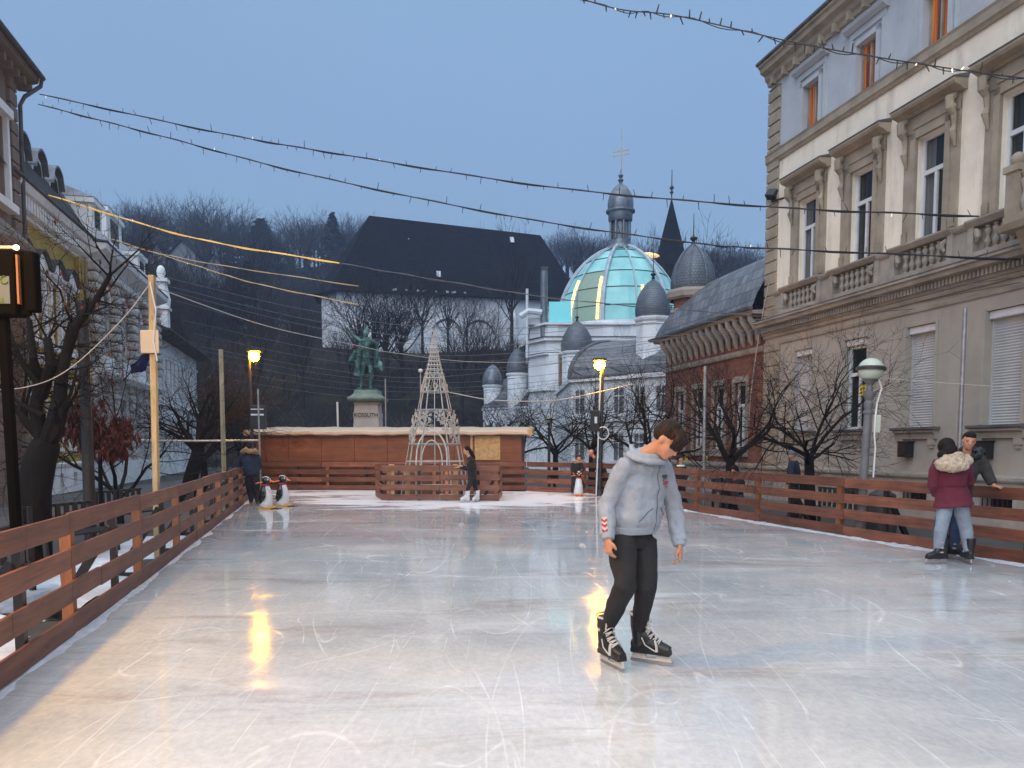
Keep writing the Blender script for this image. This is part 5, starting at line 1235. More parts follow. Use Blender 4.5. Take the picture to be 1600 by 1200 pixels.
# globe lamp post
M['globe'] = mat('milky_globe', (0.50, 0.56, 0.46), rough=.25, var=.08, s=2)
def globe_post(label, p, h, r=.2, lean=0.0):
    t = thing('lamp_post', label, 'lamp post', p); t.rotation_euler = (0, lean, 0)
    b = MB(); b.lathe([(.09, -.05), (.085, .5), (.075, .55), (.068, 1.2), (.06, h - .75), (.08, h - .74), (.08, h - .7), (.06, h - .68), (.075, h - .6), (.075, h - .55), (.055, h - .52), (.10, h - .42), (.10, h - .38), (.05, h - .36), (.045, h - .26), (.10, h - .2), (.12, h - .17)], 16)
    b.obj('pole', M['iron'] if r < .2 else mat('grey_cast_iron', (.13, .13, .14), rough=.55, var=.3, s=4), t, smooth=True)
    b = MB(); b.ell((0, 0, h), (r, r, r * .93), 18); g = b.obj('globe', M['globe'], t, smooth=True)
    b = MB(); b.lathe([(r * .99, h - .02), (r * 1.14, h - .02), (r * 1.16, h + .03), (r * .99, h + .05)], 28); b.obj('globe_band', M['iron'], g); return t
gp = P(1366, 577, 13.0); GP = globe_post('grey street lamp with a milky globe in front of the cream house, not lit', (gp.x - .16, 13.0, -.17), gp.z + .17, .205, R(2.0))
b = MB(); b.box(.08, .2, -.06, .06, 1.95, 2.25); b.obj('meter_box', M['globe'], GP, bevel=.01); b = MB(); b.tube([(.14, 0, 2.85), (.2, 0, 2.7), (.14, 0, 2.45), (.09, -.08, 2.2), (.09, -.09, 1.9), (.12, -.09, 1.7), (.12, -.09, 1.2)], .016, 5); b.obj('loose_cable', M['white'], GP)
b = MB(); b.box(-.1, .06, -.09, -.05, 1.2, 1.42); 
g2_ = P(858, 656, 37); globe_post('small lamp post with a yellowish globe behind the right corner of the hut', (g2_.x, 37, -.17), g2_.z + .17, .19)
g3_ = P(1455, 0, 12)

# plain poles
def pole(label, a, b, r0, r1, m, cat='pole', name='pole'):
    o = MB(); a, b = V(a), V(b); o.tube([V((0, 0, 0)), b - a], [r0, r1], 10); x = o.obj(name, M[m], None, smooth=True, loc=tuple(a)); tag(x, label, cat); return x
wp = thing('wooden_pole', 'yellowish timber pole behind the left boards with a plywood square nailed to it', 'pole', (P(243, 765, 10.2).x, 10.2, -.17))
a = V((0, 0, 0)); t_ = P(237, 430, 10.2) - V(wp.location); b = MB(); b.bar(a, t_, .075, .075); b.obj('pole', M['rawwood'], wp, bevel=.01)
c_ = P(238, 535, 10.2) - V(wp.location); b = MB(); b.box(c_.x - .12, c_.x + .12, -.085, -.06, c_.z - .15, c_.z + .15); b.obj('plywood_square', M['tarp'], wp, bevel=.01)
b = MB(); b.tube([t_ + V((0, -.06, -.1)), c_ + V((.1, -.09, .4)), c_ + V((.06, -.1, 0)), c_ + V((.1, -.1, -.25))], .010, 4); b.obj('cable', M['white'], wp)
M['greywood'] = wood('grey_weathered_pole', (0.26, 0.23, 0.16), rough=.8, axis=2)
a_ = P(350, 735, 17.2); b_ = P(345, 546, 17.2); pole('thin weathered timber pole behind the far part of the left boards', (a_.x, 17.2, -.17), b_, .055, .05, 'greywood', 'pole', 'wooden_pole')
a_ = P(407, 740, 21); b_ = P(403, 608, 21); pole('thin grey pole rising beside the left end of the hut', (a_.x, 21, 0), b_, .03, .025, 'steel')
a_ = P(140, 790, 12.6); b_ = P(128, 470, 12.6); pole('thick grey metal post between the leaning tree and the small red leaved tree', (a_.x, 12.6, -.17), b_, .095, .08, 'iron')
a_ = P(1100, 740, 19.5); b_ = P(1102, 572, 19.5); pole('slim grey pole before the brick house', (a_.x, 19.5, -.17), b_, .045, .04, 'steel')
a_ = P(1499, 700, 15.2); b_ = P(1508, 482, 15.2); pole('tall flat grey pole behind the hugging couple', (a_.x, 15.2, -.17), b_, .045, .04, 'steel')
a_ = P(529, 672, 31); b_ = P(527, 628, 31); pole('pale pole top showing over the hut left of the monument', (a_.x, 31, 0), b_, .045, .04, 'white')
a_ = P(603, 672, 31); b_ = P(602, 592, 31); pole('grey pole showing over the hut right of the monument', (a_.x, 31, 0), b_, .035, .03, 'steel')
a_ = P(657, 672, 29.5); b_ = P(657, 580, 29.5); pole('thin pole with a small white head left of the light cone', (a_.x, 29.5, 0), b_, .03, .025, 'steel')
bb = MB(); bb.ell((0, 0, 0), (.09, .09, .07), 8); tag(bb.obj('small_lamp', M['white'], None, loc=tuple(P(657, 579, 29.5))), 'small white globe on top of the thin pole left of the light cone', 'lamp')

# black sign box at the left edge
M['pitch'] = mat('matt_black_frame', (0.003, 0.003, 0.004), rough=.9, spec=.05, var=.2); M['sheet'] = mat('grey_printed_sheet', (.09, .11, .13), rough=.4, var=.08)
SB = thing('sign_box', 'black framed notice box on a post at the left edge showing green marks', 'sign', tuple(P(0, 437, 6.2)))
k = 6.2 / 1200; b = MB(); b.box(-90 * k, 28 * k, -.05, .12, -55 * k, 44 * k); b.obj('frame', M['pitch'], SB, bevel=.02)
b = MB(); b.box(36 * k, 53 * k, .0, .1, -48 * k, 44 * k); b.box(26 * k, 42 * k, .02, .06, -54 * k, 46 * k); b.obj('side_plate', M['pitch'], SB, bevel=.02)
b = MB(); b.box(30 * k, 33 * k, -.04, -.01, -38 * k, 36 * k); b.obj('copper_strip', M['fpost'], SB)
b = MB(); b.box(-70 * k, 21 * k, -.056, -.052, -38 * k, 3 * k); sh = b.obj('printed_sheet', M['sheet'], SB)
M['green'] = mat('green_print', (0.05, 0.12, 0.005), rough=.6, var=.05); M['blueprint'] = mat('blue_print', (0.05, 0.12, 0.3), rough=.6, var=.05)
b = MB(); b.tube([(14 * k + 5.5 * k * math.cos(q * PI / 8), -.06, -3 * k + 5.5 * k * math.sin(q * PI / 8)) for q in range(3, 16)], .006, 4); b.box(5 * k, 11 * k, -.0605, -.0585, -36 * k, -30 * k); b.obj('green_mark', M['green'], sh)
b = MB(); b.box(-2 * k, 3 * k, -.0605, -.0585, -35 * k, -28 * k); b.obj('blue_mark', M['blueprint'], sh)
b = MB(); b.tube([(-90 * k, -.02, 48 * k), (26 * k, -.02, 47 * k)], .017, 6); b.obj('pipe', M['brass'], SB); b = MB(); b.ell((31 * k, -.03, 47 * k), .02, 8); b.obj('bulb', emit('small_lit_bulb', (1, .75, .3), 12), SB)
b = MB(); b.tube([(-4 * k, .05, -40 * k), (2 * k, .05, -450 * k)], .045, 8); b.obj('post', M['pitch'], SB)

# flag
fp = P(222, 575, 31); FLG = thing('flag', 'dark blue flag hanging limp from a slanting staff on the ornate grey house', 'flag', tuple(fp), R(10))
M['flagblue'] = mat('blue_flag_cloth', (0.012, 0.025, 0.14), rough=.7, var=.4, s=3, st=(4, 4, .6))
b = MB(); vs = []
for i in range(9):
    for j in range(9): u = i / 8; v = j / 8; vs.append((-.45 + .95 * u * (1 - .35 * v), .12 * math.sin(u * 9 + v * 2) + .04 * math.sin(v * 7), .7 - .95 * v - .6 * (1 - u) * (1 - v) * 1.0 + .15 * u))
b.add(vs, [(i * 9 + j, (i + 1) * 9 + j, (i + 1) * 9 + j + 1, i * 9 + j + 1) for i in range(8) for j in range(8)]); b.obj('flag_cloth', M['flagblue'], FLG, smooth=True)
b = MB(); b.tube([(-.75, 0, -.55), (.55, 0, 1.0)], .03, 6); b.obj('staff', M['iron'], FLG)

# ------------------------------------------------------------------ near trees
M['redleaf'] = mat('dry_red_leaf', (0.10, 0.022, 0.014), rough=.8, var=.5, s=6)
spread = dict(lv=5, n=[5, 5, 4, 4, 3], sp=[(28, 62), (25, 60), (25, 65), (25, 70)], len=[(.85, 1.1), (.62, .85), (.55, .8), (.5, .75)], wob=.16, up=.03, droop=.05, tap=.6, rr=.6, rmin=.0035, l0=.5)
def tp(px, py, D, o): return P(px, py, D) - o
# leaning old tree
o_ = V((P(48, 800, 11.2).x, 11.2, -.17))
T1 = bare_tree('bare_tree', 'old leaning tree with a thick black trunk behind the left boards', 'tree', tuple(o_), 3.9, .20, 3, o=dict(spread, l0=.34, n=[2, 4, 4, 3, 3]), trunkpts=[(0, 0, -.1), tp(52, 770, 11.2, o_), tp(62, 720, 11.2, o_), tp(70, 700, 11.2, o_), tp(72, 690, 11.2, o_)])
lm = MB(); rn = random.Random(4); oo = dict(spread, seg=.2)
for pl, r0, r1 in ((((70, 705), (56, 640), (62, 600), (52, 560), (46, 500)), .12, .035), (((72, 705), (86, 655), (94, 618), (98, 570), (118, 510), (150, 470), (172, 430)), .13, .03), (((64, 620), (80, 570), (74, 530)), .09, .06), (((94, 600), (108, 530), (112, 505)), .08, .05), (((60, 600), (40, 575), (22, 540), (10, 500)), .05, .02), (((68, 650), (30, 630), (5, 610)), .045, .015)):
    pts = [P(x, y, 11.2 + .12 * math.sin(i * 1.3 + x)) - o_ for i, (x, y) in enumerate(pl)]; lm.tube(pts, [r0 + (r1 - r0) * i / (len(pts) - 1) for i in range(len(pts))], 9)
    for a, b in zip(pts[1:], pts[2:]):
        for q in range(3):
            pp = a.lerp(b, rn.random()); d = V((rn.gauss(0, 1), rn.gauss(0, .8), rn.uniform(-.1, 1))).normalized(); grow(lm, pp, d, rn.uniform(.35, .75), .018, 2, rn, oo)
    for q in range(3): grow(lm, pts[-1], (pts[-1] - pts[-2]).normalized() + V((rn.gauss(0, .5), rn.gauss(0, .5), .2)), rn.uniform(.4, .8), .02, 2, rn, oo)
lmo = lm.obj('limb', M['bark'], T1, raw=True)
lf = MB(); vv = [V(v) for v in lm.v]
for i in range(130):
    p = vv[rn.randrange(len(vv))]; a = V((rn.gauss(0, 1), rn.gauss(0, 1), 0)).normalized() * .02; b = V((rn.gauss(0, .02), rn.gauss(0, .02), -.09)); lf.add([p, p + b * .4 + a, p + b, p + b * .5 - a], [(0, 1, 2, 3)])
lf.obj('dry_leaves', M['redleaf'], T1, raw=True)
# small red leaved weeping tree
o_ = V((P(158, 790, 13.5).x, 13.5, -.17))
ball = dict(lv=5, n=[7, 5, 5, 4, 3], sp=[(15, 75), (30, 60), (30, 60), (30, 60)], len=[(.9, 1.2), (.6, .85), (.6, .8), (.5, .7)], wob=.2, up=0, droop=.12, tap=.6, rr=.6, rmin=.003, l0=.20)
bare_tree('small_tree', 'small round tree on a thin stem with dry dark red leaves behind the left boards', 'tree', tuple(o_), 3.5, .035, 12, o=ball, leaves=(M['redleaf'], 1700, 1.5, 0, .10), trunkpts=[(0, 0, -.1), (0, 0, .9), (.02, 0, 1.85)])
def nt_(px, D, H, r, seed, lab, fork=.33, lean=(0, 0), o=None, **k):
    x = P(px, 700, D).x; return bare_tree('bare_tree', lab, 'tree', (x, D, -.17), H, r, seed, group=None, o=dict(spread, **(o or {})), trunkpts=[(0, 0, -.2), (lean[0] * .5, 0, H * fork * .5), (lean[0], lean[1], H * fork)], **k)
nt_(181, 17, 3.6, .10, 21, 'bare forked tree behind the left boards, just left of the timber pole', .2, (.0, 0), o=dict(n=[5, 6, 5, 4, 3], l0=.62))
nt_(286, 24, 4.4, .20, 22, 'bare tree with a leaning dark trunk behind the left boards, right of the timber pole', .38, (.5, 0), o=dict(n=[6, 6, 5, 4, 3]))
nt_(318, 29, 4.2, .12, 23, 'bare tree between the two timber poles, beyond the leaning trunk', .35, o=dict(n=[6, 5, 5, 4, 3]))
nt_(350, 34, 4.2, .12, 24, 'bare tree behind the thin weathered timber pole', .35, o=dict(n=[6, 5, 5, 4, 3]))
nt_(375, 38, 4.4, .12, 25, 'farthest bare tree of the left row, near the lit lamp', .35, o=dict(n=[6, 5, 5, 4, 3]))
def rt(px, D, H, r, seed, lab, **k): return nt_(px, D, H, r, seed, lab, **k)
nt_(1270, 16.6, 4.3, .105, 31, 'bare spreading street tree in front of the cream house, beside the globe lamp', .36, (-.08, 0), o=dict(n=[6, 6, 5, 4, 3], l0=.5, sp=[(22, 72), (25, 60), (25, 65), (25, 70)]))
nt_(1140, 21.0, 4.3, .13, 32, 'bare spreading street tree in front of the brick house', .34, (.04, 0), o=dict(n=[7, 6, 5, 4, 3], l0=.55, sp=[(25, 75), (25, 60), (25, 65), (25, 70)]))
nt_(1012, 26.5, 4.6, .14, 33, 'bare street tree behind the boy in the grey hoodie', .32, o=dict(n=[7, 6, 5, 4, 3], l0=.6, sp=[(25, 72), (25, 60), (25, 65), (25, 70)]))
nt_(925, 33, 4.8, .13, 34, 'bare tree behind the right lamp post', .32, o=dict(n=[7, 6, 5, 4, 3], l0=.55))
nt_(868, 38, 4.8, .13, 35, 'bare tree beyond the small globe lamp right of the hut', .32, o=dict(n=[7, 6, 5, 4, 3], l0=.55))
nt_(815, 43, 5.0, .13, 36, 'bare tree rising over the right end of the hut roof', .32, o=dict(n=[7, 6, 5, 4, 3], l0=.55))
nt_(775, 50, 5.2, .13, 37, 'farthest bare tree of the right row, over the hut roof', .32, o=dict(n=[7, 6, 5, 4, 3], l0=.55))

# ------------------------------------------------------------------ benches, snow behind the boards
def bench(label, p, rz, group='park benches'):
    t = thing('park_bench', label, 'bench', p, rz, group)
    b = MB()
    for k in range(9): b.box(-.72 + k * .17, -.64 + k * .17, .18, .21, .46, .86)
    b.box(-.78, .8, .215, .24, .82, .86); b.obj('backrest', M['iron'], t)
    b = MB()
    for k in range(5): b.box(-.78, .8, -.28 + k * .095, -.21 + k * .095, .41, .44)
    b.obj('seat', M['iron'], t)
    for x in (-.7, .7): 
        b = MB(); b.bar((x, -.25, 0), (x, -.22, .41), .05, .05); b.bar((x, .2, 0), (x, .22, .84), .05, .05); b.bar((x, -.25, .40), (x, .2, .40), .05, .04); b.obj('leg', M['iron'], t)
    return t
bench('dark slatted park bench standing in old snow behind the nearest left boards', (-5.3, 7.7, -.17), R(75), None)
bench('dark slatted park bench behind the middle of the left boards', (-6.6, 11.4, -.17), R(78), None)
bench('dark slatted park bench behind the far part of the left boards', (-7.6, 15.0, -.17), R(78), None)
bench('dark slatted park bench behind the right boards near the brick house', (5.3, 19.8, -.17), R(-80), None)
bench('dark slatted park bench behind the right boards below the beanie man', (6.5, 15.6, -.17), R(-78), None)
def snow_patch(label, c, rx, ry, h, seed):
    b = MB(); n = 22; vs = []
    for j in range(n + 1):
        for i in range(n + 1):
            u = -1 + 2 * i / n; v = -1 + 2 * j / n; x = c[0] + u * rx; y = c[1] + v * ry; rr = math.sqrt(u * u + v * v)
            q = (1 - rr) + .55 * noise.noise(V((x * 1.6, y * 1.6, seed))) + .2 * noise.noise(V((x * 5, y * 5, seed))); vs.append((x, y, -.165 + max(-.03, min(h, q * h * 1.6))))
    b.add(vs, [(j * (n + 1) + i, j * (n + 1) + i + 1, (j + 1) * (n + 1) + i + 1, (j + 1) * (n + 1) + i) for j in range(n) for i in range(n)]); tag(b.obj('snow_patch', M['snow'], None, smooth=True), label, 'snow', kind='stuff')
snow_patch('patch of old snow around the nearest bench behind the left boards', (-5.9, 8.6), 1.3, 2.2, .12, 1); snow_patch('trodden snow right behind the nearest left boards', (-3.9, 4.6), .9, 2.4, .08, 2); snow_patch('strip of old snow behind the middle left boards', (-6.3, 12.6), .9, 2.0, .08, 5)
b = MB(); rn = random.Random(3)
for (x, y, z) in ((-4.9, 6.6, -.08), (-5.2, 9.6, -.05), (-4.7, 6.9, -.1)):
    b.ell((x, y, z), (.16, .13, .12), 9)
tag(b.obj('snow_lumps', M['snow'], None, smooth=True), 'rounded lumps of snow behind the near left boards', 'snow', kind='stuff')
b = MB(); b.quad((-14, 5, -.166), (-9, 5, -.166), (-15, 40, -.166), (-17, 40, -.166)); M['kerb'] = mat('pale_paving', (.12, .115, .11), rough=.7, var=.3, s=1.5, bump=.3, bs=10); tag(b.obj('pavement', M['kerb']), 'paler pavement strip before the left houses', 'pavement', kind='structure')
b = MB(); q = V((8.3, 25.5, 0)); dd = V((math.sin(R(-12.876)), math.cos(R(-12.876)), 0)); nn = V((dd.y * -1, dd.x, 0))
b.quad(q - dd * 22 + V((0, 0, -.166)), q + dd * 9 + V((0, 0, -.166)), q + dd * 9 + nn * 1.9 + V((0, 0, -.166)), q - dd * 22 + nn * 1.9 + V((0, 0, -.166))); tag(b.obj('pavement', M['kerb']), 'paler pavement strip before the right houses', 'pavement', kind='structure')
# waste sack in dark cover by the globe post
b = MB(); b.lathe([(.01, .98), (.06, .98), (.12, .88), (.24, .80), (.27, .6), (.28, .2), (.25, 0.0)], 16, m=0); tag(b.obj('litter_bin', M['iron'], None, smooth=True, loc=(7.05, 14.6, -.17)), 'dark covered litter bin behind the right boards under the globe lamp', 'bin')

# ------------------------------------------------------------------ strings of lights and cables
M['wire'] = mat('dark_wire', (0.018, 0.019, 0.024), rough=.5, var=.3, s=5)
M['goldwire'] = emit('lit_gold_string', (1.0, .58, .12), .55, (.5, .32, .08)); M['dimgold'] = emit('faintly_lit_string', (.9, .62, .28), .16, (.4, .32, .18))
M['palewire'] = mat('pale_cable', (.42, .40, .36), rough=.5, var=.15, s=5); M['bulbm'] = mat('dark_bulb_stub', (.02, .022, .028), rough=.4, var=.3, s=5)
M['bulblit'] = emit('tiny_lit_bulb', (1, .9, .7), .9)
M['greywire'] = mat('grey_wire', (.11, .11, .12), rough=.5, var=.3, s=5)
st_ = MB(); st_.tube([(0, 0, 0), (0, 0, 1)], [.011, .007], 4); st_me = st_.mesh('bulb', [M['bulbm']]); st_ml = st_.mesh('bulb_lit', [M['bulblit']])
def string(label, pts, r, m, bulbs=0, twin=True, seed=0, lit=.05, bl=.10, name='light_string', cat='string of lights', group=None):
    """pts: (px,py,depth) the cable passes through"""
    rn = random.Random(seed); P3 = [P(*p) for p in pts]; o0 = P3[0]; P3 = [p - o0 for p in P3]
    # Catmull-Rom
    out = []
    ex = [P3[0] * 2 - P3[1]] + P3 + [P3[-1] * 2 - P3[-2]]
    for i in range(1, len(ex) - 2):
        for k in range(14):
            t = k / 14; a, b, c, d = ex[i - 1:i + 3]; out.append(.5 * ((2 * b) + (c - a) * t + (2 * a - 5 * b + 4 * c - d) * t * t + (3 * b - a - 3 * c + d) * t ** 3))
    out.append(ex[-2]); root = thing(name, label, cat, tuple(o0), 0, group); b = MB(); b.tube(out, r, 5)
    if twin: b.tube([p + V((0, .02, .025 * math.sin(i * .9))) for i, p in enumerate(out)], r * .8, 4)
    b.obj('cable', M[m], root)
    for k in range(bulbs):
        f = (k + .5) / bulbs * (len(out) - 1); i = int(f); p = out[i].lerp(out[i + 1], f - i)
        up = rn.random() < .4; L = bl * rn.uniform(.6, 1.3); il = rn.random() < lit; L *= .4 if il else 1; o = link('bulb', st_ml if il else st_me, root, p, (rn.gauss(0, .25) + (0 if up else PI), rn.gauss(0, .25), 0)); o.scale = (1, 1, L)
    return root
string('dark string of small lights crossing the top right corner of the sky', [(620, -120, 12), (915, 0, 11), (1060, 25, 10.5), (1250, 68, 10), (1420, 97, 9.6), (1600, 122, 9.2), (1900, 150, 9)], .008, 'wire', 70, seed=1, bl=.09)
string('upper of the two long dark light strings from the left eaves to the cream house', [(62, 147, 26), (340, 207, 24.5), (545, 243, 23.5), (860, 292, 21.5), (1200, 323, 19.5), (1530, 338, 17)], .017, 'wire', 70, seed=2, lit=.08, bl=.17)
string('lower of the two long dark light strings from the left eaves to the cream house', [(60, 163, 26), (250, 212, 25), (480, 272, 23.5), (800, 338, 22), (1080, 379, 20.5), (1200, 388, 20), (1600, 406, 15.8)], .016, 'wire', 75, seed=3, lit=.04, bl=.17)
string('bright golden light string starting at the yellow brick house', [(76, 305, 26.5), (300, 371, 25), (530, 411, 24)], .017, 'goldwire', 32, seed=4, bl=.12)
string('dark continuation of the golden string across the square', [(530, 411, 24), (700, 440, 23.5), (900, 470, 23), (1200, 495, 25)], .010, 'greywire', 0, seed=14)
string('pale golden light string starting at the ornate grey house', [(172, 373, 32), (300, 413, 31), (400, 443, 30), (560, 476, 29)], .014, 'dimgold', 40, seed=5, bl=.1)
string('thin pale golden string just above the pale golden one', [(200, 385, 34), (330, 412, 33), (560, 447, 32)], .012, 'dimgold', 0, seed=6)
string('white cable running from the timber pole top towards the monument', [(240, 440, 10.2), (262, 456, 12), (430, 513, 18), (560, 540, 24), (620, 552, 27), (760, 566, 29), (1000, 560, 30)], .009, 'palewire', 0, False, 7, name='cable', cat='cable')
string('pale cable from the timber pole down to the left past the leaning tree', [(237, 440, 10.2), (190, 500, 10), (110, 575, 9.6), (40, 605, 9.2), (-60, 610, 8.6)], .006, 'palewire', 0, False, 8, name='cable', cat='cable')
string('thin pale rail wire at head height behind the left boards', [(205, 688, 20), (300, 689, 21), (405, 688, 22.5)], .028, 'palewire', 0, False, 9, name='cable', cat='cable')
string('pale cable sagging from the light cone to the right lamp post', [(702, 613, 22.9), (770, 625, 23), (860, 626, 23.2), (925, 615, 23.5), (990, 600, 24)], .014, 'palewire', 0, False, 10, name='cable', cat='cable')
string('white cable from the globe lamp to the right edge', [(1372, 590, 13), (1470, 598, 12.6), (1620, 608, 12)], .005, 'palewire', 0, False, 11, name='cable', cat='cable')
string('pale cable from the brick house down across the street trees', [(1214, 380, 25), (1190, 500, 25.5), (1175, 600, 26), (1170, 660, 26.3)], .018, 'palewire', 0, False, 12, name='cable', cat='cable')
rn = random.Random(77); k = 0
for (y0, ym, y1, D0, D1) in ((430, 512, 470, 36, 17), (445, 528, 432, 38, 16), (455, 540, 475, 40, 18), (470, 556, 462, 42, 19), (500, 566, 505, 44, 24), (520, 578, 520, 46, 25), (540, 588, 440, 48, 16), (548, 598, 530, 50, 26), (560, 606, 545, 52, 27), (575, 612, 560, 54, 28), (590, 620, 470, 55, 18)):
    x0 = 235 + (D0 - 34) * 5
    xe = 1600 if D1 < 20 else 1190
    string('thin light string spanning the square between the house rows', [(x0, y0, D0), ((x0 + 700) / 2, (y0 + ym) / 2 + 12, (D0 * .65 + D1 * .35)), (700, ym, (D0 + D1) / 2), ((700 + xe) / 2, (ym + y1) / 2 + 10, D0 * .3 + D1 * .7), (xe, y1, D1)], .009, 'greywire', 0, False, k, group='thin light strings over the square'); k += 1
# haze
hz = MB(); hz.box(-395, 395, -60, 415, -6, 95)
hm = bpy.data.materials.new('haze_air'); hm.use_nodes = True; hn = hm.node_tree; hn.nodes.remove(hn.nodes['Principled BSDF']); pv = hn.nodes.new('ShaderNodeVolumePrincipled')
pv.inputs['Color'].default_value = (.50, .66, 1.0, 1); pv.inputs['Density'].default_value = 0.0009; pv.inputs['Anisotropy'].default_value = .2; hn.links.new(pv.outputs[0], hn.nodes['Material Output'].inputs['Volume'])
HZO = hz.obj('haze', hm); tag(HZO, 'thin blue evening haze over the square and hillside', 'haze', kind='stuff')
# ------------------------------------------------------------------ people, statue, penguins
def blob(mb, name, m, parent, vox, smooth=3, base=None, fold=0.0, fs=(9, 9, 4), disp=None, seed=0):
    """closed overlapping forms fused into one continuous skin"""
    me = bpy.data.meshes.new('tmp'); me.from_pydata(mb.v, [], mb.f); me.update()
    bm = bmesh.new(); bm.from_mesh(me); bmesh.ops.recalc_face_normals(bm, faces=bm.faces); bm.to_mesh(me); bm.free()
    o = bpy.data.objects.new('tmp', me); COL.objects.link(o)
    r = o.modifiers.new('r', 'REMESH'); r.mode = 'VOXEL'; r.voxel_size = vox; r.adaptivity = 0
    s = o.modifiers.new('s', 'SMOOTH'); s.iterations = smooth; s.factor = .5
    dg = bpy.context.evaluated_depsgraph_get(); n = bpy.data.meshes.new_from_object(o.evaluated_get(dg)); bpy.data.objects.remove(o)
    n.name = name
    if fold:
        no = [v.normal.copy() for v in n.vertices]
        for v, q in zip(n.vertices, no):
            c = v.co; f = noise.noise(V((c.x * fs[0] + seed, c.y * fs[1], c.z * fs[2]))) + .5 * noise.noise(V((c.x * fs[0] * 2.3 + c.z * 6, c.y * fs[1] * 2.3, c.z * fs[2] * 2.6 + seed)))
            v.co = c + q * f * fold
    n.polygons.foreach_set('use_smooth', [True] * len(n.polygons))
    if base is not None: n.transform(Matrix.Translation(-V(base)))
    n.materials.clear(); n.materials.append(m); return link(name, n, parent)
def frame(Fv, Uv=(0, 0, 1)):
    F_ = V(Fv).normalized(); U = V(Uv); U = (U - F_ * U.dot(F_)).normalized(); R_ = F_.cross(U); return Matrix((R_, F_, U)).transposed()
def head_forms(mb, c, fr, s=1.0, fine=True):
    c = V(c)
    def e(x, y, z, rx, ry, rz, n=12): mb.ell(c + fr @ V((x, y, z)) * s, (rx * s, ry * s, rz * s), n, M=fr)
    e(0, -.012, .035, .075, .093, .088); e(0, .030, -.02, .062, .066, .075); e(0, .045, -.065, .042, .045, .042); e(0, .072, -.088, .022, .02, .018)
    e(0, .1, -.012, .012, .016, .026, 8); e(0, .112, -.026, .016, .014, .011, 8)
    e(-.03, .078, .012, .018, .012, .008, 8); e(.03, .078, .012, .018, .012, .008, 8); e(-.036, .062, -.022, .02, .018, .02, 8); e(.036, .062, -.022, .02, .018, .02, 8)
    e(0, .092, -.054, .022, .012, .006, 8); e(0, .09, -.064, .019, .012, .007, 8)
    for q in (-1, 1): e(q * .076, -.008, -.004, .009, .018, .03, 8)
def hand_forms(mb, w, d, nrm, th, s=1.0, curl=.5):
    """palm, four fingers and a thumb; th = thumb side, nrm = palm side"""
    w = V(w); d = V(d).normalized(); th = V(th); th = (th - d * th.dot(d)).normalized(); nrm = V(nrm); nrm = (nrm - d * nrm.dot(d) - th * nrm.dot(th)).normalized()
    mb.tube([w - d * .03 * s, w + d * .01 * s, w + d * .05 * s, w + d * .092 * s], [(.027 * s, .021 * s), (.031 * s, .02 * s), (.041 * s, .017 * s), (.040 * s, .014 * s)], 10, ref=tuple(th))
    for k, (o, L) in enumerate(((.029, .072), (.010, .080), (-.010, .074), (-.029, .058))):
        p = w + d * (.086 - abs(o) * .15) * s + th * o * s; dd = d.copy(); pts = [p - d * .01 * s]; c = curl * (1 + .13 * k)
        for seg in (.42, .33, .25):
            dd = (dd * math.cos(c) + nrm * math.sin(c)).normalized(); c = curl * (1.05 + .08 * k); pts.append(pts[-1] + dd * L * seg * s)
            # re-curl around the same side
            nrm2 = nrm - dd * nrm.dot(dd)
            if nrm2.length > .05: pass
            nn_ = (nrm * math.cos(c) - d * math.sin(c)); 
        mb.tube(pts, [.0098 * s, .0094 * s, .0088 * s, .0072 * s], 8)
    p = w + d * .02 * s + th * .026 * s; q = p + (d * .6 + th * .75 + nrm * .35).normalized() * .035 * s; r = q + (d * .85 + th * .2 + nrm * .4).normalized() * .034 * s
    mb.tube([p, q, r], [.014 * s, .0118 * s, .009 * s], 8)
def limb(mb, pts, rad, n=12, ref=None): mb.tube(pts, list(rad), n, ref=ref)
def ends(mb, p, r): mb.ell(p, (r, r, r), 8)
SK = mat('skin', (0.50, 0.235, 0.14), rough=.5, var=.12, s=5); HAIRD = mat('dark_brown_hair', (0.026, 0.013, 0.008), rough=.6, spec=.25, var=.6, s=30, st=(1, 1, .3), bump=.6, bs=80)
HAIRB = mat('black_hair', (0.009, 0.006, 0.005), rough=.6, spec=.2, var=.5, s=30, bump=.5, bs=70)
def cloth(name, col, rough=.85, var=.12, s=8, bump=.3, bs=90): return mat(name, col, rough=rough, var=var, s=s, bump=bump, bs=bs)
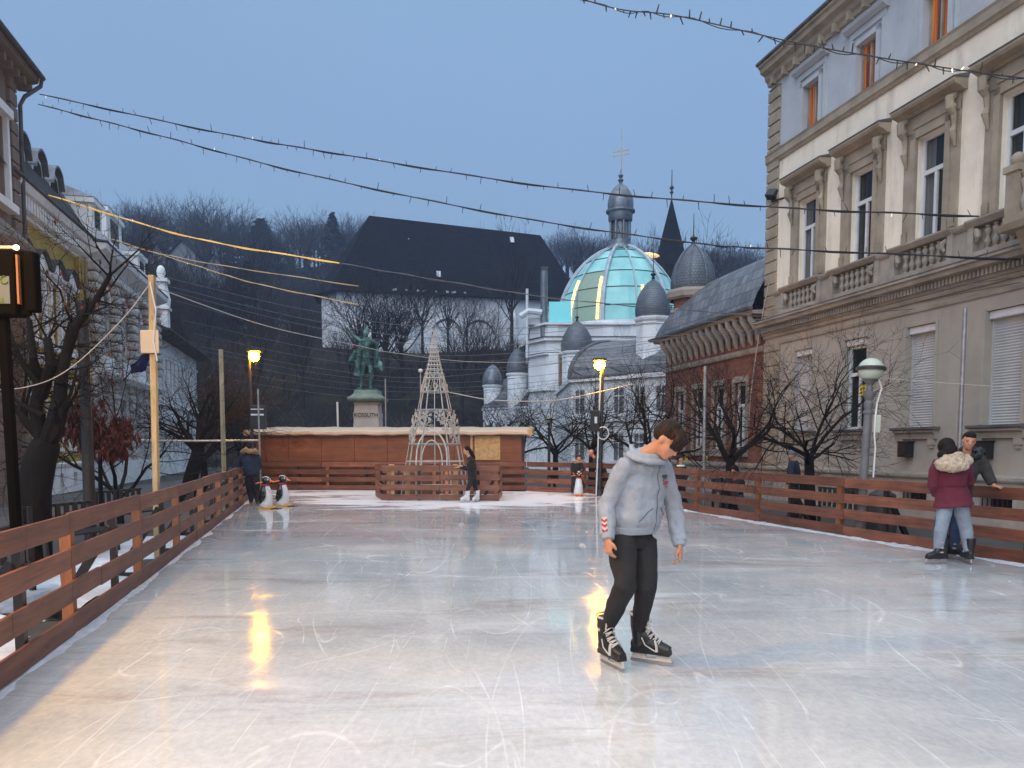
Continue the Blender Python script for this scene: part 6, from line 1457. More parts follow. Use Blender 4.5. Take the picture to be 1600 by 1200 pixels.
def person(label, base, J, top, trousers, shoes, hair, vox=.012, s=1.0, sleeves=(.062, .05, .042), torso=None, hem=None, coat=None, fold=.006, skates=True, head_s=1.0, collar=None, curl=(.45, .45), palm=None, legr=(.092, .072, .052, .045), group=None, hairf=None, fine=1.0, tops=None):
    """J: joints in scene coordinates; a = viewer's left limb, b = viewer's right limb"""
    base = V(base); t = thing('person', label, 'person', tuple(base)); g = lambda k: V(J[k])
    L = (g('shb') - g('sha')).normalized(); mid = (g('shb') + g('sha')) / 2; F_ = V(J['F']).normalized(); fr = frame(J['HF'], J.get('HU', (0, 0, 1)))
    b = MB(); pel, neck, hd = g('pelvis'), g('neck'), g('head')
    waist = pel.lerp(mid, .42)
    limb(b, [pel - V((0, 0, .03 * s)), pel + V((0, 0, .03 * s)), waist, pel.lerp(mid, .8), mid + V((0, 0, .0)), neck], [(.08 * s, .06 * s), (.13 * s, .09 * s), (.125 * s, .09 * s), (.15 * s, .11 * s), (.12 * s, .08 * s), (.05 * s, .05 * s)], 14, ref=tuple(L))
    limb(b, [neck - (hd - neck) * .35, neck, neck.lerp(hd, .55), hd + fr @ V((0, -.02, -.02)) * s], [.062 * s, .056 * s, .052 * s, .05 * s], 12)
    head_forms(b, hd, fr, s * head_s)
    for q in 'ab':
        sh, el, wr = g('sh' + q), g('el' + q), g('wr' + q); limb(b, [mid.lerp(sh, .75), sh, el, wr], [.055 * s, .05 * s, .038 * s, .026 * s], 10)
        hdn = V(J['hd' + q]); pn = V(J.get('pn' + q, F_ * -1)); tn = V(J.get('tn' + q, F_)); hand_forms(b, wr, hdn, pn, tn, s * 1.03, curl[0 if q == 'a' else 1])
        hp, kn, an = g('hip' + q), g('kn' + q), g('an' + q); limb(b, [hp, kn, an], [.07 * s, .045 * s, .035 * s], 10); ends(b, an, .04 * s)
    body = blob(b, 'body', SK, t, min(vox, .0085) if fine > .9 else vox, 2, base)
    # top
    c = MB(); T = torso or [(.175, .125), (.17, .12), (.175, .125), (.19, .13), (.175, .105), (.075, .075)]
    hemp = V(hem) if hem else pel - V((0, 0, .02))
    limb(c, [hemp, hemp.lerp(mid, .12), waist, pel.lerp(mid, .78), mid + V((0, 0, .005)), neck + (neck - mid) * .05], [(a * s, q * s) for a, q in T], 18, ref=tuple(L))
    for q in 'ab':
        sh, el, wr = g('sh' + q), g('el' + q), g('wr' + q); u = (wr - el).normalized()
        limb(c, [mid.lerp(sh, .45), mid.lerp(sh, .95), sh.lerp(el, .25), el, wr - u * .03], [sleeves[0] * 1.15 * s, sleeves[0] * 1.12 * s, sleeves[0] * s, sleeves[1] * 1.05 * s, sleeves[2] * s], 14)
    topo = blob(c, J.get('topname', 'jacket'), top, t, vox, 3, base, fold, (10, 10, 8), seed=len(label))
    # trousers
    c = MB(); cr = pel - V((0, 0, .03 * s)); limb(c, [pel + V((0, 0, .10 * s)), pel, cr - V((0, 0, .04 * s))], [(.145 * s, .11 * s), (.165 * s, .125 * s), (.14 * s, .11 * s)], 14, ref=tuple(L))
    for q in 'ab':
        hp, kn, an = g('hip' + q), g('kn' + q), g('an' + q); limb(c, [hp + V((0, 0, .04)), hp.lerp(kn, .3), hp.lerp(kn, .85), kn, kn.lerp(an, .3), an + (kn - an) * .05], [legr[0] * s, legr[0] * s, legr[1] * s, legr[1] * 1.02 * s, legr[2] * 1.1 * s, legr[3] * s], 14)
    blob(c, 'trousers', trousers, t, vox, 3, base, fold * .8, seed=3)
    # hair
    if hair:
        c = MB()
        def e(x, y, z, rx, ry, rz): c.ell(hd + fr @ V((x, y, z)) * s * head_s, (rx * s * head_s, ry * s * head_s, rz * s * head_s), 12, M=fr)
        (hairf or (lambda e: (e(0, -.03, .055, .083, .095, .083), e(0, -.06, .0, .075, .06, .075), e(0, .03, .098, .06, .05, .035))))(e)
        blob(c, 'hair', hair, t, max(.006, vox * .7), 2, base, .004, (40, 40, 20))
    return t, body, topo
def skate(parent, base, heel, d, m_boot, m_trim, h=.27, s=1.0, blade=True, roll=0, pitch=0, style='hockey', name='skate'):
    """ice boot: heel = ground point below the heel, d = toe direction"""
    d = V(d).normalized(); side = V((0, 0, 1)).cross(d).normalized(); Mx = Matrix.Translation(V(heel) - V(base)) @ Matrix(((d.x, side.x, 0, 0), (d.y, side.y, 0, 0), (d.z, side.z, 1, 0), (0, 0, 0, 1))) @ Matrix.Rotation(pitch, 4, 'Y') @ Matrix.Scale(s, 4)
    rt = link(name, None, parent); rt.matrix_local = Mx; zb = .075 if blade else .0
    c = MB(); c.tube([(.055, 0, zb + h), (.05, 0, zb + h * .7), (.055, 0, zb + .10), (.05, 0, zb + .05)], [(.068, .068), (.06, .06), (.054, .050), (.05, .042)], 14, ref=(0, 1, 0))
    c.tube([(.0, 0, zb + .045), (.06, 0, zb + .055), (.15, 0, zb + .06), (.22, 0, zb + .048), (.285, 0, zb + .036)], [(.034, .042), (.043, .052), (.047, .055), (.048, .046), (.034, .032)], 14, ref=(0, 1, 0))
    c.ell((.105, 0, zb + .11), (.07, .042, .06), 10)
    c.box(.0, .29, -.036, .036, zb, zb + .03)
    bo = blob(c, 'boot', m_boot, rt, .007 if s > .8 else .01, 3)
    if blade:
        c = MB(); c.exty([(-.01, .012), (.0, .004), (.28, .004), (.31, .018), (.315, .034), (-.005, .034)], -.002, .002); c.obj('blade', M['steel'], bo)
        c = MB(); c.exty([(.0, .03), (.30, .03), (.285, zb + .004), (.20, zb + .004), (.185, .045), (.115, .045), (.1, zb + .004), (.01, zb + .004)], -.009, .009); c.obj('blade_holder', m_trim, bo)
    if style == 'hockey':
        c = MB()
        for k in range(6):
            x = (.112, .108, .114, .135, .165, .195)[k]; z = zb + (.235, .20, .165, .135, .118, .105)[k]; y = .038
            c.tube([(x + .005, -y, z - .006), (x + .028, 0, z + .012), (x + .014, y, z - .018)], .0055, 5); c.tube([(x + .014, -y, z - .02), (x + .028, 0, z + .010), (x + .005, y, z - .004)], .0055, 5)
        c.tube([(.10, -.02, zb + .23), (.15, -.05, zb + .24), (.16, -.06, zb + .19), (.12, -.05, zb + .17)], .004, 5); c.obj('laces', m_trim, bo)
        c = MB(); c.tube([(.052 + .066 * math.cos(a * PI / 8), .068 * math.sin(a * PI / 8), zb + h + .004 - .01 * math.cos(a * PI / 8)) for a in range(17)], .009, 6)
        for q in (-1, 1):
            c.tube([(.09, q * .05, zb + .12), (.12, q * .056, zb + .07), (.17, q * .056, zb + .045), (.2, q * .05, zb + .03)], .005, 5); c.tube([(.185, q * .035, zb + .1), (.2, q * .05, zb + .07), (.205, q * .052, zb + .03)], .010, 5)
            c.ell((.06, q * .056, zb + .18), (.013, .006, .013), 8)
        c.obj('white_trim', m_trim, bo)
    else:
        for z in (.08, .14, .21):
            c = MB(); c.box(.09, .135, -.062, .062, zb + z, zb + z + .018); c.ell((.11, -.062, zb + z + .01), (.012, .008, .012), 8); c.ell((.11, .062, zb + z + .01), (.012, .008, .012), 8); c.obj('buckle', m_trim, bo)
    return rt
def K(D0): return lambda px, py, dy=0.0: P(px, py, D0 + dy)

# --- boy in the grey hoodie (foreground)
k = K(5.38); M['hood'] = cloth('grey_marl_fleece', (0.27, 0.31, 0.37), var=.16, s=3); M['pants'] = cloth('charcoal_jersey', (0.013, 0.013, 0.015), var=.3, s=4); M['bootblk'] = mat('black_boot', (0.012, 0.012, 0.013), rough=.4, var=.3); M['boottrim'] = mat('worn_white_trim', (0.48, 0.46, 0.43), rough=.5, var=.15, s=9)
F1 = V((.57, -.82, 0)); L1 = V((.82, .57, 0))
base1 = V((.90, 5.42, 0))
J1 = dict(F=F1, pelvis=k(989, 840, .04), neck=k(1014, 708, -.09), head=k(1041, 688, -.17), HF=(.60, -.40, -.70), HU=(.5, -.3, .8),
          sha=k(974, 729, -.11), shb=k(1038, 735, .10), ela=k(948, 790, -.08), wra=k(950, 843, -.20), elb=k(1054, 797, .14), wrb=k(1062, 853, .02),
          hda=(.0, -.10, -1), pna=(.6, .6, 0), tna=(.45, -.8, 0), hdb=(.05, -.12, -1), pnb=(-.8, .0, 0), tnb=(-.3, -.9, 0),
          hipa=k(973, 850, -.04), hipb=k(1006, 851, .08), kna=k(976, 914, -.22), knb=k(1009, 918, -.08), ana=k(946, 984, .0), anb=k(999, 985, .05), topname='hoodie')
kid, kb, kt = person('boy in a light grey hoodie and charcoal trousers skating alone, looking down', base1, J1, M['hood'], M['pants'], None, None, vox=.0085, sleeves=(.067, .061, .054), torso=[(.168, .118), (.190, .138), (.195, .145), (.198, .142), (.170, .112), (.085, .08)], hem=tuple(k(991, 827)), fold=.015, curl=(.55, .5), legr=(.098, .078, .064, .052))
# hem and cuffs, hood roll, pocket, zip
def rel(p): return V(p) - base1
def ring_at(c, ax, ra, rb, ref, r, n=28): 
    ax = V(ax).normalized(); u = V(ref); u = (u - ax * u.dot(ax)).normalized(); w_ = ax.cross(u); return [c + u * math.cos(2 * PI * i / n) * ra + w_ * math.sin(2 * PI * i / n) * rb for i in range(n + 1)]
c = MB(); hemc = k(991, 829); limb(c, [hemc - V((0, 0, .02)), hemc + V((0, 0, .035))], [(.168, .124), (.176, .13)], 24, ref=tuple(L1)); blob(c, 'hem_band', M['hood'], kt, .007, 3, base1)
for (e_, w_) in (('ela', 'wra'), ('elb', 'wrb')):
    u = (J1[w_] - J1[e_]).normalized(); c = MB(); limb(c, [J1[w_] - u * .075, J1[w_] - u * .06, J1[w_] - u * .01, J1[w_] + u * .002], [.050, .054, .046, .040], 16); blob(c, 'cuff', M['hood'], kt, .006, 2, base1)
c = MB(); nk = J1['neck']; up = (J1['head'] - nk).normalized()
hc = nk + V((-.015, .03, -.012)); pts = []
for i in range(17):
    a = R(-150 + 300 * i / 16) + PI; q = F1 * math.cos(a) * -.098 + L1 * math.sin(a) * .108; pts.append(hc + q + V((0, 0, .052 * -math.cos(a) * -1 * (1 if math.cos(a) > 0 else .55) + .018)))
c.tube(pts, [(.017, .020)] * 17, 10); pts2 = [p + V((0, 0, -.038)) + (p - hc).normalized() * .03 for p in pts[2:-2]]; c.tube(pts2, [(.019, .024)] * len(pts2), 10)
bk = nk - F1 * .10 + V((0, 0, -.035)); c.ell(bk, (.12, .075, .07), 12, M=frame(F1)); c.ell(bk - F1 * .02 + V((0, 0, -.06)), (.10, .05, .07), 12, M=frame(F1)); blob(c, 'hood', M['hood'], kt, .008, 3, base1, .006, (14, 14, 14))
seam = cloth('dark_seam', (0.09, 0.10, 0.12)); surf = kt.data
from mathutils.bvhtree import BVHTree
bvh = BVHTree.FromPolygons([v.co for v in surf.vertices], [list(p.vertices) for p in surf.polygons])
def on(p, d, off=.003):
    """drop a point on the hoodie surface along d"""
    h = bvh.ray_cast(p - d * .5, d); return (h[0] + h[1] * off, h[1]) if h[0] else (p, -d)
def decal(poly_lines, c0, U_, V_, dirn, r, m, name, parent, off=.003, close=False):
    c = MB()
    for ln in poly_lines:
        pts = []
        for a, b in zip(ln, ln[1:]):
            n = max(1, int(math.hypot(b[0] - a[0], b[1] - a[1]) / .012))
            for i in range(n): pts.append((a[0] + (b[0] - a[0]) * i / n, a[1] + (b[1] - a[1]) * i / n))
        pts.append(ln[-1]); c.tube([on(c0 + U_ * x + V_ * y, dirn, off)[0] for x, y in pts], r, 5)
    return c.obj(name, m, parent)
dv = (-F1).normalized(); Z = V((0, 0, 1)); ch = rel(k(1012, 770, 0)); 
decal([[(0.0, .24), (.0, .12), (-.002, -.05), (-.004, -.26)]], ch, L1, Z, dv, .002, seam, 'zip', kt)
decal([[(-.045, -.10), (-.10, -.14), (-.155, -.19)]], ch, L1, Z, dv, .0025, seam, 'pocket_opening', kt); decal([[(.045, -.10), (.09, -.14), (.13, -.19)]], ch, L1, Z, dv, .0025, seam, 'pocket_opening', kt)
RED = cloth('red_print', (0.42, 0.02, 0.03)); INK = cloth('black_print', (0.02, 0.02, 0.025))
cd = V((-.45, .89, 0)); pc0 = rel(k(1036, 755, 0)); PU = V((.89, .45, 0))
def stamp(txt, x, y, size, m, name, shear=0):
    """lettering laid on the cloth"""
    cu = bpy.data.curves.new(name, 'FONT'); cu.body = txt; cu.size = size; cu.offset = size * .02; cu.shear = shear; cu.align_x = 'CENTER'; cu.align_y = 'CENTER'; cu.resolution_u = 3
    to = bpy.data.objects.new(name, cu); COL.objects.link(to); dg = bpy.context.evaluated_depsgraph_get(); me = bpy.data.meshes.new_from_object(to.evaluated_get(dg)); bpy.data.objects.remove(to)
    for v in me.vertices: q, nn_ = on(pc0 + PU * (x + v.co.x) + Z * (y + v.co.y), cd, .007); v.co = q
    me.materials.clear(); me.materials.append(m); return link(name, me, kt)
stamp('SUPER', 0, .038, .024, INK, 'chest_print'); stamp('Sups', 0, .008, .048, RED, 'chest_print', .3); stamp('RACING', .004, -.024, .013, RED, 'chest_print')
decal([[(-.035, .055), (.035, .055)], [(-.035, .047), (.035, .047)]], pc0, PU, Z, cd, .0022, INK, 'chest_print', kt, .006)
# three red chevrons on a pale band on the forearm
fa, fb = rel(J1['ela']), rel(J1['wra']); ax = (fb - fa).normalized(); vd = V((.15, 1, -.05)).normalized(); su = ax.cross(vd).normalized()
WBAND = cloth('white_band', (.48, .46, .44))
c = MB(); nb = 10; vs = []
for i in range(nb + 1):
    for j in range(4): p = fa + ax * (.08 + .125 * i / nb) + su * (.033 - .012 * j) * -1 ; vs.append(on(p, vd, .004)[0])
c.add(vs, [(i * 4 + j, i * 4 + j + 1, (i + 1) * 4 + j + 1, (i + 1) * 4 + j) for i in range(nb) for j in range(3)]); c.obj('sleeve_band', WBAND, kt)
for q in range(3):
    c = MB(); f0 = .092 + q * .038; vs = []
    for i in range(7):
        x = -.034 + .036 * i / 6; dz = .016 * (1 - abs(i - 3) / 3)
        for zz in (0, .017): p = fa + ax * (f0 + dz + zz) + su * (x); vs.append(on(p, vd, .007)[0])
    c.add(vs, [(2 * i, 2 * i + 1, 2 * i + 3, 2 * i + 2) for i in range(6)]); c.obj('red_chevron', RED, kt)
# hair: short back and sides, heavy fringe falling over the forehead
fr = frame(J1['HF'], J1['HU']); hd = J1['head']; c = MB()
def eh(x, y, z, rx, ry, rz): c.ell(hd + fr @ V((x, y, z)), (rx, ry, rz), 12, M=fr)
eh(0, -.018, .062, .083, .095, .078); eh(0, -.05, .025, .079, .068, .072); eh(0, .035, .085, .074, .062, .048); eh(0, .06, .068, .066, .042, .036)
rn = random.Random(8)
for i in range(34):
    x = -.072 + .144 * i / 33; a = V((x * .8, .065 + rn.uniform(-.01, .01), .10)); b_ = V((x * 1.0, .106 - abs(x) * .5 + rn.uniform(-.006, .01), .055)); e_ = V((x * 1.03, .118 - abs(x) * .6 + rn.uniform(-.01, .01), .008 + rn.uniform(-.014, .018)))
    c.tube([hd + fr @ a, hd + fr @ b_, hd + fr @ e_], [.015, .012, .004], 6)
hr_ = blob(c, 'hair', HAIRD, kid, .0055, 1, base1, .004, (60, 60, 25))
c = MB(); rn = random.Random(31)
for i in range(420):
    az = rn.uniform(0, 2 * PI); t0 = rn.uniform(.1, .9); t1 = t0 + rn.uniform(.25, .6); fwd = math.sin(az) > .1; lim = 1.75 if fwd else 1.9
    t1 = min(t1, lim); w_ = rn.gauss(0, .08); pts = []
    for q in range(5):
        th = t0 + (t1 - t0) * q / 4; a2 = az + w_ * q / 4; kk = 1.02 + rn.uniform(0, .02) + (.05 if q == 4 else 0)
        pts.append(hd + fr @ V((math.cos(a2) * math.sin(th) * .084 * kk, -.008 + math.sin(a2) * math.sin(th) * .102 * kk, .052 + math.cos(th) * .082 * kk)) - base1)
    c.tube(pts, [.0012, .0022, .0024, .002, .0008], 3, cap=False)
c.obj('hair_strands', HAIRD, hr_, raw=True)
c = MB()
for q in (-1, 1): c.tube([hd + fr @ V((q * .018, .094, .022)), hd + fr @ V((q * .035, .090, .028)), hd + fr @ V((q * .052, .076, .022))], [.003, .004, .002], 5)
c = MB(); 
for q in (-1, 1): c.tube([hd + fr @ V((q * .02, .089, .0)), hd + fr @ V((q * .034, .088, -.003)), hd + fr @ V((q * .047, .078, 0))], .0022, 5)
M['lash'] = HAIRD
for o_ in (c,): o_.v = [tuple(V(v) - base1) for v in o_.v]; o_.obj('eyelashes', HAIRD, kb)
c = MB(); c.ell(rel(hd + fr @ V((0, .097, -.058))), (.018, .006, .006), 8, M=fr); c.obj('lips', mat('lips', (.38, .10, .09), rough=.45, var=.1), kb)
for q, d_ in (('a', V((.40, -.92, 0))), ('b', V((.86, -.50, 0)))): h_ = J1['an' + q] - d_ * .055; skate(kid, base1, V((h_.x, h_.y, 0)), d_, M['bootblk'], M['boottrim'])

# --- hugging couple by the right boards
k = K(10.0); burg = cloth('burgundy_coat', (0.11, 0.012, 0.030)); M['jeans'] = cloth('pale_blue_jeans', (0.22, 0.27, 0.34), var=.25, s=5); M['bluejeans'] = cloth('dark_blue_jeans', (0.03, 0.055, 0.13), var=.3, s=5); fur = mat('cream_fur', (0.48, 0.38, 0.28), rough=.95, var=.35, s=25, bump=1.0, bs=60)
bw = V((5.72, 10.0, 0)); F2 = V((.25, .97, 0))
J2 = dict(F=F2, pelvis=k(1488, 783), neck=k(1483, 716), head=k(1478, 702, .02), HF=(.3, .95, -.1), sha=k(1464, 727), shb=k(1508, 728), ela=k(1458, 757, .02), wra=k(1463, 774, .14), elb=k(1514, 752, .12), wrb=k(1512, 760, .3),
          hda=(.2, .5, -.8), hdb=(0, .9, 0), hipa=k(1477, 792), hipb=k(1501, 792), kna=k(1470, 828, -.02), knb=k(1510, 828, .05), ana=k(1466, 862, .05), anb=k(1514, 864, .0), topname='coat')
wo, _, ct = person('woman seen from behind in a burgundy coat with a cream fur hood, hugging a man', bw, J2, burg, M['jeans'], None, HAIRB, vox=.012, torso=[(.255, .19), (.235, .17), (.175, .145), (.20, .15), (.185, .125), (.09, .09)], hem=tuple(k(1490, 791)), sleeves=(.08, .07, .058), fold=.010, legr=(.095, .078, .068, .062), hairf=lambda e: (e(0, -.03, .04, .105, .11, .11), e(.02, -.07, -.03, .105, .085, .11), e(-.03, -.08, -.08, .09, .07, .07)))
c = MB(); c.tube([k(1464, 722, -.10), k(1470, 727, -.17), k(1488, 730, -.21), k(1506, 727, -.17), k(1514, 719, -.08), k(1508, 712, .0)], [.05, .068, .075, .07, .055, .04], 12); c.ell(k(1488, 720, -.12), (.17, .1, .09), 12); c.ell(k(1494, 711, -.10), (.10, .07, .05), 10); blob(c, 'fur_hood', fur, wo, .014, 2, bw, .016, (28, 28, 28))
c = MB(); c.tube(ring_at(J2['pelvis'].lerp((J2['sha'] + J2['shb']) / 2, .44), (0, 0, 1), .182, .152, (1, .1, 0), .01), .008, 5, cap=False); c.v = [tuple(V(v) - bw) for v in c.v]; c.obj('waist_cord', burg, ct)
btr = mat('silver_buckle', (.45, .45, .47), rough=.3, metal=.6)
skate(wo, bw, V((J2['ana'].x + .10, J2['ana'].y - .02, 0)), (-.98, -.15, 0), M['bootblk'], btr, style='buckle'); skate(wo, bw, V((J2['anb'].x, J2['anb'].y - .06, 0)), (.15, .98, 0), M['bootblk'], btr, style='buckle')
k = K(10.42); bmn = V((5.95, 10.42, 0)); jk = cloth('dark_grey_parka', (0.030, 0.027, 0.025))
J3 = dict(F=(-.3, -.95, 0), pelvis=k(1487, 778, .06), neck=k(1510, 710), head=k(1514, 690, -.04), HF=(-.35, -.92, -.12), HU=(.12, -.05, 1), sha=k(1490, 722, .02), shb=k(1532, 719), ela=k(1462, 750, -.05), wra=k(1466, 772, -.38), elb=k(1543, 741, -.04), wrb=k(1553, 759, -.12),
          hda=(.3, -.3, -.9), hdb=(.93, -.1, -.22), pnb=(0, 0, -1), tnb=(0, -1, 0), hipa=k(1477, 790), hipb=k(1497, 790), kna=k(1468, 826, .0), knb=k(1493, 826, -.05), ana=k(1466, 858, .12), anb=k(1490, 858, .02), topname='parka')
mn, mb_, _ = person('dark haired man in a dark parka hugging the woman in burgundy, hand on the boards', bmn, J3, jk, M['bluejeans'], None, HAIRB, vox=.012, torso=[(.19, .14), (.2, .15), (.19, .15), (.205, .15), (.19, .12), (.10, .09)], hem=tuple(k(1492, 792, .05)), sleeves=(.085, .075, .06), fold=.010, curl=(.4, .12), legr=(.095, .08, .07, .065), hairf=lambda e: (e(0, -.03, .055, .081, .09, .08), e(0, .025, .088, .068, .062, .045), e(0, -.05, .01, .078, .062, .06)))
c = MB(); c.tube([k(1496, 706, .02), k(1500, 716, -.1), k(1514, 719, -.13), k(1530, 712, -.08), k(1533, 702, .03)], [.05, .045, .04, .045, .05], 10); c.ell(k(1514, 706, .1), (.15, .09, .1), 10); blob(c, 'hood', M['black'], mn, .014, 2, bmn, .012, (20, 20, 20))
def eyes(parent, base, c0, HF, HU, s=1.0):
    fr = frame(HF, HU); c = MB()
    for q in (-1, 1): c.ell(V(c0) - V(base) + fr @ V((q * .031, .086, .003)) * s, (.011 * s, .005 * s, .004 * s), 6, M=fr); c.tube([V(c0) - V(base) + fr @ V((q * .016, .092, .021)) * s, V(c0) - V(base) + fr @ V((q * .05, .083, .021)) * s], .0035 * s, 5)
    c.obj('eyes_and_brows', HAIRB, parent)
eyes(mb_, bmn, J3['head'], J3['HF'], J3['HU'])
skate(mn, bmn, V((J3['anb'].x - .05, J3['anb'].y + .05, 0)), (.55, -.83, 0), M['bootblk'], btr, style='buckle'); skate(mn, bmn, V((J3['ana'].x, J3['ana'].y + .05, 0)), (-.2, -.97, 0), M['bootblk'], btr, style='buckle')

# --- woman leaning on the pen
k = K(21.25); b4 = V((-1.1, 21.25, 0)); blk = cloth('black_clothes', (0.010, 0.010, 0.013))
J4 = dict(F=(-.95, -.3, 0), pelvis=k(738, 748), neck=k(733, 714), head=k(729, 704), HF=(-.85, -.35, -.35), sha=k(733, 720, -.14), shb=k(740, 720, .14), ela=k(735, 733, -.18), wra=k(721, 728, -.2), elb=k(728, 733, .15), wrb=k(716, 730, .1), hda=(-1, 0, .05), hdb=(-1, 0, 0), pna=(0, 0, -1), pnb=(0, 0, -1), hipa=k(736, 752, -.08), hipb=k(741, 752, .08), kna=k(731, 764, -.1), knb=k(743, 764, .1), ana=k(731, 776, -.08), anb=k(746, 777, .08), topname='top')
w4, _, _ = person('woman with long dark hair in black clothes and white skates leaning on the pen boards', b4, J4, blk, blk, None, HAIRB, vox=.017, s=.93, fine=.5, sleeves=(.055, .05, .04), fold=.006, legr=(.085, .062, .05, .045), hairf=lambda e: (e(0, -.03, .045, .09, .10, .09), e(.0, -.08, -.03, .08, .07, .11), e(.0, -.12, -.13, .075, .06, .12), e(0, -.14, -.24, .055, .05, .1)))
wb = mat('white_skate_boot', (.62, .62, .64), rough=.4, var=.1)
skate(w4, b4, V((J4['ana'].x + .05, J4['ana'].y, 0)), (-.95, -.3, 0), wb, wb, s=.9); skate(w4, b4, V((J4['anb'].x + .04, J4['anb'].y, 0)), (-.6, -.8, 0), wb, wb, s=.9)
fa_ = MB(); limb(fa_, [J4['ela'], J4['wra']], [.047, .034], 10); ends(fa_, J4['ela'], .048); 
# --- person with the fur collar at the left
k = K(20.1); b5 = V((-6.85, 20.1, 0)); navy = cloth('navy_jacket', (0.014, 0.022, 0.045)); tan = mat('tan_fur', (0.33, 0.19, 0.09), rough=.95, var=.4, s=25, bump=1, bs=60)
J5 = dict(F=(-.5, .86, 0), pelvis=k(394, 742), neck=k(390, 706), head=k(389, 699, .08), HF=(-.4, .75, -.5), sha=k(378, 712), shb=k(402, 713), ela=k(374, 728, .1), wra=k(378, 738, .25), elb=k(406, 729, .1), wrb=k(400, 738, .3), hda=(0, .8, -.4), hdb=(-.2, .8, -.4), hipa=k(389, 748), hipb=k(399, 748), kna=k(390, 768), knb=k(401, 768), ana=k(393, 785), anb=k(402, 785))
w5, _, _ = person('person in a navy jacket with tan fur collar bending over the left boards', b5, J5, navy, blk, None, HAIRB, vox=.017, fine=.5, torso=[(.20, .15), (.21, .155), (.2, .15), (.215, .15), (.19, .12), (.09, .09)], sleeves=(.08, .07, .055), fold=.008, legr=(.11, .085, .06, .05))
c = MB(); c.tube([k(378, 707, -.1), k(384, 703, -.16), k(391, 706, -.18), k(398, 704, -.16), k(403, 708, -.08)], [.06, .075, .055, .075, .06], 10); blob(c, 'fur_collar', tan, w5, .02, 2, b5, .02, (18, 18, 18))
skate(w5, b5, V((J5['ana'].x, J5['ana'].y - .06, 0)), (-.3, .95, 0), M['bootblk'], M['bootblk']); skate(w5, b5, V((J5['anb'].x, J5['anb'].y - .06, 0)), (.1, .95, 0), M['bootblk'], M['bootblk'])
# --- child with a skating penguin, and the man bending towards it
k = K(24.7); b6 = V((2.0, 24.7, 0))
J6 = dict(F=(.2, -.97, 0), pelvis=k(899, 743), neck=k(902, 721), head=k(904, 716), HF=(.6, -.75, -.15), sha=k(895, 725), shb=k(908, 725), ela=k(893, 733, -.06), wra=k(896, 740, -.2), elb=k(911, 733, -.06), wrb=k(908, 740, -.2), hda=(.2, -.9, -.2), hdb=(-.2, -.9, -.2), hipa=k(896, 746), hipb=k(903, 746), kna=k(895, 758), knb=k(904, 758), ana=k(894, 769), anb=k(905, 769))
w6, b6b, _ = person('child in a black jacket holding on to the white and orange penguin skating aid', b6, J6, blk, cloth('dark_navy_trousers', (.015, .02, .04)), None, HAIRD, vox=.015, s=.74, fine=.5, torso=[(.19, .15)] * 3 + [(.2, .15), (.18, .12), (.09, .09)], sleeves=(.075, .065, .055), head_s=1.12)
c = MB(); c.tube([k(894, 720, .02), k(899, 723, -.08), k(908, 722, -.06), k(911, 720, .04)], [.04, .035, .035, .04], 8); blob(c, 'fur_collar', tan, w6, .015, 2, b6, .01, (20, 20, 20))
skate(w6, b6, V((J6['ana'].x, J6['ana'].y + .05, 0)), (-.1, -1, 0), M['bootblk'], M['bootblk'], s=.75); skate(w6, b6, V((J6['anb'].x, J6['anb'].y + .05, 0)), (.2, -1, 0), M['bootblk'], M['bootblk'], s=.75)
k = K(25.3); b7 = V((2.95, 25.3, 0))
J7 = dict(F=(-.9, -.4, 0), pelvis=k(942, 741), neck=k(929, 716), head=k(924, 708), HF=(-.8, -.4, -.4), sha=k(930, 722, -.16), shb=k(937, 722, .16), ela=k(927, 732, -.25), wra=k(925, 741, -.25), elb=k(936, 736, .15), wrb=k(930, 742, .1), hda=(-.3, 0, -1), hdb=(-.3, 0, -1), hipa=k(940, 745), hipb=k(946, 745), kna=k(938, 760), knb=k(946, 760), ana=k(938, 773), anb=k(947, 773))
w7, _, _ = person('bald man in a black coat bending forward beside the right lamp post', b7, J7, blk, blk, None, None, vox=.018, s=.97, fine=.5, torso=[(.21, .17)] * 3 + [(.22, .16), (.2, .13), (.09, .09)], sleeves=(.08, .07, .06))
skate(w7, b7, V((J7['ana'].x, J7['ana'].y, 0)), (-.7, -.7, 0), M['bootblk'], M['bootblk']); skate(w7, b7, V((J7['anb'].x, J7['anb'].y, 0)), (-.7, -.7, 0), M['bootblk'], M['bootblk'])
# --- passers-by behind the right boards
k = K(18.1); b8 = V((6.65, 18.1, -.17))
J8 = dict(F=(-1, -.1, 0), pelvis=k(1240, 756), neck=k(1240, 720), head=k(1238, 711), HF=(-.97, -.2, -.05), sha=k(1237, 726, -.17), shb=k(1243, 726, .17), ela=k(1236, 742, -.22), wra=k(1233, 756, -.2), elb=k(1245, 742, .2), wrb=k(1240, 756, .2), hda=(-.2, 0, -1), hdb=(-.2, 0, -1), hipa=k(1238, 760, -.08), hipb=k(1242, 760, .08), kna=k(1238, 785, -.08), knb=k(1244, 785, .08), ana=k(1240, 806, -.08), anb=k(1247, 806, .08))
w8, b8b, _ = person('man in a grey beanie and dark puffy jacket walking left behind the right boards', b8, J8, navy, blk, None, None, vox=.017, fine=.5, s=.95, torso=[(.21, .165), (.22, .17), (.215, .165), (.22, .16), (.2, .13), (.1, .1)], sleeves=(.085, .075, .06), fold=.012)
c = MB(); fr = frame(J8['HF']); c.ell(J8['head'] + fr @ V((0, -.015, .06)), (.086, .10, .075), 12, M=fr); c.ell(J8['head'] + fr @ V((0, -.01, .03)), (.09, .105, .03), 12, M=fr); blob(c, 'beanie', cloth('grey_beanie', (.13, .16, .20)), w8, .012, 2, b8, .003, (40, 40, 40))
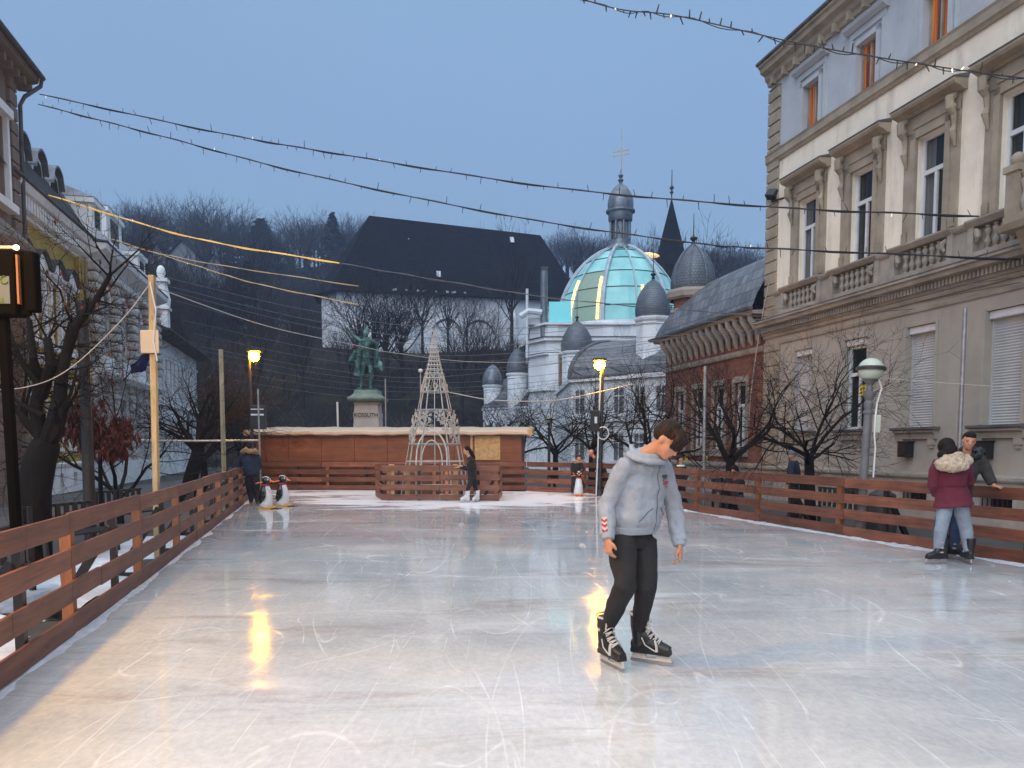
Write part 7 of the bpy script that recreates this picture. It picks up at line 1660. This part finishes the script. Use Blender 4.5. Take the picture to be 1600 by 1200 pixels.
for q, a in (('a', -.08), ('b', .08)): skate(w8, b8, V((J8['an' + q].x + .05, J8['an' + q].y, -.17)), (-1, 0, 0), M['bootblk'], M['bootblk'], h=.12, blade=False, style='none' if 0 else 'hockey', name='shoe')
k = K(19.6); b9 = V((5.6, 19.6, -.17))
J9 = dict(F=(-.6, -.8, 0), pelvis=k(1153, 776), neck=k(1150, 745), head=k(1147, 735), HF=(-.7, -.65, -.2), sha=k(1143, 751), shb=k(1160, 751, .1), ela=k(1138, 764, -.1), wra=k(1126, 771, -.2), elb=k(1162, 764, 0), wrb=k(1150, 772, -.2), hda=(-1, 0, 0), hdb=(-1, 0, 0), hipa=k(1148, 779), hipb=k(1158, 779), kna=k(1136, 779, -.35), knb=k(1148, 779, -.35), ana=k(1134, 799, -.35), anb=k(1146, 799, -.35))
w9, b9b, _ = person('woman with long black hair sitting behind the right boards before the brick house', b9, J9, blk, M['bluejeans'], None, HAIRB, vox=.018, fine=.5, s=.92, sleeves=(.07, .06, .05), hairf=lambda e: (e(0, -.03, .045, .10, .11, .10), e(.0, -.07, -.05, .11, .08, .13), e(.08, -.02, -.14, .04, .06, .12)))
c = MB(); c.tube([J9['neck'] + V((-.05, -.12, -.05)), J9['neck'] + V((-.08, -.16, -.3))], [.05, .03], 8); blob(c, 'red_scarf', RED, w9, .015, 2, b9)
for q in 'ab': skate(w9, b9, V((J9['an' + q].x + .05, J9['an' + q].y, -.17)), (-.7, -.7, 0), M['bootblk'], M['bootblk'], h=.12, blade=False, name='shoe')
k = K(21.2); b10 = V((4.7, 21.2, -.17))
J10 = dict(F=(.6, -.8, 0), pelvis=k(1063, 756), neck=k(1064, 727), head=k(1063, 718), HF=(.7, -.6, -.1), sha=k(1056, 732), shb=k(1071, 732), ela=k(1053, 743), wra=k(1056, 753, -.1), elb=k(1075, 743), wrb=k(1070, 752, -.1), hda=(0, -.3, -1), hdb=(0, -.3, -1), hipa=k(1059, 759), hipb=k(1067, 759), kna=k(1059, 777), knb=k(1067, 777), ana=k(1059, 791), anb=k(1067, 791))
w10, _, _ = person('dark haired child with a white scarf behind the boards near the hoodie boy', b10, J10, blk, blk, None, HAIRB, vox=.018, fine=.5, s=.8)
c = MB(); c.tube(ring_at(J10['neck'] + V((0, 0, -.02)), (0, 0, 1), .09, .09, (1, 0, 0), 0), .035, 7); blob(c, 'white_scarf', M['white'], w10, .015, 2, b10)
for q in 'ab': skate(w10, b10, V((J10['an' + q].x - .03, J10['an' + q].y, -.17)), (.6, -.8, 0), M['bootblk'], M['bootblk'], h=.12, blade=False, s=.8, name='shoe')

# ------------------------------------------------------------------ penguin skating aids
PW = mat('white_plastic', (.68, .68, .70), rough=.35, var=.05); PO = mat('orange_plastic', (.75, .18, .03), rough=.35, var=.1); PY = mat('ochre_plastic', (.60, .30, .05), rough=.4, var=.15); PBK = mat('black_glossy_plastic', (.012, .012, .015), rough=.25, var=.2)
def penguin(label, loc, rz, base_m, backm, s=1.0):
    t = thing('penguin_aid', label, 'skating aid', loc, rz, None); t.scale = (s, s, s)
    c = MB(); c.tube([(-.03, 0, .04), (-.02, 0, .12), (0.0, 0, .30), (-.01, 0, .48), (-.02, 0, .58)], [(.14, .13), (.155, .145), (.14, .13), (.105, .10), (.07, .07)], 20, ref=(1, 0, 0)); blob(c, 'belly', PW, t, .012, 3)
    c = MB(); c.tube([(-.06, 0, .12), (-.075, 0, .2), (-.05, 0, .34), (-.04, 0, .48), (-.03, 0, .6)], [(.10, .13), (.115, .15), (.115, .14), (.09, .115), (.075, .08)], 20, ref=(1, 0, 0)); blob(c, 'back', backm, t, .012, 3)
    for q in (-1, 1): c = MB(); c.tube([(-.03, q * .10, .52), (-.02, q * .148, .42), (-.02, q * .165, .30), (-.03, q * .15, .20)], [(.05, .02), (.075, .022), (.08, .022), (.03, .015)], 12, ref=(1, 0, 0)); blob(c, 'wing', backm, t, .01, 2)
    c = MB(); c.ell((0, 0, .66), (.10, .085, .095), 14); c.tube([(-.02, 0, .56), (-.01, 0, .62)], .08, 14); hd_ = blob(c, 'head', backm, t, .01, 2)
    c = MB(); c.tube([(.06, 0, .665), (.13, 0, .66), (.20, 0, .64)], [(.03, .035), (.026, .03), (.012, .014)], 10); blob(c, 'beak', PO, hd_, .007, 2)
    for q in (-1, 1): c = MB(); c.ell((.068, q * .052, .70), (.022, .02, .022), 10); e_ = c.obj('eye', PW, hd_, smooth=True); c = MB(); c.ell((.086, q * .06, .70), (.008, .008, .01), 8); c.obj('pupil', PBK, e_)
    c = MB(); c.tube([(-.09, 0, .74), (-.03, 0, .765), (.04, 0, .755), (.07, 0, .735)], [(.012, .02), (.012, .035), (.012, .03), (.008, .015)], 8); c.obj('white_blaze', PW, hd_, smooth=True)
    c = MB(); c.tube([(-.02 + .085 * math.cos(a * PI / 10), .085 * math.sin(a * PI / 10), .565) for a in range(21)], .02, 8, cap=False); c.obj('red_collar', RED, t, smooth=True)
    for q in (-1, 1): c = MB(); c.tube([(-.06, q * .06, .64), (-.14, q * .16, .62), (-.18, q * .19, .61)], .014, 8); c.obj('handle', PO, t, smooth=True)
    c = MB(); c.tube([(-.16, 0, .015), (.14, 0, .015)], [(.05, .12), (.05, .13)], 14); c.ell((.1, -.07, .035), (.11, .06, .03), 10); c.ell((.1, .07, .035), (.11, .06, .03), 10); blob(c, 'foot_plate', base_m, t, .01, 2)
    for q in (-1, 1): c = MB(); c.box(-.16, .34, q * .09 - .012, q * .09 + .012, .0, .016); c.obj('runner', M['iron'], t, bevel=.004)
    return t
g1 = G(417, 795); g2 = G(443, 791.5); g3 = G(902, 774)
penguin('left one of the two penguin skating aids, next to the person in navy', (g1.x, g1.y, 0), R(-8), PY, PBK, 1.04); penguin('right one of the two penguin skating aids, nearer to the pen', (g2.x, g2.y, 0), R(-8), PY, PBK, 1.04)
penguin('white bellied penguin skating aid with orange feet held by the child', (g3.x + .02, g3.y - .25, 0), R(-88), PO, PBK, 1.0)

# ------------------------------------------------------------------ monument
D_ = 38.0; k = K(D_); MO = thing('monument', 'green bronze statue with raised arm on a tall stone pedestal behind the hut', 'monument', (-7.07, D_, -.2)); bm0 = V((-7.07, D_, -.2))
M['bronze'] = mat('verdigris_bronze', (0.045, 0.12, 0.11), rough=.6, var=.85, s=2.2, bump=.4, bs=12, metal=.3, col2=(.22, .44, .39)); M['ped'] = plaster('pedestal_granite', (0.55, 0.48, 0.42), dirt=(.2, .18, .16), amt=.5); M['capst'] = mat('verdigris_stone', (.20, .25, .21), rough=.8, var=.4, s=1.5)
q2 = math.sqrt(2); c = MB(); c.lathe([(1.1 * q2, 0), (1.1 * q2, .8), (.80 * q2, .95), (.70 * q2, 1.2), (.56 * q2, 3.75), (.60 * q2, 3.8), (.60 * q2, 3.84), (.64 * q2, 3.88)], 4, a0=PI / 4, a1=2 * PI + PI / 4); c.box(-.61, .61, -.61, .61, 3.12, 3.38); ped = c.obj('pedestal', M['ped'], MO)
c = MB(); c.lathe([(.64 * q2, 3.86), (.80 * q2, 3.92), (.86 * q2, 4.0), (.86 * q2, 4.08), (.72 * q2, 4.16), (.60 * q2, 4.28), (.56 * q2, 4.46), (.01, 4.47)], 4, a0=PI / 4, a1=2 * PI + PI / 4); c.obj('pedestal_cap', M['capst'], MO)
text_obj('inscription', 'KOSSUTH', .27, M['dark'], ped, Matrix.Translation((0, -.622, 3.25)) @ Matrix.Rotation(PI / 2, 4, 'X') @ Matrix.Diagonal((.98, 1, 1, 1)), ext=.01, bold=0)
c = MB(); s_ = 1.72; a = lambda px, py, dy=0: P(px, py, D_ + dy)
pel = a(574, 566); mid = a(574, 532); L = V((1, 0, 0))
limb(c, [pel + V((0, 0, -.15)), pel, pel.lerp(mid, .5), mid, a(574, 527)], [(.20, .17), (.23, .18), (.20, .16), (.29, .20), (.12, .12)], 14, ref=(1, 0, 0))
limb(c, [a(573, 530), a(572, 522)], [.11, .10], 10); head_forms(c, a(572, 520, -.05), frame((-.2, -.97, .1)), 1.75); c.ell(a(573, 517, .02), (.15, .17, .14), 10)
limb(c, [a(568, 533), a(563, 533), a(552, 524), a(545, 516)], [.14, .12, .09, .065], 10); hand_forms(c, a(545, 516), (-.8, 0, .45), (0, -1, -.3), (0, 0, 1), 1.9, .2)
limb(c, [a(579, 533), a(585, 535), a(590, 548), a(589, 558, -.1)], [.14, .12, .09, .065], 10); hand_forms(c, a(589, 558, -.1), (0, -.3, -1), (-1, 0, 0), (0, -1, 0), 1.9, .5)
limb(c, [a(570, 566), a(566, 586, -.05), a(564, 604)], [.14, .10, .075], 10); limb(c, [a(578, 566), a(580, 586), a(578, 604)], [.14, .10, .075], 10)
c.ell(a(562, 607.5, -.15), (.10, .24, .08), 10); c.ell(a(580, 607.5, -.1), (.10, .24, .08), 10)
fig = blob(c, 'bronze_figure', M['bronze'], MO, .035, 2, bm0, .02, (5, 5, 3))
# open coat and cloak
c = MB()
for (p0, p1, w0, w1) in ((a(563, 536), a(558, 588, .1), .08, .18), (a(586, 540), a(590, 575, .1), .09, .2), (a(574, 545, .22), a(574, 590, .3), .22, .32)):
    c.tube([p0, p0.lerp(p1, .5), p1], [(w0, .07), ((w0 + w1) / 2, .08), (w1, .07)], 12, ref=(1, 0, 0))
c.ell(a(549, 564, -.0), (.18, .14, .13), 8); c.tube([a(556, 548), a(550, 560), a(548, 566)], [.1, .13, .08], 8); c.ell(a(594, 570), (.14, .14, .2), 8); c.tube([a(590, 560), a(594, 572), a(597, 580)], [.1, .14, .06], 8)
blob(c, 'coat', M['bronze'], fig, .035, 2, bm0, .025, (4, 4, 1.2)); 
c = MB(); c.box(-.5, .5, -.45, .45, 4.46, 4.54); c.obj('plinth_plate', M['bronze'], fig)
